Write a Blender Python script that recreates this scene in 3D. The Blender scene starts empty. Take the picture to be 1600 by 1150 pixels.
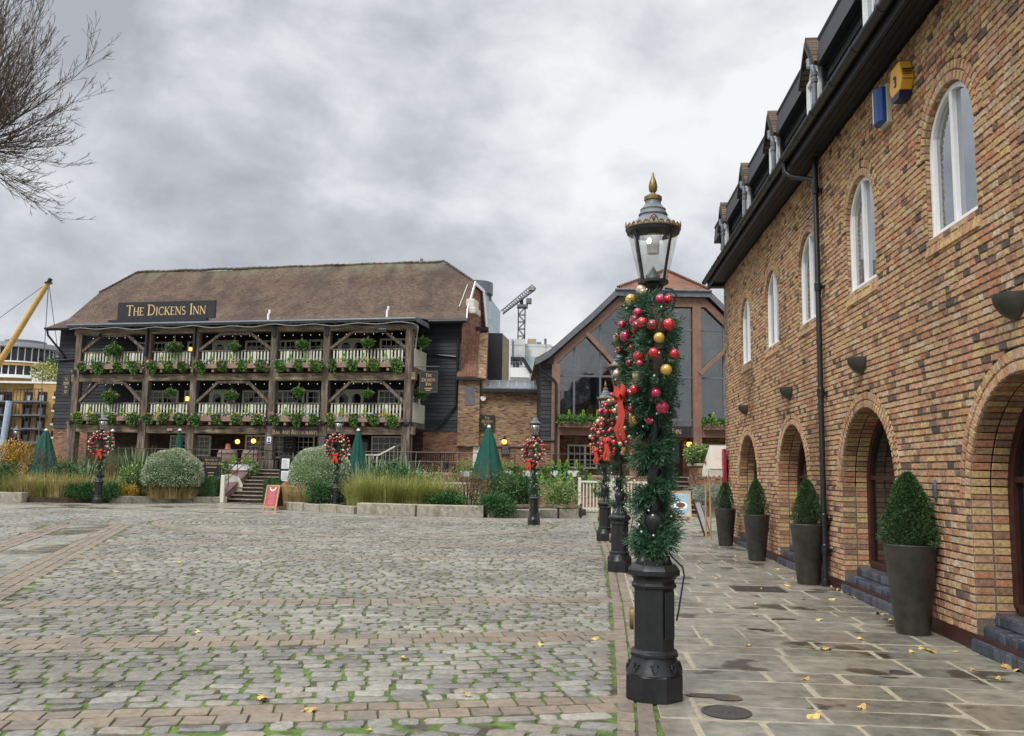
import bpy, math, random
import numpy as np
from mathutils import Vector, Matrix
R = random.Random(7); NR = np.random.default_rng(7)
SC = bpy.context.scene; COL = SC.collection
pi = math.pi
# ---------------------------------------------------------------- camera geometry
F = 1340.; TH = math.atan(163.6/F); PH = .018; CZ = 1.6
_f = np.array([0, math.cos(TH), math.sin(TH)]); _r = np.array([1, 0, 0.]); _u = np.array([0, -math.sin(TH), math.cos(TH)])
_cr = _r*math.cos(PH)+_u*math.sin(PH); _cu = _u*math.cos(PH)-_r*math.sin(PH); CAM = np.array([0, 0, CZ])
def ray(px, py): return _f*F+_cr*(px-800)+_cu*(575-py)
def G(px, py, z=0.):
    d = ray(px, py); return CAM+d*(z-CZ)/d[2]
def P(px, py, Y):
    d = ray(px, py); return CAM+d*Y/d[1]
# ---------------------------------------------------------------- mesh builder
class MB:
    def __init__(s): s.V = []; s.Fc = []; s.T = []; s.n = 0
    def add(s, V, Fs, t=None):
        V = np.asarray(V, float).reshape(-1, 3); o = s.n
        if t is None: t = R.random()
        s.V.append(V); s.n += len(V)
        for f in Fs: s.Fc.append([i+o for i in f])
        if hasattr(t, '__len__'): s.T.extend(t)
        else: s.T.extend([t]*len(Fs))
        return s
    def bulk(s, V, k, t):                      # N polygons of k verts: V (N,k,3)
        N = len(V); o = s.n
        s.V.append(V.reshape(-1, 3)); s.n += N*k
        s.Fc.extend((np.arange(N*k).reshape(N, k)+o).tolist()); s.T.extend(list(t))
        return s
    def box(s, x0, x1, y0, y1, z0, z1, t=None, M=None):
        V = np.array([[x, y, z] for z in (z0, z1) for y in (y0, y1) for x in (x0, x1)], float)
        if M is not None: V = xf(M, V)
        return s.add(V, [(0, 2, 3, 1), (4, 5, 7, 6), (0, 1, 5, 4), (2, 6, 7, 3), (0, 4, 6, 2), (1, 3, 7, 5)], t)
    def bar(s, a, b, w, h=None, up=(0, 0, 1), t=None, ov=0):
        a = np.array(a, float); b = np.array(b, float); h = w if h is None else h
        d = b-a; l = np.linalg.norm(d); d /= l; up = np.array(up, float)
        sd = np.cross(d, up)
        if np.linalg.norm(sd) < 1e-4: sd = np.cross(d, (1, 0, 0.))
        sd /= np.linalg.norm(sd); u2 = np.cross(sd, d); a = a-d*ov; b = b+d*ov
        V = [p+sd*x*w/2+u2*y*h/2 for p in (a, b) for x, y in ((-1, -1), (1, -1), (1, 1), (-1, 1))]
        return s.add(V, [(3, 2, 1, 0), (4, 5, 6, 7), (0, 1, 5, 4), (1, 2, 6, 5), (2, 3, 7, 6), (3, 0, 4, 7)], t)
    def tube(s, pts, rs, n=8, t=None, cap=True):
        pts = [np.array(p, float) for p in pts]
        if not hasattr(rs, '__len__'): rs = [rs]*len(pts)
        V = []; prev = None
        for i, p in enumerate(pts):
            d = pts[min(i+1, len(pts)-1)]-pts[max(i-1, 0)]; d = d/(np.linalg.norm(d)+1e-9)
            if prev is None:
                prev = np.cross(d, (0, 0, 1.))
                if np.linalg.norm(prev) < .05: prev = np.cross(d, (1., 0, 0))
            sd = prev-d*np.dot(prev, d); sd /= np.linalg.norm(sd)+1e-9; prev = sd; u = np.cross(d, sd)
            for k in range(n):
                a = 2*pi*k/n; V.append(p+(sd*math.cos(a)+u*math.sin(a))*rs[i])
        Fs = [(i*n+k, i*n+(k+1) % n, (i+1)*n+(k+1) % n, (i+1)*n+k) for i in range(len(pts)-1) for k in range(n)]
        if cap: Fs += [tuple(range(n-1, -1, -1)), tuple((len(pts)-1)*n+k for k in range(n))]
        return s.add(V, Fs, t)
    def lathe(s, prof, n=24, c=(0, 0, 0), rot=0., t=None, flute=0, arc=2*pi, M=None):
        V = []; full = arc > 6.28; m = n if full else n+1
        for i, (r, z) in enumerate(prof):
            for k in range(m):
                a = rot+arc*k/n; q = r*(1-flute*(k % 2)); V.append((c[0]+q*math.cos(a), c[1]+q*math.sin(a), c[2]+z))
        Fs = []
        for i in range(len(prof)-1):
            for k in range(n):
                k2 = (k+1) % m; Fs.append((i*m+k, i*m+k2, (i+1)*m+k2, (i+1)*m+k))
        if full:
            if prof[0][0] > 1e-4: Fs.append(tuple(range(m-1, -1, -1)))
            if prof[-1][0] > 1e-4: Fs.append(tuple((len(prof)-1)*m+k for k in range(m)))
        V = np.array(V)
        if M is not None: V = xf(M, V)
        return s.add(V, Fs, t)
    def ball(s, c, r, n=12, t=None, sq=(1, 1, 1)):
        m = n//2; V = []; Fs = []
        for i in range(m+1):
            p = pi*i/m
            for k in range(n):
                a = 2*pi*k/n; V.append((c[0]+r*sq[0]*math.sin(p)*math.cos(a), c[1]+r*sq[1]*math.sin(p)*math.sin(a), c[2]-r*sq[2]*math.cos(p)))
        for i in range(m):
            for k in range(n): Fs.append((i*n+k, i*n+(k+1) % n, (i+1)*n+(k+1) % n, (i+1)*n+k))
        return s.add(V, Fs, t)
    def prism(s, poly, a, b, ax='y', t=None):   # poly in the two other axes, extruded from a to b along ax
        n = len(poly)
        mk = {'y': lambda p, q: (p[0], q, p[1]), 'x': lambda p, q: (q, p[0], p[1]), 'z': lambda p, q: (p[0], p[1], q)}[ax]
        V = [mk(p, a) for p in poly]+[mk(p, b) for p in poly]
        return s.add(V, [tuple(range(n-1, -1, -1)), tuple(range(n, 2*n))]+[(i, (i+1) % n, n+(i+1) % n, n+i) for i in range(n)], t)
    def arch(s, prof_in, prof_out, a, b, t=None):  # strip between two outlines (x,z), extruded a..b along y
        n = len(prof_in); V = []
        for y in (a, b):
            V += [(p[0], y, p[1]) for p in prof_in]+[(p[0], y, p[1]) for p in prof_out]
        Fs = []
        for i in range(n-1):
            Fs += [(i, i+1, n+i+1, n+i), (2*n+i, 3*n+i, 3*n+i+1, 2*n+i+1), (i, 2*n+i, 2*n+i+1, i+1), (n+i, n+i+1, 3*n+i+1, 3*n+i)]
        Fs += [(0, n, 3*n, 2*n), (n-1, 3*n-1, 4*n-1, 2*n-1)]
        return s.add(V, Fs, t)
    def brick(s, q, nr, h=.012, ins=.006, t=None, jit=.003):   # q: 4 corners, nr: outward normal
        q = np.array(q, float); nr = np.array(nr, float); c = q.mean(0)
        top = q.copy()
        for i in range(4):
            v = c-q[i]; l = np.linalg.norm(v); top[i] = q[i]+v/l*ins*(1+R.random())+nr*(h+(R.random()-.5)*jit*1.6)
            q[i] = q[i]+v/l*R.random()*jit
        return s.add(np.vstack([q, top]), [(4, 5, 6, 7), (0, 1, 5, 4), (1, 2, 6, 5), (2, 3, 7, 6), (3, 0, 4, 7)], t)
    def build(s, name, mat, parent=None, smooth=False, bevel=0, loc=None):
        me = bpy.data.meshes.new(name)
        V = np.vstack(s.V) if s.V else np.zeros((0, 3))
        me.from_pydata(V.tolist(), [], s.Fc)
        at = me.attributes.new('tint', 'FLOAT', 'FACE'); at.data.foreach_set('value', np.array(s.T, dtype=np.float32))
        if smooth:
            me.polygons.foreach_set('use_smooth', [True]*len(me.polygons))
        me.materials.append(mat); me.update()
        o = bpy.data.objects.new(name, me); COL.objects.link(o)
        if parent is not None: o.parent = parent
        if loc is not None: o.location = loc
        if smooth == 'auto':
            me.set_sharp_from_angle(angle=math.radians(38))
        if bevel:
            b = o.modifiers.new('Bevel', 'BEVEL'); b.width = bevel; b.segments = 2; b.limit_method = 'ANGLE'
        return o
def xf(M, V):
    M = np.array(M); return V@M[:3, :3].T+M[:3, 3]
def tag(o, label=None, cat=None, group=None, kind=None):
    if label: o['label'] = label
    if cat: o['category'] = cat
    if group: o['group'] = group
    if kind: o['kind'] = kind
    return o
def thing(name, label, cat, loc=(0, 0, 0), rz=0., group=None, sc=1.):
    o = bpy.data.objects.new(name, None); COL.objects.link(o); o.empty_display_size = .2
    o.location = tuple(float(v) for v in loc); o.rotation_euler = (0, 0, rz); o.scale = (sc,)*3
    return tag(o, label, cat, group)
def struct(o): o['kind'] = 'structure'; return o
def dup(root, label, loc=None, rz=None, sc=None, group=None):
    def cp(o, par):
        c = o.copy(); COL.objects.link(c)
        if par is not None: c.parent = par
        for ch in list(o.children): cp(ch, c)
        return c
    c = cp(root, None); c['label'] = label
    if loc is not None: c.location = tuple(float(v) for v in loc)
    if rz is not None: c.rotation_euler = (0, 0, rz)
    if sc is not None: c.scale = (sc,)*3 if not hasattr(sc, '__len__') else sc
    if group: c['group'] = group
    return c
def unit(N):
    v = NR.normal(size=(N, 3)); return v/np.linalg.norm(v, axis=1)[:, None]
def leaves(mb, C, D, L, w, t=None, shape=0):     # C base points, D directions, arrays
    N = len(C); D = D/(np.linalg.norm(D, axis=1)[:, None]+1e-9)
    S = np.cross(D, unit(N)); S /= np.linalg.norm(S, axis=1)[:, None]+1e-9
    L = np.broadcast_to(L, (N,))[:, None]; w = np.broadcast_to(w, (N,))[:, None]
    if shape == 0: V = np.stack([C, C+D*L*.45+S*w*.5, C+D*L, C+D*L*.45-S*w*.5], 1)
    else: V = np.stack([C-S*w*.5, C+S*w*.5, C+D*L], 1)
    mb.bulk(V, V.shape[1], NR.random(N) if t is None else t)
# ---------------------------------------------------------------- materials
def mat(name, cols, rough=.75, tint=False, ns=4., na=.25, bump=.15, bs=None, metal=0., st=(1, 1, 1), spec=.4, bd=.01, coat=0., interp='LINEAR', pos=None, trans=0.):
    m = bpy.data.materials.new(name); m.use_nodes = True; nt = m.node_tree; N = nt.nodes; L = nt.links
    b = N['Principled BSDF']; b.inputs['Roughness'].default_value = rough; b.inputs['Metallic'].default_value = metal
    b.inputs['Specular IOR Level'].default_value = spec
    if coat: b.inputs['Coat Weight'].default_value = coat
    tc = N.new('ShaderNodeTexCoord'); mp = N.new('ShaderNodeMapping'); mp.inputs['Scale'].default_value = st
    L.new(tc.outputs['Object'], mp.inputs['Vector'])
    n1 = N.new('ShaderNodeTexNoise'); n1.inputs['Scale'].default_value = ns; n1.inputs['Detail'].default_value = 6; n1.inputs['Roughness'].default_value = .6
    L.new(mp.outputs[0], n1.inputs['Vector'])
    rp = N.new('ShaderNodeValToRGB'); rp.color_ramp.interpolation = interp
    el = rp.color_ramp.elements
    cols = [c if len(c) == 4 else tuple(c)+(1,) for c in cols]
    if len(cols) == 1: cols = cols*2
    if pos is None: pos = [i/(len(cols)-1) for i in range(len(cols))] if tint else [.3+.4*i/(len(cols)-1) for i in range(len(cols))]
    while len(el) < len(cols): el.new(.5)
    for e, c, p in zip(el, cols, pos): e.position = p; e.color = c
    if tint:
        at = N.new('ShaderNodeAttribute'); at.attribute_name = 'tint'; L.new(at.outputs['Fac'], rp.inputs['Fac'])
    else: L.new(n1.outputs['Fac'], rp.inputs['Fac'])
    col = rp.outputs['Color']
    if na:
        mr = N.new('ShaderNodeMapRange'); mr.inputs['From Min'].default_value = .3; mr.inputs['From Max'].default_value = .7
        mr.inputs['To Min'].default_value = 1-na; mr.inputs['To Max'].default_value = 1+na
        n2 = N.new('ShaderNodeTexNoise'); n2.inputs['Scale'].default_value = ns*2.7; n2.inputs['Detail'].default_value = 8; n2.inputs['Roughness'].default_value = .65
        L.new(mp.outputs[0], n2.inputs['Vector']); L.new(n2.outputs['Fac'], mr.inputs['Value'])
        mx = N.new('ShaderNodeMix'); mx.data_type = 'RGBA'; mx.blend_type = 'MULTIPLY'; mx.inputs['Factor'].default_value = 1
        L.new(col, mx.inputs[6]); L.new(mr.outputs[0], mx.inputs[7]); col = mx.outputs[2]
    L.new(col, b.inputs['Base Color'])
    if bump:
        n3 = N.new('ShaderNodeTexNoise'); n3.inputs['Scale'].default_value = bs or ns*6; n3.inputs['Detail'].default_value = 6
        L.new(mp.outputs[0], n3.inputs['Vector'])
        bp = N.new('ShaderNodeBump'); bp.inputs['Strength'].default_value = bump; bp.inputs['Distance'].default_value = bd
        L.new(n3.outputs['Fac'], bp.inputs['Height']); L.new(bp.outputs[0], b.inputs['Normal'])
    m['col'] = 1
    return m
def brickmat(name, cols, mortar, bw=.235, bh=.075, ms=.012, rough=.85, bump=.5, kx=1., kz=1., na=.25, off=.5):
    m = bpy.data.materials.new(name); m.use_nodes = True; nt = m.node_tree; N = nt.nodes; L = nt.links
    b = N['Principled BSDF']; b.inputs['Roughness'].default_value = rough; b.inputs['Specular IOR Level'].default_value = .25
    tc = N.new('ShaderNodeTexCoord'); sp = N.new('ShaderNodeSeparateXYZ'); L.new(tc.outputs['Object'], sp.inputs[0])
    ad = N.new('ShaderNodeMath'); ad.operation = 'ADD'; L.new(sp.outputs['X'], ad.inputs[0])
    if kx: L.new(sp.outputs['Y'], ad.inputs[1])
    else: ad.inputs[1].default_value = 0
    ml = N.new('ShaderNodeMath'); ml.operation = 'MULTIPLY'; L.new(sp.outputs['Z'], ml.inputs[0]); ml.inputs[1].default_value = kz
    cb = N.new('ShaderNodeCombineXYZ'); L.new(ad.outputs[0], cb.inputs[0]); L.new(ml.outputs[0], cb.inputs[1])
    bt = N.new('ShaderNodeTexBrick'); L.new(cb.outputs[0], bt.inputs['Vector'])
    bt.inputs['Scale'].default_value = 1; bt.inputs['Brick Width'].default_value = bw; bt.inputs['Row Height'].default_value = bh
    bt.inputs['Mortar Size'].default_value = ms; bt.inputs['Color1'].default_value = (0, 0, 0, 1); bt.inputs['Color2'].default_value = (1, 1, 1, 1)
    bt.inputs['Mortar'].default_value = (.5, .5, .5, 1); bt.offset = off; bt.inputs['Mortar Smooth'].default_value = .3
    rp = N.new('ShaderNodeValToRGB'); el = rp.color_ramp.elements
    while len(el) < len(cols): el.new(.5)
    for i, (e, c) in enumerate(zip(el, cols)): e.position = i/(len(cols)-1); e.color = tuple(c)+(1,)
    L.new(bt.outputs['Color'], rp.inputs['Fac'])
    mx = N.new('ShaderNodeMix'); mx.data_type = 'RGBA'; L.new(bt.outputs['Fac'], mx.inputs['Factor']); L.new(rp.outputs['Color'], mx.inputs[6]); mx.inputs[7].default_value = tuple(mortar)+(1,)
    n2 = N.new('ShaderNodeTexNoise'); n2.inputs['Scale'].default_value = 1.1; n2.inputs['Detail'].default_value = 9; n2.inputs['Roughness'].default_value = .7
    L.new(tc.outputs['Object'], n2.inputs['Vector'])
    mr = N.new('ShaderNodeMapRange'); mr.inputs['From Min'].default_value = .3; mr.inputs['From Max'].default_value = .7
    mr.inputs['To Min'].default_value = 1-na; mr.inputs['To Max'].default_value = 1+na; L.new(n2.outputs['Fac'], mr.inputs['Value'])
    m2 = N.new('ShaderNodeMix'); m2.data_type = 'RGBA'; m2.blend_type = 'MULTIPLY'; m2.inputs['Factor'].default_value = 1
    L.new(mx.outputs[2], m2.inputs[6]); L.new(mr.outputs[0], m2.inputs[7]); L.new(m2.outputs[2], b.inputs['Base Color'])
    iv = N.new('ShaderNodeMath'); iv.operation = 'SUBTRACT'; iv.inputs[0].default_value = 1; L.new(bt.outputs['Fac'], iv.inputs[1])
    bp = N.new('ShaderNodeBump'); bp.inputs['Strength'].default_value = bump; bp.inputs['Distance'].default_value = .02
    L.new(iv.outputs[0], bp.inputs['Height']); L.new(bp.outputs[0], b.inputs['Normal'])
    return m
def glow(name, col, s):
    m = bpy.data.materials.new(name); m.use_nodes = True; b = m.node_tree.nodes['Principled BSDF']
    b.inputs['Base Color'].default_value = tuple(col)+(1,); b.inputs['Emission Color'].default_value = tuple(col)+(1,); b.inputs['Emission Strength'].default_value = s
    return m
def clear(name, tintc=(1, 1, 1), k=.86):
    m = bpy.data.materials.new(name); m.use_nodes = True; nt = m.node_tree; N = nt.nodes; N.remove(N['Principled BSDF'])
    t = N.new('ShaderNodeBsdfTransparent'); t.inputs[0].default_value = tuple(tintc)+(1,)
    g = N.new('ShaderNodeBsdfGlossy'); g.inputs['Roughness'].default_value = .05
    nz = N.new('ShaderNodeTexNoise'); nz.inputs['Scale'].default_value = 1.1; tcn = N.new('ShaderNodeTexCoord'); nt.links.new(tcn.outputs['Object'], nz.inputs['Vector']); bm = N.new('ShaderNodeBump'); bm.inputs['Strength'].default_value = .12; bm.inputs['Distance'].default_value = .1; nt.links.new(nz.outputs['Fac'], bm.inputs['Height']); nt.links.new(bm.outputs[0], g.inputs['Normal'])
    x = N.new('ShaderNodeMixShader'); x.inputs[0].default_value = 1-k
    nt.links.new(t.outputs[0], x.inputs[1]); nt.links.new(g.outputs[0], x.inputs[2]); nt.links.new(x.outputs[0], N['Material Output'].inputs[0])
    return m
BR = [(.05, .035, .03), (.20, .085, .055), (.30, .12, .07), (.34, .17, .085), (.38, .23, .11), (.42, .28, .14), (.26, .13, .075), (.44, .34, .21), (.09, .065, .055)]
M = {}
M['brickwall'] = mat('tumbled_brick', [(.085, .078, .074), (.25, .155, .105), (.45, .24, .15), (.49, .30, .19), (.47, .33, .18), (.37, .235, .145), (.43, .20, .115), (.47, .325, .17), (.50, .355, .165), (.46, .28, .18), (.50, .41, .29), (.47, .18, .085)], .85, True, 11, .42, .9, 45, bd=.007, spec=.2)
M['mortar'] = mat('dark_mortar', [(.12, .095, .072), (.19, .155, .115)], .95, ns=20, na=.3)
M['sett'] = mat('granite_sett', [(.145, .140, .118), (.235, .226, .19), (.19, .183, .152), (.285, .272, .23), (.24, .208, .168), (.16, .16, .152), (.26, .246, .207)], .62, True, 7, .35, .8, 30, bd=.008, spec=.4)
M['joint'] = mat('moss_and_earth_joint', [(.05, .042, .032), (.07, .06, .04), (.07, .112, .022), (.095, .16, .026)], .95, ns=3.2, na=.5, bump=.8, bs=60, pos=[.3, .42, .47, .62])
M['paver'] = mat('brown_paver', [(.19, .15, .112), (.22, .175, .13), (.20, .162, .122), (.16, .132, .104), (.22, .19, .145)], .75, True, 5, .3, .3, 60, bd=.004)
M['flag'] = mat('york_flagstone', [(.185, .175, .142), (.235, .222, .178), (.225, .195, .162), (.16, .16, .134), (.255, .236, .186), (.19, .185, .153), (.215, .188, .156)], .5, True, 2.2, .42, .35, 14, bd=.01, spec=.45)
M['grout'] = mat('pale_grout', [(.29, .255, .185), (.37, .33, .24)], .9, ns=9)
M['asphalt'] = mat('grey_ground', [(.12, .12, .11), (.18, .17, .155)], .9, ns=1.5)
M['water'] = mat('shallow_puddle', [(.06, .052, .043), (.09, .08, .065)], .10, na=.2, bump=0, spec=.5)
M['kerb'] = mat('kerb_stone', [(.20, .18, .14), (.32, .29, .23), (.25, .24, .2)], .85, ns=2.5, na=.4, bump=.6, bs=18)
M['soil'] = mat('garden_soil', [(.035, .026, .018), (.08, .055, .035)], .95, ns=8, bump=.9)
M['black'] = mat('black_cast_iron', [(.010, .011, .013), (.016, .017, .02)], .35, ns=5, na=.3, bump=.12, bs=30, spec=.5)
M['blackboards'] = mat('black_weatherboard', [(.012, .015, .02), (.022, .026, .032), (.035, .04, .047)], .6, True, 6, .4, .4, 30, st=(.3, .3, 3), bd=.006)
M['blackpaint'] = mat('black_paint', [(.014, .016, .019), (.022, .025, .03)], .5, ns=3, bump=.08)
M['gold'] = mat('worn_gold', [(.17, .115, .045), (.27, .185, .075)], .42, ns=30, metal=.6, bump=.1)
M['goldtext'] = mat('gold_lettering', [(.62, .42, .20)], .5, na=.1, bump=0)
M['lampglass'] = clear('lantern_glass', (.93, .93, .90), .80)
M['slate'] = mat('grey_lead', [(.10, .115, .135), (.15, .165, .185)], .42, ns=5, bump=.1)
M['needle'] = mat('pine_needle', [(.013, .042, .020), (.024, .076, .036), (.042, .112, .056), (.095, .18, .105)], .55, True, 5, .1, 0)
M['wood'] = mat('weathered_oak', [(.05, .038, .03), (.10, .078, .06), (.17, .135, .105), (.27, .23, .18)], .85, ns=3, na=.5, bump=.7, bs=14, st=(3, 3, .35))
M['woodh'] = mat('weathered_oak_beam', [(.06, .045, .035), (.13, .10, .075), (.24, .19, .13), (.37, .30, .20)], .85, ns=2.6, na=.5, bump=.7, bs=14, st=(.35, 3, 3))
M['cream'] = mat('cream_paint', [(.60, .61, .50), (.68, .69, .57)], .6, ns=5, na=.1, bump=.05)
M['white'] = mat('white_paint', [(.74, .75, .76), (.80, .80, .80)], .45, ns=5, na=.06, bump=.03)
M['glass'] = mat('dark_window_glass', [(.010, .011, .013)], .06, na=0, bump=0, spec=.5)
M['glassblue'] = mat('reflecting_window_glass', [(.34, .37, .40), (.46, .49, .52)], .03, ns=1.5, na=0, bump=.06, bs=2.2, spec=1.0, metal=.8)
M['terra'] = mat('terracotta', [(.26, .09, .05), (.36, .14, .08)], .8, ns=6)
M['trough'] = mat('faded_pink_trough', [(.24, .15, .12), (.33, .22, .18)], .8, ns=4, st=(.5, 3, 3))
M['green'] = mat('green_canvas', [(.002, .055, .038), (.004, .085, .060)], .75, ns=2, na=.15, bump=.15)
M['purple'] = mat('plum_brick_coping', [(.13, .075, .08), (.18, .11, .115)], .8, ns=5)
M['stone'] = mat('step_stone', [(.16, .14, .11), (.27, .245, .195)], .85, ns=3, na=.35, bump=.4)
M['pot'] = mat('charcoal_planter', [(.030, .029, .026), (.055, .052, .045)], .42, ns=2.5, na=.4, bump=.1, bs=20)
M['potwood'] = mat('pale_wood', [(.40, .22, .09), (.52, .30, .13)], .6, ns=4, st=(1, 1, .2))
M['redbr'] = mat('oxblood_frame', [(.035, .012, .010), (.055, .018, .014)], .45, ns=4, bump=.06)
M['bluebrick'] = mat('blue_engineering_brick', [(.035, .04, .055), (.06, .065, .085), (.085, .095, .12)], .4, True, 8, .25, .2, 40)
M['brickfar'] = brickmat('stock_brick', [(.07, .045, .035), (.22, .10, .06), (.33, .18, .09), (.40, .27, .13), (.29, .14, .075), (.45, .34, .2)], (.24, .20, .15))
M['brickred'] = brickmat('old_red_brick', [(.07, .04, .03), (.20, .08, .05), (.29, .12, .065), (.33, .18, .10), (.25, .10, .06), (.36, .24, .15)], (.2, .16, .12))
M['brickdark'] = brickmat('dark_brown_brick', [(.02, .014, .012), (.05, .026, .02), (.075, .04, .028), (.055, .032, .022)], (.05, .04, .032))  # red brick palette in a much darker brown, for inn ground floor and risers
M['brickpale'] = brickmat('yellow_flat_brick', [(.36, .22, .07), (.48, .31, .10), (.54, .36, .13)], (.45, .32, .14), .23, .08, .01, na=.12)
M['tile'] = brickmat('brown_roof_tile', [(.084, .057, .042), (.128, .085, .061), (.16, .108, .077), (.112, .078, .056)], (.045, .034, .026), .17, .10, .012, bump=.9, kx=0, kz=1.46, na=.38)
M['tilered'] = brickmat('red_roof_tile', [(.17, .075, .05), (.23, .11, .07), (.28, .135, .085)], (.06, .035, .025), .17, .10, .012, bump=.8, kz=1.3, na=.25)
M['brownpaint'] = mat('brown_painted_timber', [(.19, .105, .072), (.25, .145, .10)], .7, ns=2, na=.2, bump=.15)
M['lead'] = mat('lead_sheet', [(.22, .235, .25), (.32, .335, .35)], .5, ns=3, na=.2)
M['curtain'] = mat('pale_curtain', [(.35, .37, .36), (.45, .46, .45)], .9, ns=3)
M['canvas'] = mat('cream_canvas', [(.56, .53, .45), (.64, .61, .53)], .9, ns=4, na=.08)
M['redcloth'] = mat('red_ribbon', [(.42, .025, .012), (.55, .05, .025)], .6, ns=8, na=.2, bump=.1)
M['redboard'] = mat('red_board', [(.26, .012, .025), (.34, .02, .035)], .5, ns=3, na=.15)
M['yellowpl'] = mat('yellow_plastic', [(.75, .40, .04)], .4, na=.05, bump=0)
M['bluepl'] = mat('blue_plastic', [(.01, .07, .27)], .35, na=.05, bump=0)
M['navy'] = mat('navy_plastic', [(.012, .014, .06)], .4, na=.05, bump=0)
M['bark'] = mat('grey_bark', [(.045, .035, .028), (.09, .072, .058)], .9, ns=12, na=.4, bump=.6)
M['twig'] = mat('bare_twig', [(.10, .075, .06), (.17, .13, .10)], .9, ns=5)
M['paletwig'] = mat('pale_bare_stem', [(.26, .19, .11), (.36, .28, .18)], .9, ns=5)
M['steel'] = mat('galvanised_steel', [(.30, .32, .34), (.40, .42, .44)], .4, ns=5, metal=.5)
M['spar'] = mat('yellow_spar', [(.50, .30, .08), (.60, .38, .12)], .5, ns=3)
M['lampon'] = glow('lit_bulb', (1., .50, .10), 2.)
M['bulb'] = glow('small_white_bulb', (1., .93, .8), .7)
M['bulboff'] = mat('unlit_fairy_bulb', [(.75, .75, .72)], .3, na=0, bump=0)
M['leafy'] = mat('yellow_fallen_leaf', [(.55, .38, .06), (.62, .46, .16), (.42, .22, .06)], .7, True, 9, .2, 0)
M['chalk'] = mat('chalk_white', [(.6, .6, .58)], .9, na=.2, bump=0)
def fol(name, cols, rough=.6, na=.12): M[name] = mat(name, cols, rough, True, 1.2, na, 0, spec=.3)
fol('yew', [(.016, .05, .016), (.032, .08, .024), (.05, .115, .034), (.085, .155, .05)])
fol('variegated', [(.15, .20, .11), (.28, .34, .20), (.42, .47, .33), (.52, .55, .42)], .7)
fol('ivy', [(.02, .07, .012), (.045, .14, .02), (.09, .23, .035), (.17, .32, .07)])
fol('juniper', [(.014, .055, .016), (.03, .095, .025), (.045, .13, .03), (.07, .17, .05)])
fol('grasstan', [(.22, .15, .065), (.36, .27, .115), (.46, .37, .18), (.27, .28, .08)])
fol('grassgreen', [(.15, .15, .045), (.24, .28, .065), (.34, .38, .11), (.38, .31, .12)])
fol('flax', [(.03, .08, .03), (.06, .14, .05), (.14, .23, .11), (.26, .34, .21)])
fol('shrub', [(.02, .055, .015), (.04, .10, .025), (.07, .15, .04), (.11, .19, .07)])
fol('shrubpale', [(.06, .12, .035), (.13, .22, .06), (.22, .30, .09), (.33, .40, .18)])
fol('silver', [(.13, .17, .13), (.21, .26, .20), (.28, .33, .26)])
fol('rust', [(.13, .07, .035), (.20, .12, .06), (.10, .09, .04), (.24, .17, .08)])
fol('gold_leaf', [(.32, .17, .02), (.45, .26, .03), (.30, .28, .04)])
fol('limespike', [(.18, .36, .03), (.26, .46, .05)])
fol('flower', [(.75, .45, .02), (.75, .30, .02), (.55, .50, .60), (.14, .10, .36), (.70, .65, .5)])
for nm, c, r in (('bred', (.50, .010, .014), .14), ('bdark', (.20, .008, .018), .28), ('bpink', (.45, .012, .075), .18), ('bgold', (.62, .36, .06), .16), ('bchamp', (.52, .40, .26), .3)):
    M[nm] = mat(nm, [c], r, na=0, bump=0, spec=.8, coat=.6, metal=.35)

# damp patches with soft edges and a sheen on the flagstones
def damp(m, sc, lo, hi, dark, st=(1, 1, 1)):
    nt = m.node_tree; N = nt.nodes; L = nt.links; b = N['Principled BSDF']; src = b.inputs['Base Color'].links[0].from_socket
    tc = N.new('ShaderNodeTexCoord'); mp = N.new('ShaderNodeMapping'); mp.inputs['Scale'].default_value = st; L.new(tc.outputs['Object'], mp.inputs[0])
    n = N.new('ShaderNodeTexNoise'); n.inputs['Scale'].default_value = sc; n.inputs['Detail'].default_value = 4; n.inputs['Roughness'].default_value = .45; L.new(mp.outputs[0], n.inputs['Vector'])
    r = N.new('ShaderNodeMapRange'); L.new(n.outputs['Fac'], r.inputs['Value'])
    for i, v in zip(range(1, 5), (lo, hi, 0, 1)): r.inputs[i].default_value = v
    mx = N.new('ShaderNodeMix'); mx.data_type = 'RGBA'; mx.blend_type = 'MULTIPLY'; L.new(r.outputs[0], mx.inputs['Factor']); L.new(src, mx.inputs[6]); mx.inputs[7].default_value = dark+(1,); L.new(mx.outputs[2], b.inputs['Base Color'])
    q = N.new('ShaderNodeMapRange'); L.new(n.outputs['Fac'], q.inputs['Value'])
    for i, v in zip(range(1, 5), (lo, hi, b.inputs['Roughness'].default_value, .10)): q.inputs[i].default_value = v
    L.new(q.outputs[0], b.inputs['Roughness'])
damp(M['flag'], 1.7, .60, .645, (.30, .27, .24)); damp(M['flag'], .5, .48, .64, (.82, .83, .82))
damp(M['sett'], .35, .44, .62, (.74, .73, .72)); damp(M['sett'], 2.2, .57, .66, (.70, .72, .66)); damp(M['brickwall'], .6, .50, .66, (.66, .62, .60), (1, 1, .5))
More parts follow.
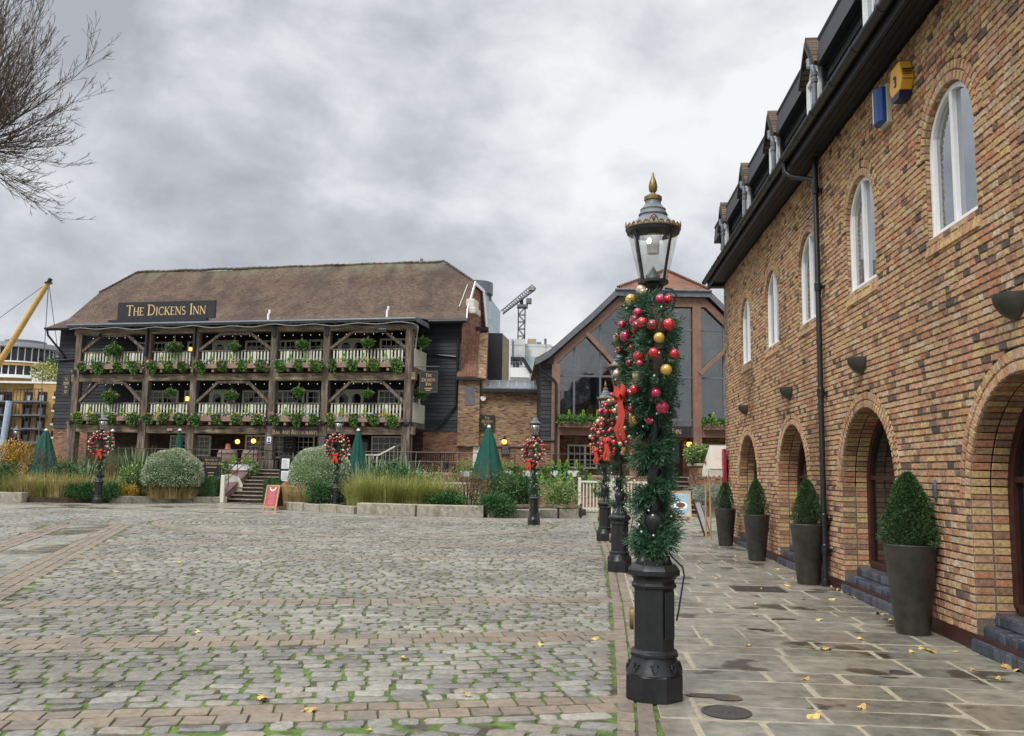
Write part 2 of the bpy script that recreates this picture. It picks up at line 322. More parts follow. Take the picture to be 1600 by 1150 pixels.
# ---------------------------------------------------------------- camera, sky, sun
cd = bpy.data.cameras.new('camera'); cam = bpy.data.objects.new('camera', cd); COL.objects.link(cam)
cd.sensor_width = 36; cd.lens = 36*F/1600; cd.clip_start = .05; cd.clip_end = 3000
mw = Matrix.Identity(4)
for i in range(3): mw[i][0] = _cr[i]; mw[i][1] = _cu[i]; mw[i][2] = -_f[i]; mw[i][3] = CAM[i]
cam.matrix_world = mw; SC.camera = cam
SUN_EL, SUN_AZ = math.radians(48), math.radians(215)      # azimuth clockwise from +Y: behind and left of the camera
wd = bpy.data.worlds.new('World'); SC.world = wd; wd.use_nodes = True; nt = wd.node_tree; N = nt.nodes; L = nt.links
bg = N['Background']; bg.inputs['Strength'].default_value = .1
sky = N.new('ShaderNodeTexSky'); sky.sky_type = 'NISHITA'; sky.sun_disc = False; sky.sun_elevation = SUN_EL; sky.sun_rotation = SUN_AZ
tc = N.new('ShaderNodeTexCoord'); sp = N.new('ShaderNodeSeparateXYZ'); L.new(tc.outputs['Generated'], sp.inputs[0])
def mth(op, a, b=None, c=None):
    n = N.new('ShaderNodeMath'); n.operation = op
    for i, v in enumerate((a, b, c)):
        if v is None: continue
        if isinstance(v, (int, float)): n.inputs[i].default_value = v
        else: L.new(v, n.inputs[i])
    return n.outputs[0]
def noise(sc, det, ro, dist, st, loc):
    mp = N.new('ShaderNodeMapping'); mp.inputs['Scale'].default_value = st; mp.inputs['Location'].default_value = loc; L.new(tc.outputs['Generated'], mp.inputs[0])
    n = N.new('ShaderNodeTexNoise'); n.inputs['Scale'].default_value = sc; n.inputs['Detail'].default_value = det; n.inputs['Roughness'].default_value = ro; n.inputs['Distortion'].default_value = dist
    L.new(mp.outputs[0], n.inputs['Vector']); return n.outputs['Fac']
cl = mth('ADD', mth('MULTIPLY', noise(2.6, 3, .5, .1, (1, 1, 1.7), (.35, .1, .62)), .55), mth('MULTIPLY', noise(6.5, 8, .58, .15, (1, 1, 1.6), (2.3, 1.1, .4)), .45))
rp = N.new('ShaderNodeValToRGB'); L.new(cl, rp.inputs['Fac']); e = rp.color_ramp.elements
for _ in range(2): e.new(.5)
for el, p, c in zip(e, (.37, .45, .52, .61), ((3.0, 3.15, 3.45), (3.95, 4.1, 4.38), (5.1, 5.2, 5.38), (6.4, 6.45, 6.5))): el.position = p; el.color = c+(1,)
up = N.new('ShaderNodeMapRange'); up.inputs['From Min'].default_value = .5; up.inputs['From Max'].default_value = .9; up.inputs['To Min'].default_value = 1; up.inputs['To Max'].default_value = 3.4
L.new(sp.outputs['Z'], up.inputs['Value'])            # an overcast sky is brighter towards the zenith
mu = N.new('ShaderNodeMix'); mu.data_type = 'RGBA'; mu.blend_type = 'MULTIPLY'; mu.inputs['Factor'].default_value = 1; L.new(rp.outputs[0], mu.inputs[6]); L.new(up.outputs[0], mu.inputs[7])
mx = N.new('ShaderNodeMix'); mx.data_type = 'RGBA'; mx.inputs['Factor'].default_value = .94; L.new(sky.outputs[0], mx.inputs[6]); L.new(mu.outputs[2], mx.inputs[7])
L.new(mx.outputs[2], bg.inputs['Color'])
sl = bpy.data.lights.new('sun', 'SUN'); so = bpy.data.objects.new('sun', sl); COL.objects.link(so)
sl.energy = 1.5; sl.angle = math.radians(20); sl.color = (1, .96, .9)
sd = Vector((math.sin(SUN_AZ)*math.cos(SUN_EL), math.cos(SUN_AZ)*math.cos(SUN_EL), math.sin(SUN_EL)))
so.rotation_euler = sd.to_track_quat('Z', 'Y').to_euler()
vs = SC.view_settings; vs.view_transform = 'Standard'; vs.look = 'None'; vs.gamma = 1; vs.exposure = 0.58
# ---------------------------------------------------------------- ground
S = MB().add([(-900, -300, -.06), (900, -300, -.06), (900, 1500, -.06), (-900, 1500, -.06)], [(0, 1, 2, 3)])
struct(S.build('ground', M['asphalt']))
S = MB().add([(-34, 2, -.007), (9, 2, -.007), (9, 40, -.007), (-34, 40, -.007)], [(0, 1, 2, 3)])
struct(S.build('mossy_joint_bed', M['joint']))
AL = math.radians(9.7); ex = np.array([math.cos(AL), math.sin(AL)]); ey = np.array([-math.sin(AL), math.cos(AL)])
edge = [(.5, 4.2), (.8, 6.53), (1.28, 10.89), (1.77, 15.88), (2.12, 20.18), (2.9, 30)]
def edgex(y): return float(np.interp(y, [p[1] for p in edge], [p[0] for p in edge]))
LD = np.array([-.308, .951]); LN = np.array([-.951, -.308]); L0 = np.array([-5.9, 10.2])
def leftd(p): return float((np.array(p)-L0)@LN)       # >0 left of the diagonal path's right edge
RC = np.array([-4.6, 26.8]); RR = 5.6
def farfree(x, y): return y < 30.8
def stones(items, z, rise, jit, mb, round_=True):      # items: (cx, cy, halflen, halfwid, angle, tint)
    A = np.array(items, float); n = len(A)
    k = 8
    ca, sa = np.cos(A[:, 4]), np.sin(A[:, 4]); hl, hw = A[:, 2], A[:, 3]
    q = np.minimum(hl, hw)*(.34 if round_ else .1)
    ox = np.stack([hl-q, hl, hl, hl-q, -hl+q, -hl, -hl, -hl+q], 1); oy = np.stack([-hw, -hw+q, hw-q, hw, hw, hw-q, -hw+q, -hw], 1)
    ox = ox+NR.normal(size=ox.shape)*jit; oy = oy+NR.normal(size=oy.shape)*jit
    tx, ty = NR.normal(size=(n, 1))*rise*.7, NR.normal(size=(n, 1))*rise*.7
    rings = []
    for s_, h in ((1., -rise*2.2), (.97 if round_ else .985, rise*.4), (.90 if round_ else .96, rise)):
        x = ox*s_; y = oy*s_
        hh = z+h+(NR.normal(size=(n, k))*rise*.22+x/hl[:, None]*tx*.6+y/hw[:, None]*ty*.6 if h > 0 else 0*x)
        rings.append(np.stack([A[:, :1]+x*ca[:, None]-y*sa[:, None], A[:, 1:2]+x*sa[:, None]+y*ca[:, None], hh], 2))
    V = np.stack(rings, 1)                                # n,3,8,3
    o = mb.n; mb.V.append(V.reshape(-1, 3)); mb.n += n*24
    base = (np.arange(n)*24+o)[:, None]
    fc = []
    for r_ in range(2):
        for j in range(k): fc.append([r_*8+j, r_*8+(j+1) % 8, r_*8+8+(j+1) % 8, r_*8+8+j])
    fc = np.array(fc)
    q4 = (base[:, :, None]+fc[None]).reshape(-1, 4); mb.Fc.extend(q4.tolist()); mb.T.extend(np.repeat(A[:, 5], len(fc)))
    tp = base+np.arange(16, 24)[None]; mb.Fc.extend(tp.tolist()); mb.T.extend(A[:, 5])
setts, pav, flg = [], [], []
bands = [(5.84, 6.25), (8.28, 8.79), (10.70, 11.13), (16.2, 16.62), (19.1, 19.5)]
def inband(q): return any(a-.02 < q < b+.02 for a, b in bands)
q = 6.27; RW = .152
qs = []
lo = 6.27
for (a, b) in bands[1:]+[(37.5, 38)]:
    nrow = max(1, round((a-lo)/RW)); st = (a-lo)/nrow
    qs += [(lo+st*(i+.5), st) for i in range(nrow)]; lo = b
qs.append((5.76, .15))
for qc, st in qs:
    x = -26+R.random()*.3
    while x < 11:
        ln = R.choice([.15, .18, .21, .23, .25, .28])+R.uniform(-.02, .02)
        c = ex*(x+ln/2)+ey*qc; d = leftd(c)
        if edgex(c[1])-.10 < c[0]+ln*.5 and c[0]-ln*.5 < edgex(c[1])-.07: ln = (edgex(c[1])-.012-c[0])+ln*.5; c = ex*(x+ln/2)+ey*qc
        if c[1] > 2.5 and c[0]+ln*.5 < edgex(c[1])+.03 and (d < -.06 or d > 2.06 or (c-L0)@LD > 14.4) and farfree(*c) and np.linalg.norm(c-RC) > RR+.45 and abs(c[0]) < c[1]*.63+1.5:
            gx = .008+R.random()**2*.02
            setts.append((c[0], c[1], ln/2-gx, st/2-.006-R.random()*.006, AL+R.gauss(0, .02), R.random()))
        x += ln
# near corner: setts laid askew
for i in range(-60, 60):
    for j in range(-30, 12):
        a2 = math.radians(-14); e1 = np.array([math.cos(a2), math.sin(a2)]); e2 = np.array([-math.sin(a2), math.cos(a2)])
        ln, wd_ = .27, .17
        c = np.array([0, 5.])+e1*((i+.5*(j % 2))*ln+R.uniform(-.02, .02))+e2*j*wd_
        qq = c@ey
        if qq < 5.66 and c[1] > 3 and c[0] < edgex(c[1])-.07 and abs(c[0]) < c[1]*.7+1:
            setts.append((c[0], c[1], ln/2-.012, wd_/2-.009, a2+R.gauss(0, .05), R.random()))
# curved courses far off
r_ = .35
while r_ < RR:
    n = max(5, int(2*pi*r_/.26)); st = 2*pi/n
    for k in range(n):
        a = k*st+r_*7; c = RC+r_*np.array([math.cos(a), math.sin(a)])
        if farfree(*c): setts.append((c[0], c[1], r_*st/2-.015, .075-.012, a+pi/2, R.random()))
    r_ += .165
while r_ < RR+.35:
    n = int(2*pi*r_/.42); st = 2*pi/n
    for k in range(n):
        a = k*st+r_*9; c = RC+r_*np.array([math.cos(a), math.sin(a)])
        if farfree(*c): pav.append((c[0], c[1], r_*st/2-.008, .10-.008, a+pi/2, R.random()))
    r_ += .205
S = MB(); stones(setts, 0, .0055, .0055, S); struct(S.build('cobbled_square', M['sett'], smooth='auto'))
for a, b in bands:                                        # brown paver bands
    h = (b-a)/2
    for row in range(2):
        x = -20+R.random()*.2
        while x < 6:
            w = .205; c = ex*(x+w/2)+ey*(a+h*(row+.5)); d = leftd(c)
            if c[0]+.05 < edgex(c[1])+.1 and d < -.04 and abs(c[0]) < c[1]*.7+1.5: pav.append((c[0], c[1], w/2-.006, h/2-.006, AL+R.gauss(0, .008), R.random()))
            x += w
for t0, t1, n in ((.0, .52, 3), (1.46, 1.98, 3)):         # brick edges of the diagonal path
    wv = (t1-t0)/n
    for i in range(n):
        s_ = -3.
        while s_ < 14.5:
            c = L0+LN*(t0+wv*(i+.5))+LD*s_
            if c[1] > 6 and np.linalg.norm(c-RC) > RR+.45: pav.append((c[0], c[1], .105, wv/2-.006, math.atan2(LD[1], LD[0]), R.random()))
            s_ += .222
s_ = -3.
while s_ < 14:
    ln = R.uniform(.4, .62); x0 = .53
    while x0 < 1.42:
        w = min(R.choice([.3, .45, .6]), 1.455-x0); c = L0+LN*(x0+w/2)+LD*(s_+ln/2)
        flg.append((c[0], c[1], ln/2-.006, w/2-.006, math.atan2(LD[1], LD[0]), R.random())); x0 += w
    s_ += ln
yy = 4.4                                                  # brick strip under the lamps
while yy < 29:
    x0 = edgex(yy); an = math.atan2(1, (edgex(yy+.2)-edgex(yy))/.2)
    for k in range(2): pav.append((x0+.075+k*.135, yy, .105, .058, an, R.random()))
    yy += .222
S = MB(); stones(pav, 0, .005, .002, S, False); struct(S.build('brown_paver_bands', M['paver']))
# flagstones between the lamps and the building
WO = np.array([4.45, 8.34]); WS = np.array([.081, .9967]); WS /= np.linalg.norm(WS); WN = np.array([-WS[1], WS[0]])   # wall origin, along, outward
S = MB().add([(edgex(3)+.27, 3, .0010), (5, 3, .0010), (7.8, 39, -.006), (edgex(30)+.27, 30, -.006), (-9, 31, -.006), (-9, 30.6, -.006), (2.2, 30.3, .0010)][:4], [(0, 1, 2, 3)])
S.add([(-34, 30.1, .0005), (9, 30.1, .0005), (9, 41, .0005), (-34, 41, .0005)], [(0, 1, 2, 3)])
struct(S.build('pale_grout_bed', M['grout']))
s_ = -5.2; fangle = math.atan2(WN[1], WN[0])
while s_ < 30:
    ln = R.choice([.36, .45, .52, .6, .68]); o = -.1 if s_ < 13.8 else -4.
    while True:
        w = R.choice([.45, .6, .7, .85, 1.0, 1.15]); c = WO+WS*(s_+ln/2)+WN*(o+w/2); left = edgex(c[1])+.28
        rem = (c-WN*w/2)[0]-left
        if rem < .12 and c[1] < 29.5 or c[0] < -3: break
        if rem < w and c[1] < 29.5: w = rem; c = WO+WS*(s_+ln/2)+WN*(o+w/2)
        sub = R.random()
        if sub < .22 and ln > .5:
            for k in (-1, 1): c2 = c+WS*ln*.25*k; flg.append((c2[0], c2[1], w/2-.009, ln/4-.009, fangle+R.gauss(0, .008), R.random()))
        else: flg.append((c[0], c[1], w/2-.011-R.random()*.012, ln/2-.008-R.random()*.012, fangle+R.gauss(0, .010), R.random()))
        o += w
    s_ += ln
yy = 30.80
while yy < 40:
    x0 = -34.
    while x0 < 3:
        w = R.choice([.5, .7, .9]); flg.append((x0+w/2, yy+.3, w/2-.008, .29, R.gauss(0, .01), R.random())); x0 += w
    yy += .6
S = MB(); stones(flg, 0, .0032, .005, S, False); struct(S.build('flagstone_pavement', M['flag']))
S = MB()
for px, py, w in ((1222, 968, .2), (1192, 985, .22), (1405, 1052, .2), (1122, 1090, .3), (1102, 915, .12), (1290, 1015, .1)):
    if w == 0: continue
    c = G(px, py); n = 30; ph = R.random()*6
    rr = [w*.5*(1+.3*math.sin(2*a+ph)+.22*math.sin(3*a+ph*2)+R.uniform(-.03, .03)) for a in np.arange(n)*2*pi/n]
    pts = [(c[0]+r0*math.cos(a)*1.1, c[1]+r0*math.sin(a)*.62, .0085) for r0, a in zip(rr, np.arange(n)*2*pi/n)]
    S.add(pts, [tuple(range(n))])
struct(S.build('puddle', M['water']))
# ---------------------------------------------------------------- the long brick building on the right
BZ = math.atan2(WS[1], WS[0])
def W(s, o, z=0.): p = WO+WS*s+WN*o; return (p[0], p[1], z)
bb = thing('brick_building', 'long two-storey brick building with arched doorways, white arched windows and black dormers', 'building', W(0, 0), BZ)
AC = [-5.2, -1.05, 3.06, 7.05, 11.13]; AR = 1.07; ASP = 1.47
WC = [-5.3, -2.55, .18, 3.0, 5.73, 8.43, 11.14]; WR = .59; WSL = 4.15; WSP = 5.10
S0, S1, ZT = -4.4, 14.02, 6.72
RT = .215
def hw(c, z, a, sp, sill, ring):
    if z < sill: return None
    if z <= sp: return a
    r0 = a+ring
    return math.sqrt(r0*r0-(z-sp)**2) if z-sp < r0 else None
def intervals(z, ring=RT):
    cut = []
    for c in AC:
        h = hw(c, z, AR, ASP, -1, ring)
        if h: cut.append((c-h, c+h))
    for c in WC:
        h = hw(c, z, WR, WSP, WSL, ring)
        if h: cut.append((c-h, c+h))
    cut.sort(); out = []; x = S0
    for a, b in cut:
        if a > x: out.append((x, min(a, S1)))
        x = max(x, b)
    if x < S1: out.append((x, S1))
    return [(a, b) for a, b in out if b-a > .03]
bk, mo = MB(), MB()
CH = .0747
for i in range(int(ZT/CH)):
    z0 = i*CH; zc = z0+CH/2
    for a, b in intervals(zc):
        mo.box(a, b, -.50, -.004, z0, z0+CH)
        x = a; first = True
        while x < b-.004:
            if first: ln = R.choice([.10, .15, .12])
            else: ln = R.choice([.12, .135, .15, .17, .19, .215, .11])+R.uniform(-.006, .006)
            if b-(x+ln) < .07: ln = b-x
            first = False
            y0 = z0+.006+R.uniform(-.002, .002)+.003*math.sin(x*1.7+i); y1 = z0+CH-.006+R.uniform(-.003, .002)+.003*math.sin(x*1.7+i)
            t = R.random()
            if zc < .95 and R.random() < .5: t = R.choice([.2, .25, .86, .12])
            bk.brick([(x+.005, -.004, y0), (x+ln-.005, -.004, y0), (x+ln-.005, -.004, y1), (x+.005, -.004, y1)][::-1], (0, 1, 0), .013+R.random()*.006, .008, t, .006)
            x += ln
# far end wall: plain bricks turn the corner
for i in range(int(ZT/CH)):
    z0 = i*CH; y = -.5+.1*(i % 2)
    bk.brick([(S1, -.24+.1*(i % 2), z0+.006), (S1, -.004, z0+.006), (S1, -.004, z0+CH-.006), (S1, -.24+.1*(i % 2), z0+CH-.006)][::-1], (1, 0, 0), .012, .007, R.random())
mo.box(S0, S1, -6, -.9, 0, ZT); mo.box(S1-.3, S1-.002, -6, -.5, 0, ZT)
mo.build('mortar_core', M['mortar'], bb)
# rings of arch bricks and reveals
def ring(c, a, sp, z_start, depth, two=True):
    mo2 = MB()
    for k, r0 in enumerate((a, a+.108)):
        n = int(pi*r0/.078)
        for j in range(n):
            a0, a1 = pi*j/n, pi*(j+1)/n; g = .006/r0
            qd = [(c-math.cos(aa)*rr, -.003, sp+math.sin(aa)*rr) for aa, rr in ((a0+g, r0+.004), (a0+g, r0+.102), (a1-g, r0+.102), (a1-g, r0+.004))]
            bk.brick(qd, (0, 1, 0), .017, .007, R.choice([.5, .6, .3, .7, .85, R.random()]), .004)
        mo2.arch([(c-math.cos(pi*j/40)*(r0-.0), sp+math.sin(pi*j/40)*(r0-.0)) for j in range(41)], [(c-math.cos(pi*j/40)*(r0+.108), sp+math.sin(pi*j/40)*(r0+.108)) for j in range(41)], -.05, -.003-.0015*k)
    n = int(pi*a/.078)
    for j in range(n):                                     # soffit of the arch
        a0, a1 = pi*j/n, pi*(j+1)/n; g = .006/a
        y = -.003; m_ = max(1, round(depth/.22)); st = depth/m_
        for k in range(m_):
            f = lambda aa, yy: (c-math.cos(aa)*(a+.003), yy, sp+math.sin(aa)*(a+.003))
            am = (a0+a1)/2
            bk.brick([f(a0+g, y), f(a1-g, y), f(a1-g, y-st+.008), f(a0+g, y-st+.008)][::-1], (math.cos(am), 0, -math.sin(am)), .008, .006, R.choice([.45, .55, .65, .72, .5, .1]), .004)
            y -= st
    mo2.build('arch_mortar', M['mortar'], bb)
    z = z_start; i = 0
    while z < sp-.02:                                      # jambs
        for sg in (-1, 1):
            y = -.003; m_ = max(1, round(depth/.22)); st = depth/m_
            big = .55 < z < .92 and depth > .4
            for k in range(m_):
                x = c+sg*(a+.003); z1 = min(z+(CH if not big else CH*2.4), sp)
                qd = [(x, y, z+.006), (x, y-st+.008, z+.006), (x, y-st+.008, z1-.006), (x, y, z1-.006)]
                if sg > 0: qd = qd[::-1]
                bk.brick(qd, (-sg, 0, 0), .009, .006, R.choice([.2, .25, .86]) if big else R.choice([.45, .55, .65, .3, .5, .1, .7]), .004)
                y -= st
        z = z1
for c in AC[1:]: ring(c, AR, ASP, .3, .38)
for c in WC[2:]: ring(c, WR, WSP, WSL, .13)
bk.build('wall', M['brickwall'], bb)
def arcpts(c, a, sp, z0, n=24): return [(c-a, z0)]+[(c-math.cos(pi*j/n)*a, sp+math.sin(pi*j/n)*a) for j in range(n+1)]+[(c+a, z0)]
for c in AC[1:]:
    S = MB().arch(arcpts(c, AR-.10, ASP, .42), arcpts(c, AR, ASP, .42), -.42, -.34)
    S.box(c-AR+.1, c+AR-.1, -.425, -.335, .30, .46)
    for x in (c-.03, ): S.box(x-.035, x+.035, -.415, -.345, .46, ASP+AR-.1)
    S.box(c-AR+.1, c-.065, -.41, -.355, ASP+.12, ASP+.18); S.box(c+.005, c+AR-.1, -.41, -.355, ASP+.12, ASP+.18)
    d = S.build('door', M['redbr'], bb, bevel=.006)
    MB().prism([(x, z) for x, z in arcpts(c, AR-.09, ASP, .45)], -.395, -.39).build('pane', M['glass'], d)
    h = MB().tube([(c-.05, -.35, 1.0), (c-.05, -.30, 1.05), (c-.05, -.30, 1.35), (c-.05, -.35, 1.4)], .012, 8).build('handle', M['gold'], d)
    S = MB()
    for k, (o1, z1) in enumerate(((.05, .12), (-.06, .24), (-.17, .36))):
        S.box(c-AR-.02, c+AR+.02, -.335, o1-.008, z1-.12, z1-.008, .0)
        x = c-AR-.03
        while x < c+AR:
            S.brick([(x, o1-.008, z1-.115), (x+.102, o1-.008, z1-.115), (x+.102, o1-.008, z1-.012), (x, o1-.008, z1-.012)][::-1], (0, 1, 0), .010, .012, None, .002)
            S.brick([(x, o1-.225, z1-.008), (x+.102, o1-.225, z1-.008), (x+.102, o1-.012, z1-.008), (x, o1-.012, z1-.008)], (0, 0, 1), .008, .010, None, .002)
            x += .11
    S.build('step', M['bluebrick'], bb)
for c in WC[2:]:
    S = MB().arch(arcpts(c, WR-.062, WSP, WSL+.02), arcpts(c, WR-.005, WSP, WSL+.02), -.125, -.05)
    S.box(c-.032, c+.032, -.12, -.045, WSL+.02, WSP+WR-.06)
    S.box(c-WR+.005, c+WR-.005, -.12, -.02, WSL-.01, WSL+.06)
    for sg in (-1, 1):
        S.box(c+sg*(WR-.08)-.02, c+sg*(WR-.08)+.02, -.115, -.06, WSL+.06, WSP+.2)
        S.box(min(c+sg*.045, c+sg*(WR-.08)), max(c+sg*.045, c+sg*(WR-.08)), -.115, -.062, WSL+.06, WSL+.11)
    wn = S.build('window', M['white'], bb, bevel=.006)
    MB().prism(arcpts(c, WR-.07, WSP, WSL+.03), -.10, -.095).build('pane', M['glassblue'], wn)
    S = MB(); x = c-WR-.06
    while x < c+WR+.02:
        S.add(*[[(x, .006, WSL-.16), (x+.068, .006, WSL-.16), (x+.068, .03, WSL-.15), (x, .03, WSL-.15), (x, -.03, WSL-.008), (x+.068, -.03, WSL-.008), (x+.068, .0, WSL-.006), (x, .0, WSL-.006)], [(0, 3, 2, 1), (4, 5, 6, 7), (0, 1, 5, 4), (2, 3, 7, 6), (0, 4, 7, 3), (1, 2, 6, 5)]], R.choice([.5, .6, .72, .65]))
        x += .075
    S.build('sill', M['brickwall'], wn)
MB().box(S0, S1, -.02, .018, 0, .16).build('plinth', M['redbr'], bb)
# eaves
S = MB(); S.box(S0, S1+.25, -.5, .38, 6.70, 6.74); S.box(S0, S1+.25, .36, .40, 6.60, 6.86)
for k in range(4): S.box(S0, S1+.24, .03+.09*k, .10+.09*k, 6.69, 6.70)
S.box(S1-.02, S1+.25, -.6, .38, 6.6, 6.7)
S.build('eaves_board', M['blackpaint'], bb)
S = MB()
prof = [(.475-.075*math.cos(a), 6.78-.075*math.sin(a)) for a in np.linspace(0, pi, 9)]
prof2 = [(.475-.068*math.cos(a), 6.782-.068*math.sin(a)) for a in np.linspace(pi, 0, 9)]
S.prism(prof+prof2, S0, S1+.26, 'x')
x = S0+.3
while x < S1:
    S.prism([(.475-.083*math.cos(a), 6.785-.085*math.sin(a)) for a in np.linspace(0, pi, 9)]+prof2, x, x+.07, 'x'); x += .92
gt = S.build('gutter', M['black'], bb, smooth='auto')
ps = 4.74
S = MB().tube([(ps, .10, 0), (ps, .10, 6.15), (ps+.05, .12, 6.3), (ps+.35, .38, 6.45), (ps+.42, .47, 6.55), (ps+.42, .47, 6.75)], .043, 12)
for z in (.55, 1.0, 2.9, 4.55, 6.1): S.lathe([(.043, -.06), (.056, -.06), (.058, .06), (.05, .06), (.043, .075)], 12, (ps, .10, z)); S.box(ps-.09, ps+.09, .0, .06, z-.012, z+.012)
S.lathe([(.06, 0), (.065, .1), (.045, .12)], 12, (ps, .10, 0.)); S.tube([(ps, .1, 6.12), (ps, .1, 6.65)], .045, 10)
S.build('downpipe', M['black'], bb, smooth='auto')
# boarded upper storey and dormers behind the gutter
S = MB()
for k in range(9): S.prism([(.06, 6.80+.16*k), (.085, 6.80+.16*k), (.06, 6.97+.16*k), (.04, 6.97+.16*k)], S0, S1+.02, 'x')
S.box(S0, S1, -6, .04, 6.74, 8.2); S.build('boarded_upper_wall', M['blackboards'], bb)
DC = [1.7, 4.45, 7.2, 9.95, 12.75]
lim = [S0]+DC+[S1+.42]
for a, b in zip(lim[:-1], lim[1:]):
    a2 = a+.46 if a != S0 else a; b2 = b-.46 if b != S1+.42 else S1+.1
    if b2-a2 < .2: continue
    S = MB().prism([(.09, 7.80), (.24, 7.80), (.20, 8.22), (.10, 8.30), (-1.3, 8.62), (-1.3, 8.2)], a2, b2, 'x'); S.tube([(a2, .17, 8.24), (b2, .17, 8.24)], .055, 8)
    S.build('lead_roof', M['blackpaint'], bb, smooth='auto')
for c in DC:
    dm = MB().box(c-.40, c+.40, -.9, .14, 6.86, 7.95); dm.prism([(c-.40, 7.95), (c+.40, 7.95), (c, 8.42)], -.9, .14)
    d = dm.build('dormer', M['blackboards'], bb)
    S = MB(); S.box(c-.34, c-.26, .14, .19, 7.1, 7.86); S.box(c+.26, c+.34, .14, .19, 7.1, 7.86); S.box(c-.26, c+.26, .14, .19, 7.79, 7.86); S.box(c-.34, c+.34, .14, .22, 7.03, 7.1); S.box(c-.02, c+.02, .14, .18, 7.1, 7.79); S.prism([(c-.30, 7.93), (c+.30, 7.93), (c, 8.28)], .142, .16)
    S.build('window_frame', M['white'], d); MB().box(c-.26, c+.26, .145, .15, 7.1, 7.79).build('pane', M['glassblue'], d)
    MB().prism([(c-.5, 7.86), (c-.45, 7.82), (c, 8.40), (c+.45, 7.82), (c+.5, 7.86), (c, 8.50)], -1.0, .28).build('tiled_roof', M['tile'], d)
    MB().prism([(c-.44, 7.84), (c-.40, 7.80), (c, 8.33), (c+.40, 7.80), (c+.44, 7.84), (c, 8.40)], .28, .30).build('bargeboard', M['blackpaint'], d)
    S = MB().tube([(c-.60, .32, 6.8), (c-.60, .32, 7.62), (c-.56, .33, 7.74), (c-.45, .35, 7.78), (c-.42, .35, 7.92)], .04, 9)
    for z in (7.1, 7.5, 7.6): S.lathe([(.05, -.03), (.052, .03)], 10, (c-.60, .32, z))
    S.build('vent_pipe', M['slate'], d, smooth='auto')
MB().prism([(-.4, 8.2), (-3.6, 10.6), (-6, 8.2)], S0, S1+.1, 'x').build('roof', M['tilered'], bb)
# fittings on the wall
wl = None
for c, lb in zip([-1.05, 3.06, 7.05, 11.13], ['black half-bowl wall light cut by the right edge of the photo', 'black half-bowl wall light above the arched doorway right of the drainpipe', 'black half-bowl wall light above the arch left of the drainpipe', 'small black half-bowl wall light above the farthest arch']):
    if wl is None:
        wl = thing('wall_light', lb, 'wall light', W(c, .006, 3.16), BZ, 'half-bowl wall lights on the brick wall')
        pr = [(.015, -.17), (.07, -.155), (.13, -.11), (.175, -.04), (.19, .03), (.19, .05), (.17, .05), (.155, .0)]
        MB().lathe(pr, 20, arc=pi).box(-.19, .19, -.006, .012, -.12, .05).build('bowl', M['pot'], wl, smooth='auto')
        MB().box(-.05, .05, .03, .10, -.01, .03).build('lamp_fitting', M['white'], wl)
    else: dup(wl, lb, W(c, .006, 3.16))
ab = thing('alarm_box', 'blue and white curved alarm box high on the brick wall', 'alarm box', W(1.80, .015, 6.17), BZ)
MB().box(-.16, .16, 0, .05, -.24, .24).build('back_plate', M['canvas'], ab)
MB().prism([(-.13, .05), (-.13, .10), (-.07, .145), (0, .155), (.07, .145), (.13, .10), (.13, .05)], -.22, .22, 'z').build('cover', M['bluepl'], ab, bevel=.01)
S = MB(); S.prism([(.02, .157), (.0, .160), (.07, .150), (.125, .108), (.118, .098), (.07, .14), (.02, .15)], -.2, .2, 'z'); S.build('badge', M['white'], ab)
ab = thing('alarm_box', 'yellow hexagonal alarm box with dark blue foot beside a window arch', 'alarm box', W(1.12, .015, 6.15), BZ)
hx = lambda r0, z0, z1, k: [(-.17*k, z0), (.17*k, z0), (.19*k, (z0+z1)/2), (.17*k, z1), (-.17*k, z1), (-.19*k, (z0+z1)/2)]
MB().prism([(-.13, -.12), (.13, -.12), (.2, .0), (.13, .22), (-.13, .22), (-.2, .0)], 0, .14).build('cover', M['yellowpl'], ab, bevel=.012)
MB().prism([(-.09, -.2), (.09, -.2), (.132, -.122), (-.132, -.122)], 0, .142).build('foot', M['navy'], ab)
S = MB()
for k in range(5): S.box(-.2, .2, .1, .146, .10-.03*k, .108-.03*k) if 0 else S.box(-.195+.0, -.12, .02, .12, .10-.03*k, .108-.03*k)
S.build('vent', M['black'], ab)
S = MB(); pts = [(.06*math.cos(a)*(.5), .146, .03+.03+.03*math.sin(a)) for a in np.linspace(.3, 4.2, 12)]+[(-.06*.5*math.cos(a)*1., .146, -.0+.03*math.sin(a)) for a in np.linspace(1.9, -2.2, 12)]
S.tube(pts, .009, 6); S.build('emblem', M['bluepl'], ab)
tag(MB().lathe([(.0, .035), (.035, .03), (.05, .012), (.05, 0)], 16, M=Matrix.Translation(W(.78, .02, 1.5)) @ Matrix.Rotation(BZ, 4, 'Z') @ Matrix.Rotation(-pi/2, 4, 'X') @ Matrix.Diagonal((.7, 2.2, 1, 1))).build('wall_plaque', M['bluebrick']), 'small blue-grey oval plaque on the bricks beside the nearest planter', 'plaque')
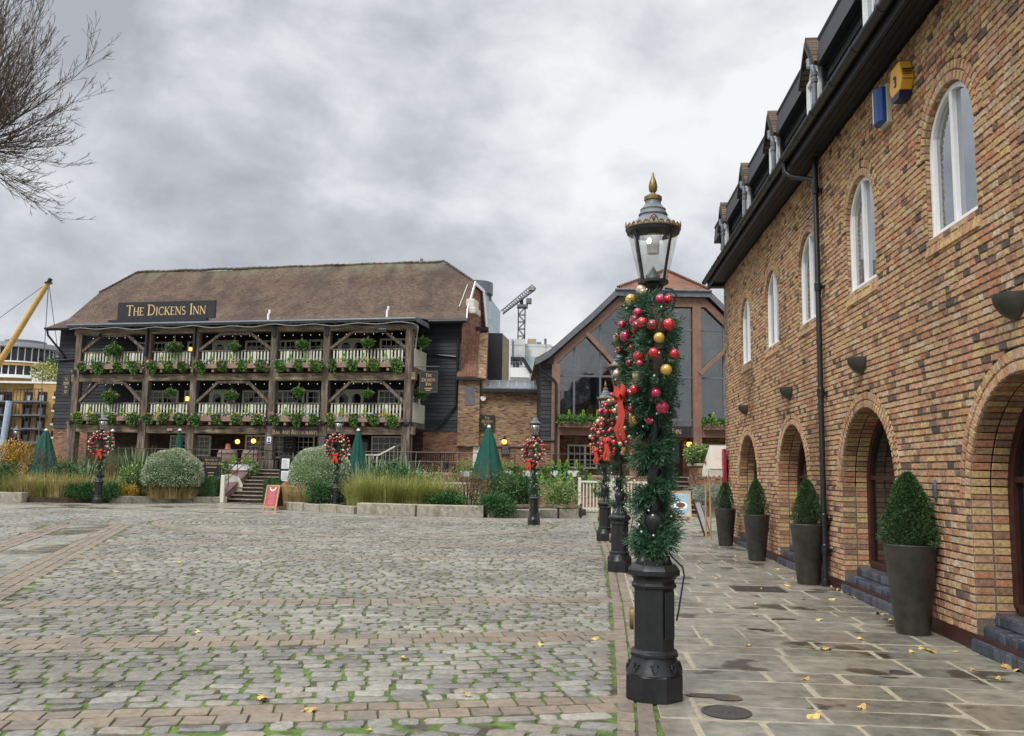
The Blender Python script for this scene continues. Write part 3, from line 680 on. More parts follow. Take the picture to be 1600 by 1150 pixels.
# ---------------------------------------------------------------- tall planters with clipped yews
PL_ = [((1427, 990), 'first'), ((1264, 913), ''), ((1183, 876), ''), ((1134, 853), '')]
plab = ['largest charcoal planter, standing between the two nearest arches', 'charcoal planter just left of the black drainpipe', 'charcoal planter second from the far end of the wall', 'farthest charcoal planter, at the corner beside the awning stand']
slab = ['largest clipped yew cone with dense green tips, in the nearest planter', 'narrow clipped yew in the planter left of the drainpipe', 'wide-based clipped yew in the second planter from the far corner', 'short rounded clipped yew in the farthest planter, below the red board']
pl0 = None; soils = None
def yew(h, rad, n, seed, pts):
    global NR
    NR = np.random.default_rng(seed)
    mb = MB()
    u = NR.random(n)**.75; th = NR.random(n)*2*pi
    prof = np.interp(u, [0, .12, .3, .55, .8, .93, 1], [.84, 1., .95, .74, .46, .24, .04])
    lump = 1+.11*np.sin(th*3+u*9+seed)+.10*np.sin(th*5-u*17+seed*2)
    rr = rad*prof*lump*(1-.45*NR.random(n)**2.2)
    C = np.stack([rr*np.cos(th), rr*np.sin(th), u*h], 1)
    D0 = np.stack([np.cos(th), np.sin(th), .55+.9*u], 1)+unit(n)*.55
    for k in range(pts):
        D = D0/np.linalg.norm(D0, axis=1)[:, None]+unit(n)*.75
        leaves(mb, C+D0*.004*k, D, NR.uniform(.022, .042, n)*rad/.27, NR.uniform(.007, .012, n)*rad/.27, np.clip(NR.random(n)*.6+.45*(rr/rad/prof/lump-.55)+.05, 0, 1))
    return mb
for i, ((px, _), lb, sb) in enumerate(zip(PL_, plab, slab)):
    c = G(*px); c[0] += (.20, .16, .14, .12)[i]*0
    if pl0 is None:
        pl0 = thing('tall_planter', lb, 'planter', c, 0, 'tall planters along the wall')
        MB().lathe([(.0, .002), (.165, .0), (.17, .012), (.262, .90), (.27, .915), (.262, .925), (.243, .925), (.238, .88), (.0, .87)], 40).build('pot', M['pot'], pl0, smooth='auto')
        MB().lathe([(.24, .86), (.2, .885), (.1, .89), (0., .892)], 20).build('soil', M['soil'], pl0)
    else: dup(pl0, lb, c, sc=(1, .98, .95, .93)[i])
    h, rd = ((.78, .265), (.70, .215), (.70, .225), (.64, .21))[i]
    t = thing('clipped_yew', sb, 'shrub', (c[0], c[1], .87*(1, .98, .95, .93)[i]), R.random()*6, 'clipped yews in the planters')
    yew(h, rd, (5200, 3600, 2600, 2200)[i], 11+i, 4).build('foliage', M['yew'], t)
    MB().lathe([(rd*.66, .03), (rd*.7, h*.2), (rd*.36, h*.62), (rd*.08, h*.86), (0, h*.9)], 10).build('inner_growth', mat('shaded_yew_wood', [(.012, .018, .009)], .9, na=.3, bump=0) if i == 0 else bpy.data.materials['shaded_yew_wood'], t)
    MB().tube([(0, 0, -.03), (.01, 0, h*.3), (0, 0, h*.6)], [.03, .022, .01], 6).build('trunk', M['bark'], t)
# covers in the paving
dc = thing('drain_cover', 'square dark metal drain cover set in the flagstones', 'drain cover', (*G(1184, 921)[:2], .0), BZ-pi/2)
S = MB().box(-.36, .36, -.3, .3, -.01, .010)
for i in range(12):
    for j in range(10): S.box(-.33+.056*i, -.33+.056*i+.036, -.28+.056*j, -.28+.056*j+.036, .010, .013)
S.build('cover_plate', M['slate'] if 0 else mat('dark_iron_cover', [(.035, .03, .026), (.06, .05, .043)], .6, ns=6, na=.3), dc)
tag(MB().lathe([(.17, -.01), (.17, .010), (.15, .012), (.148, .009), (.03, .009), (.028, .013), (0, .013)], 28, (*G(1135, 1114)[:2], 0)).build('drain_cover', M['pot']), 'small round drain cover near the foot of the closest lamp post', 'drain cover')
# ---------------------------------------------------------------- lamp posts with garlands and wreaths
LPX = [((1022, 1090), (1015, 268)), ((968, 893), (966, 532)), ((945, 845), None), ((834, 820), (838, 641)), ((524, 799), (531, 641)), ((152, 787), (163, 639)), ((24, 770), (24, 659))]
LH = 3.92
LPOS = []
for b, t in LPX:
    g = G(*b); z = P(*t, g[1])[2] if t else LH
    LPOS.append((g[0], g[1], z/LH))
LPOS[6] = (P(24, 700, 46)[0], 46., (P(24, 659, 46)[2]-.0)/LH)
llab = ['nearest black cast-iron lamp post with gold finial, at the edge of the flagstones', 'second nearest black lamp post, partly hidden behind the closest one',
        'black lamp post third in line, almost hidden between the second lamp and the fence', 'black lamp post at the right end of the garden bed, by the long timber rail',
        'black lamp post in front of the round clipped bush by the red menu board', 'black lamp post standing between two low junipers on the left', 'farthest black lamp post at the left edge, before the yellow flats']
glab = ['thick green pine garland wound down the nearest lamp column', 'green pine garland on the second lamp column', 'green pine garland on the half hidden third lamp column', 'green pine garland on the lamp by the timber rail',
        'green pine garland on the lamp before the round clipped bush', 'green pine garland on the lamp between the two left junipers', 'green pine garland on the lamp at the far left edge']
wlab = ['big bauble-covered wreath seen edge-on under the nearest lantern', 'bauble wreath seen edge-on on the second lamp post, with a red bow', 'bauble wreath mostly hidden on the third lamp post in line', 'narrow oblique bauble wreath on the lamp by the timber rail',
        'round bauble wreath on the lamp before the clipped bush, near the menu board', 'round bauble wreath with red bow on the lamp between two junipers', 'small round bauble wreath at the far left edge']
def sprigs(mb, C, D, n, L, w, tb=0.):       # needles along each twig like a bottle brush
    D = norm(D); P1 = norm(np.cross(D, unit(len(C)))); P2 = np.cross(D, P1); t0 = NR.random(len(C))*.45
    L = np.broadcast_to(L, (len(C),)); leaves(mb, C-D*.02, D, L*1.1, w*.8, t0)
    for k in range(n):
        f = (k+.5)/n; a = k*2.4+NR.random(len(C))*.8
        Dk = D*(.65+.5*f)+(P1*np.cos(a)[:, None]+P2*np.sin(a)[:, None])*.75
        leaves(mb, C+D*(f*L)[:, None], Dk, L*NR.uniform(.30, .46, len(C)), w, np.clip(t0+NR.random(len(C))*.45+tb+.15*f, 0, 1))
def norm(D): return D/(np.linalg.norm(D, axis=1)[:, None]+1e-9)
def garland_mb(n, k, L, w, seed):
    global NR
    NR = np.random.default_rng(seed); mb = MB()
    nc = n//9; m1 = int(nc*.2)
    tc_ = np.linspace(0, 1, nc-m1)*2*pi*5.7+NR.normal(size=nc-m1)*.3
    thc = np.concatenate([NR.random(m1)*2*pi, tc_]); zc_ = np.concatenate([1.115+NR.normal(size=m1)*.045, 1.285+tc_/(2*pi)*.275+NR.normal(size=nc-m1)*.03])
    sz = NR.uniform(.6, 1.25, nc); ix = np.repeat(np.arange(nc), 9); m = len(ix)
    th = thc[ix]+NR.normal(size=m)*.16; rad = .055*sz[ix]
    C = np.stack([rad*np.cos(th), rad*np.sin(th), zc_[ix]+NR.normal(size=m)*.012], 1)
    cd_ = norm(np.stack([np.cos(thc), np.sin(thc), NR.normal(size=nc)*.5], 1)+unit(nc)*.3)
    D = norm(cd_[ix]+unit(m)*.62); L = L*(sz[ix]*NR.uniform(.75, 1.1, m))
    sprigs(mb, C, D, k, L, w)
    return mb
WR_, Wr_ = .37, .10
def wreath_mb(n, k, L, w, seed):
    global NR
    NR = np.random.default_rng(seed); mb = MB()
    nc = n//8; ix = np.repeat(np.arange(nc), 8); n = len(ix); sz = NR.uniform(.7, 1.2, nc)[ix]
    a = (NR.random(nc)*2*pi)[ix]+NR.normal(size=n)*.05; b = (NR.random(nc)*2*pi)[ix]+NR.normal(size=n)*.4; r0 = Wr_*.85*sz*NR.random(n)**.5; L = L*sz*NR.uniform(.8, 1.1, n)
    er = np.stack([np.cos(a), 0*a, np.sin(a)], 1); yv = np.array([0, 1., 0])
    out = er*np.cos(b)[:, None]+yv*np.sin(b)[:, None]; tang = np.stack([-np.sin(a), 0*a, np.cos(a)], 1)
    C = er*WR_+out*r0[:, None]
    sprigs(mb, C, norm(out+tang*NR.normal(size=nc)[ix][:, None]*.6+unit(n)*.45), k, L, w)
    return mb
def bow_mb():
    mb = MB()
    def ribbon(c, wd, nv):
        c = [np.array(p, float) for p in c]; V = []
        for p in c: V += [p-np.array(nv)*wd/2, p+np.array(nv)*wd/2]
        V2 = [v+np.array([0, -.004, 0]) for v in V]; m = len(V)
        f = [(2*i, 2*i+1, 2*i+3, 2*i+2) for i in range(len(c)-1)]
        mb.add(V+V2, f+[tuple(m+j for j in q[::-1]) for q in f], .5)
    for sg in (-1, 1):
        ribbon([(0, -.02, 0), (sg*.05, -.055, .035), (sg*.11, -.065, .05), (sg*.135, -.045, .02), (sg*.10, -.02, -.015), (0, -.015, 0)], .075, (0, .15, 1))
        ribbon([(0, -.02, 0), (sg*.03, -.045, -.07), (sg*.05, -.03, -.16), (sg*.085, -.055, -.25), (sg*.08, -.03, -.33)], .085, (1, .1, .2*sg))
    mb.ball((0, -.035, 0), .03, 10, .5)
    return mb
def lamp_parts(root):
    o8 = pi/8
    S = MB()
    S.lathe([(.215, 0), (.215, .175), (.205, .185)], 8, rot=o8)
    S.lathe([(.205, .183), (.195, .21), (.168, .27), (.160, .30)], 24)
    S.lathe([(.160, .295), (.182, .305), (.182, .325), (.165, .335), (.152, .345), (.152, .775), (.168, .782), (.174, .80), (.160, .812), (.158, .835), (.175, .86), (.198, .872), (.200, .905), (.165, .945), (.14, .950), (.14, .965)], 8, rot=o8)
    for i in range(8):                                   # cast leaf ornament round the foot
        a = i*pi/4
        for s_ in (-1, 1): S.tube([(.197*math.cos(a), .197*math.sin(a), .20), (.19*math.cos(a+s_*.10), .19*math.sin(a+s_*.10), .235), (.178*math.cos(a+s_*.05), .178*math.sin(a+s_*.05), .262), (.182*math.cos(a+s_*.16), .182*math.sin(a+s_*.16), .25)], .007, 5)
    S.build('pedestal', M['black'], root, smooth='auto', bevel=.004)
    S = MB(); S.lathe([(.128, .962), (.122, .98), (.085, 1.03), (.066, 1.09), (.06, 1.12), (.075, 1.13), (.075, 1.15), (.055, 1.16)], 36, flute=.09)
    S.lathe([(.055, 1.155), (.06, 1.17), (.088, 1.23), (.092, 1.27), (.07, 1.31), (.05, 1.33)], 24, flute=.05)
    S.lathe([(.05, 1.32), (.046, 1.5), (.036, 2.85), (.05, 2.86), (.055, 2.89), (.04, 2.91), (.04, 2.95), (.075, 3.0), (.085, 3.03)], 16)
    S.tube([(.03, -.02, 2.72), (.14, -.05, 2.82), (.17, -.06, 2.93), (.14, -.05, 2.98), (.09, -.03, 2.99)], .008, 6)
    S.build('column', M['black'], root, smooth='auto')
    S = MB()
    S.lathe([(.09, 3.02), (.116, 3.035), (.116, 3.055), (.10, 3.06)], 24)
    for i in range(4):
        a = pi/4+i*pi/2; c, s_ = math.cos(a), math.sin(a); S.bar((.107*c, .107*s_, 3.04), (.195*c, .195*s_, 3.45), .018, .012, up=(c, s_, 0))
    S.lathe([(.185, 3.42), (.20, 3.425), (.206, 3.45), (.196, 3.46)], 32)
    S.build('lantern_frame', M['black'], root, smooth='auto')
    MB().lathe([(.104, 3.05), (.192, 3.43)], 32).build('lantern_glass', M['lampglass'], root, smooth=True)
    MB().lathe([(.055, 3.06), (.05, 3.09), (.025, 3.13), (.0, 3.17)], 12).build('burner', M['slate'], root, smooth='auto')
    S = MB().lathe([(.045, 3.27), (.052, 3.44)], 16)
    S.build('lamp_holder', M['canvas'], root, smooth='auto')
    S = MB().lathe([(.198, 3.455), (.17, 3.49), (.115, 3.545), (.105, 3.56), (.112, 3.57), (.108, 3.58), (.095, 3.60), (.098, 3.615), (.085, 3.625), (.06, 3.66), (.06, 3.685)], 32)
    S.build('hood', M['slate'], root, smooth='auto')
    S = MB()
    n = 24
    for i in range(n):                                   # crown of gilded fretwork
        a0 = 2*pi*i/n; st = 2*pi/n; big = i % 6 == 0; h = .062 if big else .03; r0 = .207
        pts = []
        for j in range(7):
            f = j/6; a = a0+(f-.5)*st*(1.5 if big else .95); pts.append((r0*math.cos(a), r0*math.sin(a), 3.455+h*math.sin(pi*f)))
        S.tube(pts, .0055, 5); S.ball((r0*math.cos(a0), r0*math.sin(a0), 3.468+h*.3), .009, 6)
        if big:
            for q in (-.06, 0, .06): S.tube([(r0*math.cos(a0), r0*math.sin(a0), 3.46), (r0*math.cos(a0+q), r0*math.sin(a0+q), 3.50)], .004, 4)
    S.lathe([(.204, 3.448), (.211, 3.452), (.211, 3.462), (.204, 3.466)], 32)
    S.build('crown', M['gold'], root, smooth='auto')
    S = MB().lathe([(.058, 3.682), (.068, 3.688), (.068, 3.715), (.05, 3.728), (.02, 3.735), (.016, 3.75), (.03, 3.765), (.034, 3.80), (.026, 3.84), (.012, 3.875), (.008, 3.90), (0, LH)], 20)
    S.build('finial', M['gold'], root, smooth='auto')
    T = Matrix.Translation((-.165, 0, .55)) @ Matrix.Rotation(-pi/2, 4, 'Y')
    MB().lathe([(.05, -.02), (.05, .004), (.042, .010), (0, .012)], 20, M=np.array(T) @ np.diag([1.6, 1, 1, 1.])).build('badge', M['gold'], root, smooth='auto')
    S = MB().box(-.045, .045, -.158, -.150, .43, .76); S.ball((-.03, -.158, .72), .008, 6)
    S2 = xf(Matrix.Rotation(math.radians(45), 4, 'Z'), np.vstack(S.V)); S.V = [S2]; S.build('access_door', M['blackpaint'], root)
    S = MB().tube([(.06, -.05, 1.1), (.13, -.05, 1.0), (.205, -.05, .93), (.215, -.045, .87), (.19, -.05, .72), (.175, -.04, .62), (.16, -.03, .55)], .007, 6); S.build('cable', M['blackpaint'], root, smooth=True)
lamp0 = None; wr_parts = {}
BME = {}
for k in ('bred', 'bdark', 'bpink', 'bgold', 'bchamp'):
    o = MB().ball((0, 0, 0), 1., 20).build('bauble', M[k], smooth=True); BME[k] = o.data; bpy.data.objects.remove(o)
near_g = garland_mb(2500, 15, .125, .0082, 5); far_g = garland_mb(560, 9, .125, .014, 6)
near_w = wreath_mb(1800, 15, .088, .0078, 8); far_w = wreath_mb(420, 8, .10, .013, 9)
g_near = g_far = w_near = w_far = None
def bulbs(n, fn, r):
    mb = MB()
    for _ in range(n): mb.ball(fn(), r, 6, .5)
    return mb
def gpt():
    a = R.random()*2*pi; z = R.uniform(1.0, 2.45); r0 = .13+R.random()*.05; return (r0*math.cos(a), r0*math.sin(a), z)
def wpt(rr=None):
    a = R.random()*2*pi; b = R.uniform(-.2*pi, 1.2*pi)+pi if R.random() < .7 else R.random()*2*pi; rr = rr or Wr_+.05
    return (math.cos(a)*(WR_+rr*math.cos(b)), rr*math.sin(b), math.sin(a)*(WR_+rr*math.cos(b)))
def add_baubles(root, n, kinds, rmin, rmax, seed):
    global R
    R0 = R; R = random.Random(seed); placed = []; tries = 0
    while len(placed) < n and tries < 4000:
        tries += 1; a = 2*pi*R.random(); b = pi*R.uniform(1.05, 2.3) if R.random() < .9 else R.random()*2*pi; r = R.uniform(rmin, rmax); rr = Wr_+(.042 if n < 70 else .055)
        p = np.array((math.cos(a)*(WR_+rr*math.cos(b)), rr*math.sin(b), math.sin(a)*(WR_+rr*math.cos(b))))
        if any(np.linalg.norm(p-q) < (r+s_)*1.15 for q, s_ in placed): continue
        placed.append((p, r)); k = R.choice(kinds)
        o = bpy.data.objects.new('bauble', BME[k]); COL.objects.link(o); o.parent = root; o.location = p; o.scale = (r,)*3
    R = R0
CEN = np.array([-9.5, 16.])
for i, (x, y, s_) in enumerate(LPOS):
    if lamp0 is None:
        lamp0 = thing('lamp_post', llab[i], 'lamp post', (x, y, 0), math.radians(-8), 'black lamp posts round the square', s_); lamp_parts(lamp0)
    else: dup(lamp0, llab[i], (x, y, 0), math.radians(R.uniform(-15, 15)), s_)
    near = i == 0
    if near or g_far is None and i == 1:
        g = thing('pine_garland', glab[i], 'garland', (x, y, 0), 0, 'garlands on the lamp posts', s_)
        (near_g if near else far_g).build('greenery', M['needle'], g); bulbs(45, gpt, .0075 if near else .012).build('fairy_light_string', M['bulboff'], g)
        MB().tube([(.062*math.cos(q), .062*math.sin(q), 1.32+q*.046) for q in np.linspace(0, 24, 90)], .014, 6).build('core_rope', M['needle'], g)
        if not near: g_far = g
    else: dup(g_far, glab[i], (x, y, 0), R.random()*6, s_)
    dvec = CEN-np.array([x, y]); face = math.atan2(dvec[1], dvec[0])+pi/2
    if i == 0: face = math.radians(-84)
    if i in (1, 2): face = math.radians(-70)
    if i == 3: face = math.radians(-52)
    if i == 4: face = math.radians(-12)
    if i == 5: face = math.radians(6)
    if i == 6: face = math.radians(28)
    zc = 2.47*s_
    off = (math.sin(face)*.06, -math.cos(face)*.06)
    loc = (x+off[0], y+off[1], zc)
    if near or w_far is None and i == 1:
        w = thing('christmas_wreath', wlab[i], 'wreath', loc, face, 'bauble wreaths on the lamp posts', s_)
        (near_w if near else far_w).build('greenery', M['needle'], w)
        a = np.linspace(0, 2*pi, 33)
        MB().tube([(WR_*math.cos(q), 0, WR_*math.sin(q)) for q in a], .045, 10, cap=False).build('inner_ring', M['bark'], w, smooth=True)
        if near: add_baubles(w, 54, ['bred', 'bred', 'bdark', 'bpink', 'bpink', 'bchamp', 'bchamp', 'bgold'], .026, .050, 41)
        else: add_baubles(w, 70, ['bred']*5+['bdark', 'bpink', 'bchamp', 'bchamp', 'bgold'], .034, .054, 43)
        b = bow_mb().build('bow', M['redcloth'], w, smooth=True, loc=(0, -.15, -.30)); b.scale = (1.0,)*3
        bulbs(35, wpt, .0075 if near else .011).build('fairy_light_string', M['bulboff'], w)
        if not near: w_far = w
    else: dup(w_far, wlab[i], loc, face, s_)
# ---------------------------------------------------------------- drawn capital letters (thick and thin strokes with serifs)
def arcp(cx, cy, rx, ry, a0, a1, n=10): return [(cx+rx*math.cos(math.radians(a0+(a1-a0)*i/n)), cy+ry*math.sin(math.radians(a0+(a1-a0)*i/n))) for i in range(n+1)]
TK, TN = .13, .065
GL = {'T': (.72, [([(.36, 0), (.36, 1)], TK), ([(.02, .97), (.70, .97)], TN), ([(.02, .97), (.02, .84)], .05), ([(.70, .97), (.70, .84)], .05)]),
 'H': (.80, [([(.13, 0), (.13, 1)], TK), ([(.67, 0), (.67, 1)], TK), ([(.13, .52), (.67, .52)], TN)]),
 'E': (.60, [([(.13, 0), (.13, 1)], TK), ([(.13, .97), (.53, .97)], TN), ([(.13, .52), (.46, .52)], TN), ([(.13, .03), (.56, .03)], TN), ([(.56, .03), (.56, .18)], .05), ([(.53, .97), (.53, .84)], .05)]),
 'D': (.82, [([(.13, 0), (.13, 1)], TK), ([(.13, .97), (.35, .97)], TN), ([(.13, .03), (.35, .03)], TN), (arcp(.35, .5, .38, .47, 90, -90, 14), .10)]),
 'I': (.30, [([(.15, 0), (.15, 1)], TK)]),
 'C': (.78, [(arcp(.45, .5, .37, .49, 48, 312, 16), .10), ([(.70, .97), (.70, .78)], .05), ([(.70, .10), (.70, .22)], .05)]),
 'K': (.76, [([(.13, 0), (.13, 1)], TK), ([(.17, .46), (.64, .99)], TN), ([(.28, .58), (.70, .0)], TK)]),
 'N': (.84, [([(.12, 0), (.12, 1)], TN), ([(.12, 1), (.70, .02)], TK), ([(.72, 0), (.72, 1)], TN)]),
 'S': (.56, [(arcp(.28, .74, .20, .245, 30, 270, 10)+arcp(.28, .25, .22, .245, 90, -150, 10), .10)]),
 'B': (.66, [([(.13, 0), (.13, 1)], TK), (arcp(.32, .755, .20, .225, 90, -90, 8), .09), (arcp(.34, .275, .24, .255, 90, -90, 8), .10), ([(.13, .98), (.32, .98)], TN), ([(.13, .53), (.34, .53)], TN), ([(.13, .02), (.34, .02)], TN)]),
 'A': (.76, [([(.06, 0), (.37, 1)], TN), ([(.37, 1), (.70, 0)], TK), ([(.18, .34), (.58, .34)], TN)]),
 'R': (.74, [([(.13, 0), (.13, 1)], TK), (arcp(.32, .74, .21, .24, 90, -90, 8), .09), ([(.13, .98), (.32, .98)], TN), ([(.13, .50), (.32, .50)], TN), ([(.33, .50), (.70, 0)], TK)]),
 'U': (.80, [([(.13, 1), (.13, .35)], TK), (arcp(.40, .32, .27, .30, 180, 360, 10), .08), ([(.67, .32), (.67, 1)], TN)]),
 'W': (1.05, [([(.05, 1), (.30, 0)], TK), ([(.30, 0), (.52, .95)], TN), ([(.52, .95), (.77, 0)], TK), ([(.77, 0), (1.0, 1)], TN)]),
 'L': (.60, [([(.13, 0), (.13, 1)], TK), ([(.13, .03), (.55, .03)], TN), ([(.55, .03), (.55, .18)], .05)]),
 'O': (.90, [(arcp(.45, .5, .38, .49, 0, 360, 20), .10)]), 'M': (.98, [([(.12, 0), (.12, 1)], TN), ([(.12, 1), (.48, .08)], TK), ([(.48, .08), (.84, 1)], TN), ([(.85, 0), (.85, 1)], TK)]),
 'P': (.64, [([(.13, 0), (.13, 1)], TK), (arcp(.32, .73, .22, .25, 90, -90, 8), .09), ([(.13, .98), (.32, .98)], TN), ([(.13, .48), (.32, .48)], TN)]),
 'Z': (.7, [([(.06, .97), (.62, .97)], TN), ([(.6, .97), (.08, .03)], TK), ([(.06, .03), (.64, .03)], TN)]), 'G': (.84, [(arcp(.45, .5, .37, .49, 48, 350, 16), .10), ([(.78, .45), (.78, .1)], TK), ([(.55, .45), (.8, .45)], TN)])}
SERIF = {'T': [(.36, 0)], 'H': [(.13, 0), (.13, 1), (.67, 0), (.67, 1)], 'E': [(.08, 0), (.08, 1)], 'D': [(.08, 0), (.08, 1)], 'I': [(.15, 0), (.15, 1)], 'K': [(.13, 0), (.13, 1), (.66, 0), (.62, 1)], 'N': [(.12, 0), (.08, 1), (.72, 1)], 'B': [(.08, 0), (.08, 1)], 'A': [(.06, 0), (.70, 0)], 'R': [(.13, 0), (.08, 1), (.68, 0)], 'U': [(.13, 1), (.67, 1)], 'L': [(.08, 0), (.13, 1)], 'P': [(.13, 0), (.08, 1)], 'M': [(.12, 0), (.85, 0), (.1, 1), (.85, 1)], 'W': [(.05, 1), (1., 1)]}
def text_mb(lines, th=.006, mb=None):                     # lines: (string, height, centre x, base z); first letters of words larger when small caps; laid in x-z, facing -y
    mb = mb or MB()
    for txt, h, cx, z, caps in lines:
        def glyphs():
            x = 0.
            for wi, wd_ in enumerate(txt.split(' ')):
                for ci, ch in enumerate(wd_):
                    s_ = h if (ci == 0 or not caps) else h*caps
                    yield ch, x, s_; x += GL[ch][0]*s_+.045*h
                x += .36*h
            yield None, x-.40*h, 0
        tot = [g for g in glyphs()][-1][1]
        for ch, x, s_ in glyphs():
            if ch is None: continue
            x0 = cx-tot/2+x
            st = list(GL[ch][1])+[([(a-.11, b), (a+.11, b)], .05) for a, b in SERIF.get(ch, [])]
            for q, (pts, wd_) in enumerate(st):
                for (a, b), (c, d) in zip(pts[:-1], pts[1:]):
                    mb.bar((x0+a*s_, -th/2-q*.0002, z+b*s_), (x0+c*s_, -th/2-q*.0002, z+d*s_), th, wd_*s_, up=(0, 0, 1) if abs(d-b) < abs(c-a)*8 else (1, 0, 0), t=.5)
    return mb
def signboard(name, label, loc, rz, w, h, lines, cat='sign', border=True, depth=.05, frame='gold', group=None):
    t = thing(name, label, cat, loc, rz, group)
    MB().box(-w/2, w/2, 0, depth, 0, h).build('board', M['blackpaint'], t, bevel=.004)
    if border:
        b = .03*min(1, h); S = MB(); e = .04*min(1., h)
        for x0, x1, z0, z1 in ((-w/2+e, w/2-e, e, e+b*.5), (-w/2+e, w/2-e, h-e-b*.5, h-e), (-w/2+e, -w/2+e+b*.5, e+b*.5, h-e-b*.5), (w/2-e-b*.5, w/2-e, e+b*.5, h-e-b*.5)): S.box(x0, x1, -.004, -.0005, z0, z1)
        S.build('border', M[frame], t)
    if lines: text_mb(lines).build('lettering', M['goldtext'], t)
    return t
# ---------------------------------------------------------------- the timber inn
IA = np.array([-24.4, 48., 0]); IE = np.array([19., -4., 0]); IE /= np.linalg.norm(IE); IB = np.array([-IE[1], IE[0], 0]); IR = math.atan2(IE[1], IE[0])
def IN(u, v, z=0.): p = IA+IE*u+IB*v; return (p[0], p[1], z)
def UI(px, py, v):                                         # pixel to (u, z) on the plane v
    d = ray(px, py); q = IA+IB*v; t = np.dot(q-CAM, IB)/np.dot(d, IB); p = CAM+d*t; return float((p-IA)@IE), float(p[2])
inn = thing('inn_building', 'long black weatherboarded timber inn with brown tiled roof and two flowered balconies', 'building', IA, IR)
PU = [0., 4.38, 7.3, 11.95, 14.95, 19.5]; TZ = 1.55
MB().box(-1.0, 19.6, 2.40, 2.44, TZ-.05, 3.85).build('dark_brown_wall', M['brickdark'], inn); S = MB().box(-3.3, 21.6, 2.42, 7.2, 0, 3.85); S.box(21.3, 21.6, 2.42, 7.2, 3.85, 9.9); S.prism([(2.6, 9.9), (5, 12.3), (6.8, 12.3), (7.2, 9.9)], 21.2, 21.5, 'x'); S.build('brick_wall', M['brickred'], inn)  # darker brown brick behind the balcony bays, plain red brick beyond
S = MB(); n = 30; hb = (9.75-3.75)/n
for k in range(n):
    z = 3.75+hb*k; S.prism([(2.36, z), (2.42, z), (2.42, z+hb+.02), (2.392, z+hb+.02)], -3.35, 21.62, 'x')
S.build('weatherboard_wall', M['blackboards'], inn)
S = MB().box(-3.3, 21.3, 2.42, 7.1, 3.85, 9.8); S.build('inner_wall', M['blackpaint'], inn)
S = MB().prism([(-.12, 0), (.32, 0), (.32, .75)] + [(.32-.22+.22*math.cos(a), .75+.22*math.sin(a)) for a in np.linspace(.3, pi, 8)]+[(-.12, .75)], 2.33, 2.40); 
for v in S.V: v[:, 0] -= 2.0; v[:, 2] += 2.2
ar = S.build('arched_vent', M['blackpaint'], inn)
def roofrow(v, z, a, b, t=None): return [(a, v, z), (b, v, z)]
rows = [(1.62, 9.66, -3.75, 22.05), (2.7, 10.30, -3.15, 21.75), (4.95, 12.42, -2.95, 21.6), (6.6, 14.1, -1.5, 19.3), (6.9, 12.42, -2.95, 21.6), (7.3, 10.3, -3.15, 21.75), (7.6, 9.66, -3.75, 22.05)]
V = []; NU = 40
for k, (v, z, a, b) in enumerate(rows):
    for i in range(NU+1):
        f = i/NU; V.append((a+(b-a)*f, v, z+(.05*math.sin(f*7+k)+.03*math.sin(f*17+2*k) if 0 < k < 6 else 0)))
Fs = [(k*(NU+1)+i, k*(NU+1)+i+1, (k+1)*(NU+1)+i+1, (k+1)*(NU+1)+i) for k in range(6) for i in range(NU)]
Fs += [(2*(NU+1), 3*(NU+1), 4*(NU+1)), (2*(NU+1)+NU, 4*(NU+1)+NU, 3*(NU+1)+NU)]
rf = MB().add(V, Fs).build('roof', M['tile'], inn); sm = rf.modifiers.new('Solidify', 'SOLIDIFY'); sm.thickness = .14; sm.offset = -1
# lichen along the ridge and dark streaks down the tiles
nt = M['tile'].node_tree; N = nt.nodes; L = nt.links; pb = N['Principled BSDF']; src = pb.inputs['Base Color'].links[0].from_socket
tcx = N.new('ShaderNodeTexCoord'); sx = N.new('ShaderNodeSeparateXYZ'); L.new(tcx.outputs['Object'], sx.inputs[0])
def nse(sc, st, det=6):
    m_ = N.new('ShaderNodeMapping'); m_.inputs['Scale'].default_value = st; L.new(tcx.outputs['Object'], m_.inputs[0])
    q_ = N.new('ShaderNodeTexNoise'); q_.inputs['Scale'].default_value = sc; q_.inputs['Detail'].default_value = det; q_.inputs['Roughness'].default_value = .65; L.new(m_.outputs[0], q_.inputs['Vector']); return q_.outputs['Fac']
def rng(v, a, b, c, d):
    m_ = N.new('ShaderNodeMapRange'); L.new(v, m_.inputs['Value'])
    for i_, x_ in zip(range(1, 5), (a, b, c, d)): m_.inputs[i_].default_value = x_
    return m_.outputs[0]
def mixc(f_, a, b):
    m_ = N.new('ShaderNodeMix'); m_.data_type = 'RGBA'
    L.new(f_, m_.inputs['Factor'])
    for i_, x_ in ((6, a), (7, b)):
        if isinstance(x_, tuple): m_.inputs[i_].default_value = x_
        else: L.new(x_, m_.inputs[i_])
    return m_.outputs[2]
def ml(a, b):
    m_ = N.new('ShaderNodeMath'); m_.operation = 'MULTIPLY'; L.new(a, m_.inputs[0]); L.new(b, m_.inputs[1]); return m_.outputs[0]
moss = ml(rng(sx.outputs['Z'], 13.1, 14.1, 0, 1), rng(nse(1.1, (1, .5, .4)), .40, .62, .0, .7))
c1 = mixc(moss, src, (.20, .20, .14, 1))
strk = rng(nse(.55, (1, .35, .35), 9), .49, .60, 0, .5)
L.new(mixc(strk, c1, (.045, .032, .03, 1)), pb.inputs['Base Color'])
S = MB()
for i in range(52): f = i/52; S.tube([(-1.5+20.8*f, 6.6, 14.13+.02*math.sin(i)), (-1.5+20.8*(f+.0178), 6.6, 14.16+.02*math.sin(i))], .085, 8)
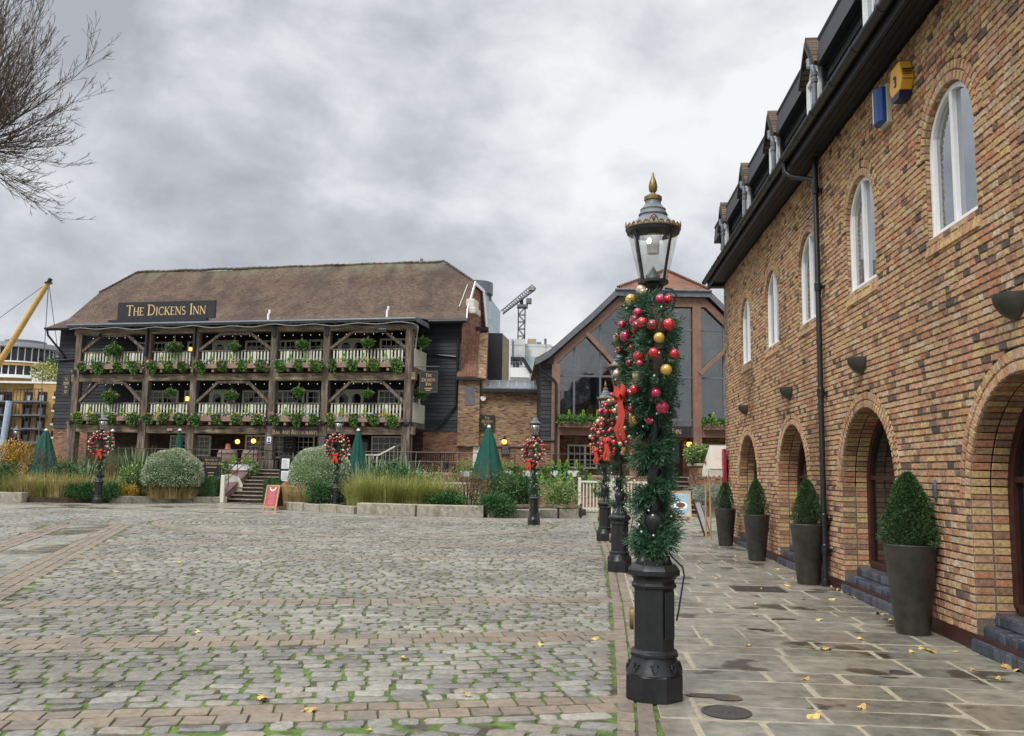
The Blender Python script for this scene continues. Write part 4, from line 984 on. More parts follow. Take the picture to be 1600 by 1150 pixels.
for (a, b) in (((-1.5, 6.6, 14.13), (-2.95, 4.95, 12.45)), ((19.3, 6.6, 14.13), (21.6, 4.95, 12.45))):
    a = np.array(a); b = np.array(b)
    for i in range(12): S.tube([a+(b-a)*i/12, a+(b-a)*(i+.95)/12+np.array([0, 0, .03])], .07, 7)
S.build('ridge_tiles', M['tile'], inn, smooth='auto')
S = MB().bar((21.66, 4.9, 12.40), (21.8, 2.72, 10.30), .05, .22); S.bar((21.8, 2.7, 10.30), (22.08, 1.64, 9.66), .05, .2); S.bar((21.66, 6.9, 12.4), (21.8, 7.3, 10.3), .05, .22); S.bar((21.66, 4.95, 12.36), (21.66, 6.9, 12.36), .05, .2)
S.build('bargeboard', M['white'], inn)
MB().bar((21.25, 4.7, 12.25), (21.3, 2.9, 10.64), .03, .03).build('verge_strip', M['cream'], inn)
S = MB().box(21.62, 22.2, 3.0, 4.2, 10.25, 10.6); S.box(21.62, 22.1, 3.1, 4.1, 10.6, 11.1); S.build('extract_vent', M['canvas'], inn, bevel=.05)
S = MB().box(-3.75, 22.05, 1.56, 1.66, 9.48, 9.68); S.tube([(-3.75, 1.52, 9.60), (22.1, 1.52, 9.58)], .07, 8); S.build('gutter', M['blackpaint'], inn)
pipes = []
pipes.append(MB().tube([(-3.6, 1.55, 9.55), (-3.55, 1.6, 9.2), (-2.9, 2.25, 8.1), (-2.9, 2.3, 7.9)], .06, 8)); pipes.append(MB().tube([(21.9, 1.55, 9.55), (21.75, 1.8, 9.25), (21.45, 2.28, 8.8), (21.4, 2.28, 5.1), (20.3, 2.2, 3.75), (19.75, 1.6, 3.7), (19.72, -.1, 3.62), (19.72, -.15, 3.4), (19.72, -.15, TZ)], .055, 8)); pipes.append(MB().tube([(19.9, 2.28, 7.9), (21.35, 2.28, 7.75)], .05, 8)); pipes.append(MB().tube([(-3.9, 2.28, 7.75), (-.3, 2.28, 7.95)], .05, 8))
for u in (4.38, 7.3): pipes.append(MB().tube([(u-.02, -.3, 9.3), (u-.02, -.26, 9.0), (u-.02, -.26, 7.6)], .09, 8))
for u in (11.95, 14.95): MB().box(u-.1, u+.1, -.26, -.2, 8.6, 9.15).build('post_strap', M['black'], inn)
for S in pipes: S.build('downpipe', M['black'], inn, smooth='auto')
for i, u in enumerate(PU):
    S = MB(); w = .24
    S.box(u-w, u+w, -.2, .22, TZ, 3.95); S.box(u-.20+.02*i % .03, u+.20, -.17, .2, 3.95, 6.3); S.box(u-.19, u+.19, -.16, .2, 6.3, 9.0)
    if i in (3, 4, 5): S.box(u-w-.12, u+w+.1, -.28, .3, TZ, 2.05)
    S.build('post', M['wood'], inn, bevel=.03)
    if i in (0, 2, 3, 4, 5): MB().lathe([(.0, .02), (.25, .02), (.28, .1), (.28, .22), (0, .25)], 12, (u, -.02, 3.85)).build('post_cap', M['blackpaint'], inn)
for z0, z1 in ((3.42, 3.82), (6.24, 6.66), (8.88, 9.2)):
    S = MB(); lim = [-.35]+PU[1:-1]+[19.9]
    for a, b in zip(lim[:-1], lim[1:]): S.box(a, b-.01, -.14+R.uniform(-.02, .02), .22, z0+R.uniform(-.03, .03), z1+R.uniform(-.03, .03))
    S.build('beam', M['woodh'], inn, bevel=.03)
    S = MB(); u = -.1
    while u < 19.7: S.box(u-.07, u+.07, -.42 if z0 < 8 else -.3, 2.36, z1+.03, z1+.23); u += .62
    S.build('joists', M['woodh'], inn)
for z in (4.05, 6.90): MB().box(-.2, 19.7, -.1, 2.36, z, z+.06).build('balcony_floor', M['wood'], inn)
for z0, zb in ((4.1, 6.26), (6.95, 8.9)):
    for i in (0, 2, 4):
        a, b = PU[i]+.2, PU[i+1]-.2; k = .30*(b-a); S = MB()
        S.bar((a, -.02, z0+.98), (a+k, -.02, zb-.06), .15, .16, up=(0, 1, 0)); S.bar((b, -.02, z0+.98), (b-k, -.02, zb-.06), .15, .16, up=(0, 1, 0)); S.box(a+k-.1, b-k+.1, -.1, .1, zb-.16, zb-.01)
        if i == 4: S.bar((19.5, .2, z0+1.3), (19.5, 1.2, zb+.4), .14, .14)
        if i == 0: S.bar((0, .2, z0+1.0), (0, 1.3, zb+.1), .14, .14)
        S.build('brace', M['wood'], inn, bevel=.015)
for z0 in (4.1, 6.95):
    for i in range(5):
        a, b = PU[i]+.2, PU[i+1]-.2; S = MB(); n = int((b-a)/.185); st = (b-a)/n
        for j in range(1, n):
            w = .08 if j % 7 == 3 else .038
            S.box(a+st*j-w, a+st*j+w, -.03-.01*(w > .05), .02, z0+.02, z0+.90)
        S.box(a, b, -.02, .015, z0+.0, z0+.08)
        r_ = S.build('railing', M['cream'], inn); MB().box(a, b, -.06, .06, z0+.90, z0+.96).build('handrail', M['wood'], r_)
    S = MB()
    for j in range(12): S.box(19.62, 19.68, .25+.175*j, .25+.175*j+.165, z0-.05, z0+1.0)
    S.build('side_railing', M['cream'], inn); MB().box(19.55, 19.75, .2, 2.36, z0-.3, z0-.06).build('side_beam', M['wood'], inn)
S = MB().prism([(-.5, 9.40), (-.5, 9.46), (2.3, 9.86), (2.3, 9.78)], -.5, 19.95, 'x'); S.build('balcony_roof', M['lead'], inn)
S = MB().box(-.52, 19.97, -.56, -.50, 9.24, 9.46); S.box(19.97, 20.03, -.5, 1.6, 9.2, 9.44); S.tube([(-.52, -.6, 9.36), (19.97, -.6, 9.36)], .06, 8); S.build('fascia', M['slate'], inn)
for u in (1.15, 5.3, 13.0, 16.9): pass
S = MB()
for u, z in ((10.8, 10.0), (17.75, 10.05)): S.tube([(u, 1.2, z-.3), (u, 1.2, z+.10), (u+.06, 1.2, z+.16), (u+.06, 1.2, z+.34)], .06, 8)
S.build('flue', M['white'], inn)
def window(u0, u1, z0, z1, nx, nz, v=2.35, par=None, fr=.09, m='cream', mull=(), gl='glass'):
    S = MB(); S.box(u0-fr, u0, v-.07, v, z0-fr, z1+fr); S.box(u1, u1+fr, v-.07, v, z0-fr, z1+fr); S.box(u0, u1, v-.07, v, z1, z1+fr); S.box(u0-.03, u1+.03, v-.12, v, z0-fr, z0)
    for i in range(1, nx):
        u = u0+(u1-u0)*i/nx; w = .05 if i in mull else .016; S.box(u-w, u+w, v-.06-.01*(i in mull), v-.02, z0, z1)
    for j in range(1, nz): z = z0+(z1-z0)*j/nz; S.box(u0, u1, v-.055, v-.022, z-.016, z+.016)
    w_ = S.build('window', M[m], par or inn); MB().box(u0, u1, v-.03, v-.025, z0, z1).build('pane', M[gl], w_)
    return w_
for z0 in (4.1, 6.95):
    window(2.1, 4.75, z0+.85, z0+1.75, 9, 3, mull=(3, 6), fr=.11); window(5.35, 5.95, z0+.85, z0+1.75, 2, 3, fr=.11)
    window(9.0, 12.55, z0+.85, z0+1.75, 12, 3, mull=(4, 8), fr=.11); window(12.9, 13.5, z0+.85, z0+1.75, 2, 3, fr=.11)
    window(17.1, 19.3, z0+.85, z0+1.75, 8, 3, mull=(4,), fr=.11)
    for u in (6.9, 14.6):
        S = MB().box(u-.08, u+1.55, 2.28, 2.36, z0+.05, z0+1.9); d = S.build('door', M['cream'], inn)
        S = MB()
        for q in (.08, .82): S.prism(arcpts(u+q+.33, .26, z0+1.4, z0+.9, 10), 2.268, 2.279)
        S.build('pane', M['glass'], d)
window(9.3, 13.3, 2.25, 3.35, 14, 4, 2.36, mull=(5, 10)); window(13.75, 14.4, 2.0, 3.35, 2, 4, 2.36); window(16.8, 18.4, 2.1, 3.35, 5, 4, 2.36); window(4.6, 7.0, 2.3, 3.3, 8, 4, 2.36)
S = MB().box(15.9, 16.6, 2.26, 2.36, TZ, 3.3); d = S.build('door', M['blackpaint'], inn); MB().box(16.0, 16.5, 2.25, 2.262, 2.3, 3.1).build('pane', M['glass'], d)
S = MB(); S.bar((17.3, 1.7, 2.4), (18.9, 1.7, 3.15), .05, .06); S.bar((17.3, 1.7, 1.7), (18.9, 1.7, 2.45), .05, .06)
for k in range(8): S.box(17.32+.22*k, 17.36+.22*k, 1.68, 1.72, 1.65+.1*k, 2.42+.1*k)
S.build('stair_rail', M['cream'], inn)
# festoon bulbs
for z, lab in ((8.84, 'string of small white bulbs under the top beam of the inn'), (6.2, 'string of small white bulbs under the middle beam of the inn')):
    t = thing('festoon_lights', lab, 'string lights', IN(0, .3, z), IR); S = MB(); B = MB()
    for k in range(38):
        u = .3+k*.51; S.tube([(u, 0, .0), (u+.25, 0, -.05), (u+.51, 0, .0)], .008, 4, cap=False); B.ball((u+.25, 0, -.10), .022, 6)
    S.build('cable', M['black'], t); B.build('bulb_row', M['bulb'], t)
t = tag(MB().tube([(-.3+20.2*i/60, -.62, 9.12+.05*math.sin(i*.9)+.03*math.sin(i*.37)) for i in range(61)]+[(20.1, -.5, 8.9), (19.95, -.3, 8.3), (19.9, -.25, 7.5)], .022, 5).build('cable', M['lead'], loc=IA), 'pale cable looped along the eaves board of the inn', 'cable'); t.rotation_euler = (0, 0, IR)
# ---------------------------------------------------------------- signs on the inn
t = signboard('inn_sign', 'wide black roof sign reading The Dickens Inn in gold capitals', IN(4.72, .75, 9.86), IR, 6.15, 1.02, [('THE DICKENS INN', .60, 0, .24, .76)], border=False, depth=.12)
MB().box(-3.6, 2.6, -.06, .2, -.12, 0).build('base_rail', M['blackpaint'], t)
sg = signboard('sign_over_door', 'long black fascia sign reading Bar and Restaurants over the inn entrance', IN(13.45, -.25, 3.28), IR, 2.55, .46, [('BAR AND RESTAURANTS', .22, 0, .12, .78)])
def hsign(name, lab, loc, rz):
    t = signboard(name, lab, loc, rz, 1.0, 1.15, [('THE', .17, 0, .83, .8), ('DICKENS', .17, 0, .60, .82), ('INN', .17, 0, .38, .8)])
    text_mb([('ST KATHARINE', .07, 0, .22, 0), ('DOCKS', .07, 0, .11, 0)] if False else [('BAR', .07, 0, .22, 0)][:0]).build('small_lettering', M['goldtext'], t) if 0 else None
    S = MB()
    for k, w in ((0, .42), (1, .26)): S.box(-w/2, w/2, -.005, -.001, .22-.09*k, .25-.09*k)
    S.build('small_print', M['goldtext'], t)
    S = MB().tube([(-.75, .02, 1.36), (.55, .02, 1.36)], .025, 6); S.tube([(-.35, .02, 1.15), (-.35, .02, 1.36)], .012, 5); S.tube([(.35, .02, 1.15), (.35, .02, 1.36)], .012, 5); S.build('bracket', M['black'], t)
    return t
u, z = UI(669, 614, -.1); hsign('hanging_sign', 'black hanging pub sign with gold lettering on the right corner of the inn', IN(u, -.1, z), IR)
u, z = UI(102, 617, .8); hsign('hanging_sign', 'black hanging pub sign on the dark left end of the inn', IN(u, .8, z), IR-.5)
def chalk(lab, loc, rz, w, h, kind=0):
    t = thing('chalkboard', lab, 'chalkboard', loc, rz)
    MB().box(-w/2, w/2, 0, .04, 0, h).build('board', M['blackpaint'], t); S = MB(); rr = random.Random(int(w*1000)+kind)
    for k in range(6):
        zz = h*(.88-.13*k); a = -w*.36; 
        while a < w*.3: l = rr.uniform(.03, .1)*w*3; S.tube([(a+l*i/6, -.003, zz+.018*h*math.sin(i*2.+k)) for i in range(6)], .005+.004*w, 4); a += l+.04*w
    S.build('chalk_writing', M['chalk'], t); return t
u, z = UI(452, 707, 1.9); chalk('tall chalkboard with menu writing beside the inn door', IN(u, 1.9, z), IR, .75, 1.25)
u, z = UI(503, 698, -.22); chalk('small chalkboard fixed to the post right of the entrance sign', IN(u, -.24, z), IR, .42, .55, 1)
u, z = UI(420, 693, -.24); t = thing('notice', 'small white and blue notice on the timber post left of the entrance sign', 'notice', IN(u, -.24, z), IR); MB().box(-.12, .12, 0, .02, 0, .36).build('card', M['white'], t); MB().box(-.1, .1, -.003, -.001, .02, .10).box(-.04, .04, -.003, -.001, .14, .3).build('printed_mark', M['bluepl'], t)
u, z = UI(406, 676, -.2); t = thing('plaque', 'square weathered plaque on the beam left of the entrance post', 'plaque', IN(u, -.2, z), IR); S = MB().box(-.2, .2, 0, .03, 0, .3); S.build('plate', M['wood'], t, bevel=.01); MB().lathe([(.07, -.02), (.09, -.02)], 14, M=Matrix.Translation((0, 0, .15)) @ Matrix.Rotation(pi/2, 4, 'X')).build('ring', M['lead'], t)
u, z = UI(265, 673, -.2); t = thing('plaque', 'small pale plaque on the beam at the second narrow bay of the inn', 'plaque', IN(u, -.2, z), IR); MB().box(-.15, .15, 0, .03, 0, .14).build('plate', M['canvas'], t)
for (px, py), lb in (((371, 690), 'glowing globe lamp inside the inn left of the stairs top'), ((396, 689), 'glowing globe lamp inside the inn nearer the stairs top')):
    u, z = UI(px, py, 1.2); t = thing('pendant_lamp', lb, 'lamp', IN(u, 1.2, z), IR); MB().ball((0, 0, 0), .13, 12).build('globe', M['lampon'], t, smooth=True); MB().tube([(0, 0, .12), (0, 0, 3.95-z)], .015, 5).build('cord', M['black'], t)
for (px, py), lb in (((297, 546), 'lit candle lantern on the upper balcony, second bay'), ((292, 623), 'lit candle lantern on the lower balcony, second bay')):
    u, z = UI(px, py, 2.1); t = thing('wall_lantern', lb, 'lantern', IN(u, 2.1, z), IR); MB().box(-.05, .05, -.05, .05, -.12, .12).box(.08, .16, -.04, .04, -.10, .10).build('light', M['lampon'], t); MB().box(-.09, .2, .05, .2, -.2, .2).build('back_plate', M['gold'], t)
u, z = UI(293, 497, -.5)
for (px, py), lb in (((152, 524), 'small grey floodlight on the first bay of the inn top beam'), ((599, 517), 'black floodlight on the top beam by the right bay')):
    u, z = UI(px, py, -.4); t = thing('floodlight', lb, 'floodlight', IN(u, -.45, z), IR); MB().box(-.24, .24, -.12, .1, -.1, .1).build('housing', M['black'], t, bevel=.03); MB().box(-.04, .04, .1, .3, -.05, .05).build('bracket', M['black'], t)
# ---------------------------------------------------------------- plants on the inn
def clump(mb, c, r, n, L, w, up=.3, ti=(0, 1), hollow=.6, half=False):
    d = unit(n)
    if half: d[:, 2] = np.abs(d[:, 2])
    lump = 1+.16*np.sin(d[:, 0]*5+c[0]*3)+.14*np.sin(d[:, 1]*6+d[:, 2]*5+c[1])
    rr = (hollow+(1-hollow)*NR.random(n)**.6)*lump
    C = np.array(c)+d*np.array(r)*rr[:, None]
    D = d+unit(n)*.8; D[:, 2] += up
    leaves(mb, C, D, NR.uniform(.6, 1.2, n)*L, NR.uniform(.7, 1.2, n)*w, ti[0]+(ti[1]-ti[0])*NR.random(n))
def spike(mb, c, h, n=40, r=.1):
    f = NR.random(n)**1.3; a = NR.random(n)*6.28; rr = r*(1-f)
    C = np.stack([c[0]+rr*np.cos(a), c[1]+rr*np.sin(a), c[2]+h*f], 1); D = np.stack([np.cos(a)*.4, np.sin(a)*.4, 1+0*a], 1)
    leaves(mb, C, D, .09*h/.3, .04*h/.3)
NR = np.random.default_rng(21)
hb0 = None; bw = ['first bay from the left', 'second bay', 'middle bay', 'fourth bay', 'rightmost bay', 'right side end']
def basket():
    S = MB().lathe([(.0, -.25), (.15, -.22), (.26, -.1), (.28, 0), (.26, 0), (0, -.02)], 14); return S
for lev, ps in (('upper', ((178, 545), (272, 541), (366, 540), (472, 537), (575, 534), (660, 533))), ('lower', ((171, 618), (267, 612), (362, 616), (466, 611), (575, 614), (658, 612)))):
    for i, (px, py) in enumerate(ps):
        v = -.3 if i < 5 else .9; u, z = UI(px, py, v); lb = 'leafy hanging basket with a lime spike, %s balcony, %s' % (lev, bw[i])
        sc_ = R.uniform(.68, .95)
        if hb0 is None or (lev == 'lower' and i == 0):
            hb0 = thing('hanging_basket', lb, 'hanging basket', IN(u, v, z), R.random()*6, 'hanging baskets along the inn balconies', 1)
            basket().build('basket', M['bark'], hb0)
            S = MB(); clump(S, (0, 0, -.02), (.42, .42, .23), 900, .09, .07, .0, (0, 1), .5); clump(S, (.18, .1, -.22), (.2, .2, .22), 200, .09, .07, -.5); clump(S, (-.2, -.14, -.2), (.2, .2, .2), 200, .09, .07, -.5); S.build('trailing_foliage', M['ivy'], hb0)
            S = MB(); spike(S, (0, 0, .16), .24, 60, .07); S.build('spike', M['limespike'], hb0)
            S = MB(); n = 60; d = unit(n); d[:, 2] = np.abs(d[:, 2])*.7; leaves(S, d*np.array([.45, .45, .32])*NR.uniform(.8, 1.05, (n, 1)), d+unit(n)*.6, .06, .06); S.build('flowers', M['flower'], hb0)
            S = MB()
            for a in (0, 2.1, 4.2): S.tube([(.27*math.cos(a), .27*math.sin(a), 0), (0, 0, .75)], .008, 4)
            S.tube([(0, 0, .75), (0, 0, 1.0)], .01, 4); S.build('chain', M['black'], hb0)
        else:
            c = dup(hb0, lb, IN(u, v, z), R.random()*6, (sc_, sc_, sc_*R.uniform(.85, 1.05)))
for lev, z0 in (('upper', 6.88), ('lower', 4.04)):
    for i in range(5):
        a, b = PU[i]+.1, PU[i+1]-.1; ln = b-a
        t = thing('flower_trough', 'pink flower trough with ivy below the %s balcony rail, %s' % (lev, bw[i]), 'flower trough', IN((a+b)/2, -.34, z0), IR, 0 or 'flower troughs along the inn balconies')
        MB().box(-ln/2+.1, ln/2-.1, -.14, .12, 0, .26).build('trough', M['trough'], t, bevel=.01)
        S = MB(); Fl = MB(); Sp = MB(); k = 3 if ln < 3.4 else 4
        for j in range(k):
            x = -ln/2+ln*(j+.5)/k*1.0+R.uniform(-.12, .12); x = x*1.06
            clump(S, (x, -.14, .18), (.34*R.uniform(.6, 1.15), .2, .21*R.uniform(.7, 1.2)), 300, .11, .085, .0, R.choice([(0, .7), (.1, 1), (.3, 1), (0, 1)]), .4); clump(S, (x+.1, -.2, -.02), (.22*R.uniform(.5, 1.1), .11, .22*R.uniform(.4, 1.3)), 160, .10, .08, -.4)
        x = -ln/2+.2
        while x < ln/2-.1:
            if R.random() < .6: clump(S, (x, -.02, .32), (.14, .1, .10), 26, .09, .05, .6)
            n = 11; C = np.stack([x+NR.normal(size=n)*.10, -.10+NR.normal(size=n)*.05, .33+NR.random(n)*.12], 1); leaves(Fl, C, unit(n)+np.array([0, -.5, .5]), .085, .08, np.full(n, R.random()))
            x += .24
        for j in range(k-1): spike(Sp, (-ln/2+ln*(j+1)/k+R.uniform(-.1, .1), -.05, .28), .42, 60, .10)
        S.build('trailing_ivy', M['ivy'], t); Fl.build('flowers', M['flower'], t); Sp.build('spikes', M['limespike'], t)
# ---------------------------------------------------------------- brick link between the inn and the glass-fronted building
LO = (-2.85, 46., 0)
lk = thing('brick_link_building', 'brick link with glazed lean-to roof between the inn and glass-fronted building', 'building', LO)
MB().box(0, 4.9, 0, 5, 2.95, 5.98).build('upper_wall', M['brickfar'], lk); MB().box(0, 4.9, -.02, 5, 0, 2.95).build('lower_wall', M['brickred'], lk)
S = MB().box(0, 1.15, -.25, 3, 2.95, 6.62); S.prism([(-.25, 6.6), (3.2, 9.85), (3.2, 6.6)], .95, 1.45, 'x'); S.box(1.15, 1.45, -.1, 3, 5.98, 6.6); S.build('bay_wall', M['brickfar'], lk)
S = MB().prism([(-.45, 6.55), (-.45, 6.68), (2.9, 9.75), (2.9, 9.6)], -.1, .97, 'x'); S.build('bay_roof', M['tilered'], lk)
MB().box(-.12, 1.2, -.5, -.28, 6.48, 6.6).build('bay_gutter', M['blackpaint'], lk); MB().box(-.1, 1.45, 2.85, 3.3, 9.7, 9.92).build('bay_capping', M['blackpaint'], lk)
MB().box(.35, .88, -.275, -.255, 5.15, 6.15).build('bay_vent', M['slate'], lk)
S = MB(); S.prism([(-.35, 6.0), (-.35, 6.08), (1.6, 6.62), (1.6, 6.5)], 1.3, 4.85, 'x'); S.build('glazed_roof', M['slate'], lk)
S = MB()
for k in range(7): S.bar((1.7+.47*k, -.33, 6.11), (1.7+.47*k, 1.6, 6.65), .05, .04)
S.box(1.25, 4.85, 1.58, 1.7, 6.5, 6.72); S.build('glazing_bars', M['lead'], lk)
S = MB().box(1.2, 4.9, -.42, -.3, 5.86, 6.03); S.tube([(1.15, -.12, 6.6), (1.2, -.12, 6.1), (1.25, -.3, 5.95)], .05, 8); S.tube([(1.17, -.1, 6.55), (1.17, -.1, 6.1)], .05, 8); S.build('gutter', M['blackpaint'], lk)
S = MB(); S.box(1.4, 2.28, 3, 8, 6.4, 9.6); S.build('black_clad_shaft', M['blackboards'], lk); MB().prism([(2.28, 3.0), (2.66, 5.2), (2.66, 8), (2.28, 8)], 6.4, 9.55, 'z').build('rendered_shaft_side', M['kerb'], lk)
S = MB(); S.tube([(0, -.06, 3.0), (4.8, -.06, 2.98)], .05, 8); S.build('pipe', M['purple'], lk)
S = MB().box(.85, 2.0, -.1, -.03, TZ-.1, 2.95); d = S.build('door', M['cream'], lk); MB().box(1.2, 1.65, -.106, -.099, 1.9, 2.6).build('pane', M['glass'], d)
def LP(px, py, Y=45.9): p = P(px, py, Y); return tuple(p)
signboard('suite_sign', 'black sign with gold lettering on the brick link wall behind the parasol', LP(761, 673), 0, .78, .86, [('THE', .14, 0, .62, .8), ('DICKENS', .14, 0, .44, .8), ('SUITE', .14, 0, .26, .8)])
chalk('small chalkboard on the brick link under the glowing lamp', LP(789.5, 712), 0, .44, .58, 2)
t = thing('wall_lantern', 'glowing wall lantern on the brick link beside the pale door', 'lantern', LP(788, 690, 45.85)); MB().ball((0, 0, 0), .14, 12).build('globe', M['lampon'], t, smooth=True); S = MB().box(-.04, .04, 0, .12, -.02, .3); S.lathe([(.15, .1), (.04, .2)], 10); S.build('bracket', M['black'], t)
t = thing('alarm_box', 'small white shield-shaped alarm box on the brick link wall', 'alarm box', LP(755, 626)); MB().prism([(-.13, .22), (.13, .22), (.15, .1), (.08, -.02), (-.08, -.02), (-.15, .1)], -.1, 0).build('cover', M['white'], t, bevel=.02); MB().prism([(-.07, -.03), (.07, -.03), (.04, -.06), (-.04, -.06)], -.09, 0).build('strobe', M['redboard'], t)
# ---------------------------------------------------------------- glass-fronted gabled building
GO = (0., 41., 0)
gb = thing('glass_gabled_building', 'brown-framed gabled building with tall dark glazing and a tiled half-hipped roof', 'building', GO)
roofl = [(1.1, 6.95), (1.75, 7.32), (2.6, 8.1), (3.8, 9.2), (5.0, 10.4)]; roofr = [(9.44, 10.4), (10.64, 9.2), (11.84, 8.1), (12.7, 7.32), (13.35, 6.95)]
S = MB()
for a, b in list(zip(roofl[:-1], roofl[1:]))+list(zip(roofr[:-1], roofr[1:])):
    S.add([(a[0], -.45, a[1]+.1), (b[0], -.45, b[1]+.1), (b[0], 12, b[1]+.1), (a[0], 12, a[1]+.1)], [(0, 1, 2, 3)])
S.add([(5.0, -.45, 10.5), (9.44, -.45, 10.5), (7.9, 2.6, 12.15)], [(0, 1, 2)])
S.add([(5.0, -.45, 10.5), (7.9, 2.6, 12.15), (7.9, 12, 12.15), (5.0, 12, 10.5)], [(0, 1, 2, 3)]); S.add([(9.44, -.45, 10.5), (7.9, 2.6, 12.15), (7.9, 12, 12.15), (9.44, 12, 10.5)], [(0, 1, 2, 3)])
rr_ = S.build('roof', M['tilered'], gb); sm = rr_.modifiers.new('Solidify', 'SOLIDIFY'); sm.thickness = .1
S = MB()
for a, b in ((7.9, 5.0), (7.9, 9.44)):
    p0, p1 = np.array((7.9, 2.6, 12.2)), np.array((b, -.45, 10.55))
    for i in range(22): S.tube([p0+(p1-p0)*i/22, p0+(p1-p0)*(i+.85)/22+np.array((0, 0, .04))], .06, 6)
S.build('hip_tiles', M['tilered'], gb)
S = MB()
pl = roofl+roofr
S.arch([(x, z-.24) for x, z in pl], [(x, z+.06) for x, z in pl], -.46, -.36)
S.tube([(4.9, -.5, 10.45), (9.55, -.5, 10.45)], .06, 8); S.build('bargeboard', M['slate'], gb)
S = MB()
inset = [(2.0, 6.9), (2.75, 7.65), (3.95, 8.75), (5.15, 9.93), (9.3, 9.93), (10.5, 8.75), (11.7, 7.65), (12.5, 6.9)]
S.arch([(x, z-.22) for x, z in inset], [(x, z+.24) for x, z in inset], -.2, 0.)
for x in (2.12, 5.85, 8.88, 12.1): S.box(x-.2, x+.2, -.22, .1, 0, 6.8 if x < 3 else 9.9 if x == 5.85 else 7.2 if x > 12 else 10.0)
S.bar((3.55, -.12, 8.35), (6.0, -.12, 5.75), .2, .30, up=(0, 1, 0)); S.bar((11.0, -.12, 8.35), (9.0, -.12, 6.45), .2, .32, up=(0, 1, 0))
S.box(2.3, 14, -.18, .12, 3.42, 3.8); S.build('timber_frame', M['brownpaint'], gb, bevel=.01)
gp = [(2.1, 3.8), (12.4, 3.8), (12.4, 6.9)]+[(x, z) for x, z in inset[::-1][1:-1]]+[(2.1, 6.8)]
MB().prism(gp, .02, .03).build('glazing', clear('large_dark_glazing', (.55, .60, .63), .84), gb)
S = MB()
for x in (3.0, 4.25, 6.75, 7.45, 10.2, 11.5): 
    zt = float(np.interp(x, [p[0] for p in inset], [p[1] for p in inset])); S.box(x-.045, x+.045, -.04, .06, 3.8, zt-.1)
for z in (4.25, 6.28): S.box(2.3, 14, -.03, .05, z-.045, z+.045)
for z in (8.6,): S.box(6.0, 12, -.03, .05, z-.045, z+.045)
S.bar((4.8, 0, 7.05), (6.0, 0, 8.3), .08, .07, up=(0, 1, 0)); S.build('mullions', M['slate'], gb)
S = MB()
for x0, x1, z0, z1 in ((2.4, 2.85, 4.2, 6.1), (2.35, 3.3, 6.4, 7.7), (4.1, 4.4, 4.3, 6.3), (8.15, 8.6, 4.2, 5.9), (9.2, 9.6, 4.2, 6.0), (9.3, 10.0, 6.6, 8.6), (3.8, 4.6, 7.4, 8.4)):
    n = 16; Vc = []
    for i in range(n+1): Vc += [(x0+(x1-x0)*i/n, .35+.07*math.sin(i*2.1), z0), (x0+(x1-x0)*i/n, .35+.07*math.sin(i*2.1), z1)]
    S.add(Vc, [(2*i, 2*i+2, 2*i+3, 2*i+1) for i in range(n)])
S.build('curtain', M['curtain'], gb)
S = MB().prism(gp, 3.5, 3.6); S.box(2.2, 14.2, .06, 4, 3.45, 3.5); S.build('dark_interior', M['blackpaint'], gb)
S = MB(); n = 18; hb = .2
for k in range(n): z = 3.2+.2*k; S.prism([(-.06, z), (0, z), (0, z+.22), (-.03, z+.22)], 1.42, 2.0, 'x'); S.prism([(1.36, z), (1.42, z), (1.42, z+.22), (1.39, z+.22)], -.03, 8, 'y')
S.box(1.42, 2.0, 0, 8, 3.2, 6.8); S.build('weatherboard_wall', M['blackboards'], gb)
S = MB().tube([(1.25, -.45, 6.8), (1.35, -.4, 6.5), (2.0, -.28, 6.05), (2.12, -.28, 5.9), (2.12, -.28, .5)], .055, 8); S.tube([(1.3, -.2, 3.15), (2.1, -.25, 3.15)], .05, 8); S.build('downpipe', M['black'], gb, smooth='auto')
S = MB().box(1.5, 14, 1.6, 1.8, 0, 3.45); S.box(1.5, 2.0, .1, 1.6, 0, 3.2); S.build('ground_floor_wall', M['brickred'], gb)
window(2.9, 4.2, 1.95, 2.95, 5, 3, 1.58, gb, mull=(3,)); window(9.3, 12, 2.2, 3.1, 6, 3, 1.58, gb)
S = MB().box(7.5, 8.5, 1.54, 1.6, 1.5, 3.3); d = S.build('door', M['redbr'], gb); MB().box(7.65, 8.35, 1.53, 1.541, 2.2, 3.1).build('pane', M['glass'], d)
signboard('sign_over_door', 'black sign reading The Dickens Inn under the glass gable, half behind the nearest garland', (7.0, 40.72, 3.44), 0, 3.2, .5, [('THE DICKENS INN', .25, .0, .125, .8)])
for (px, py, Y), lb in (((929, 700, 42.4), 'glowing lantern by the small-paned window under the glass gable'), ((1077, 694, 42.3), 'glowing lantern above the round bush under the glass gable')):
    t = thing('wall_lantern', lb, 'lantern', P(px, py, Y)); MB().ball((0, 0, 0), .13, 12, sq=(1, 1, 1.2)).build('globe', M['lampon'], t, smooth=True); S = MB().box(-.03, .03, 0, .25, .1, .25); S.lathe([(.16, .1), (.05, .22)], 8); S.build('bracket', M['black'], t)
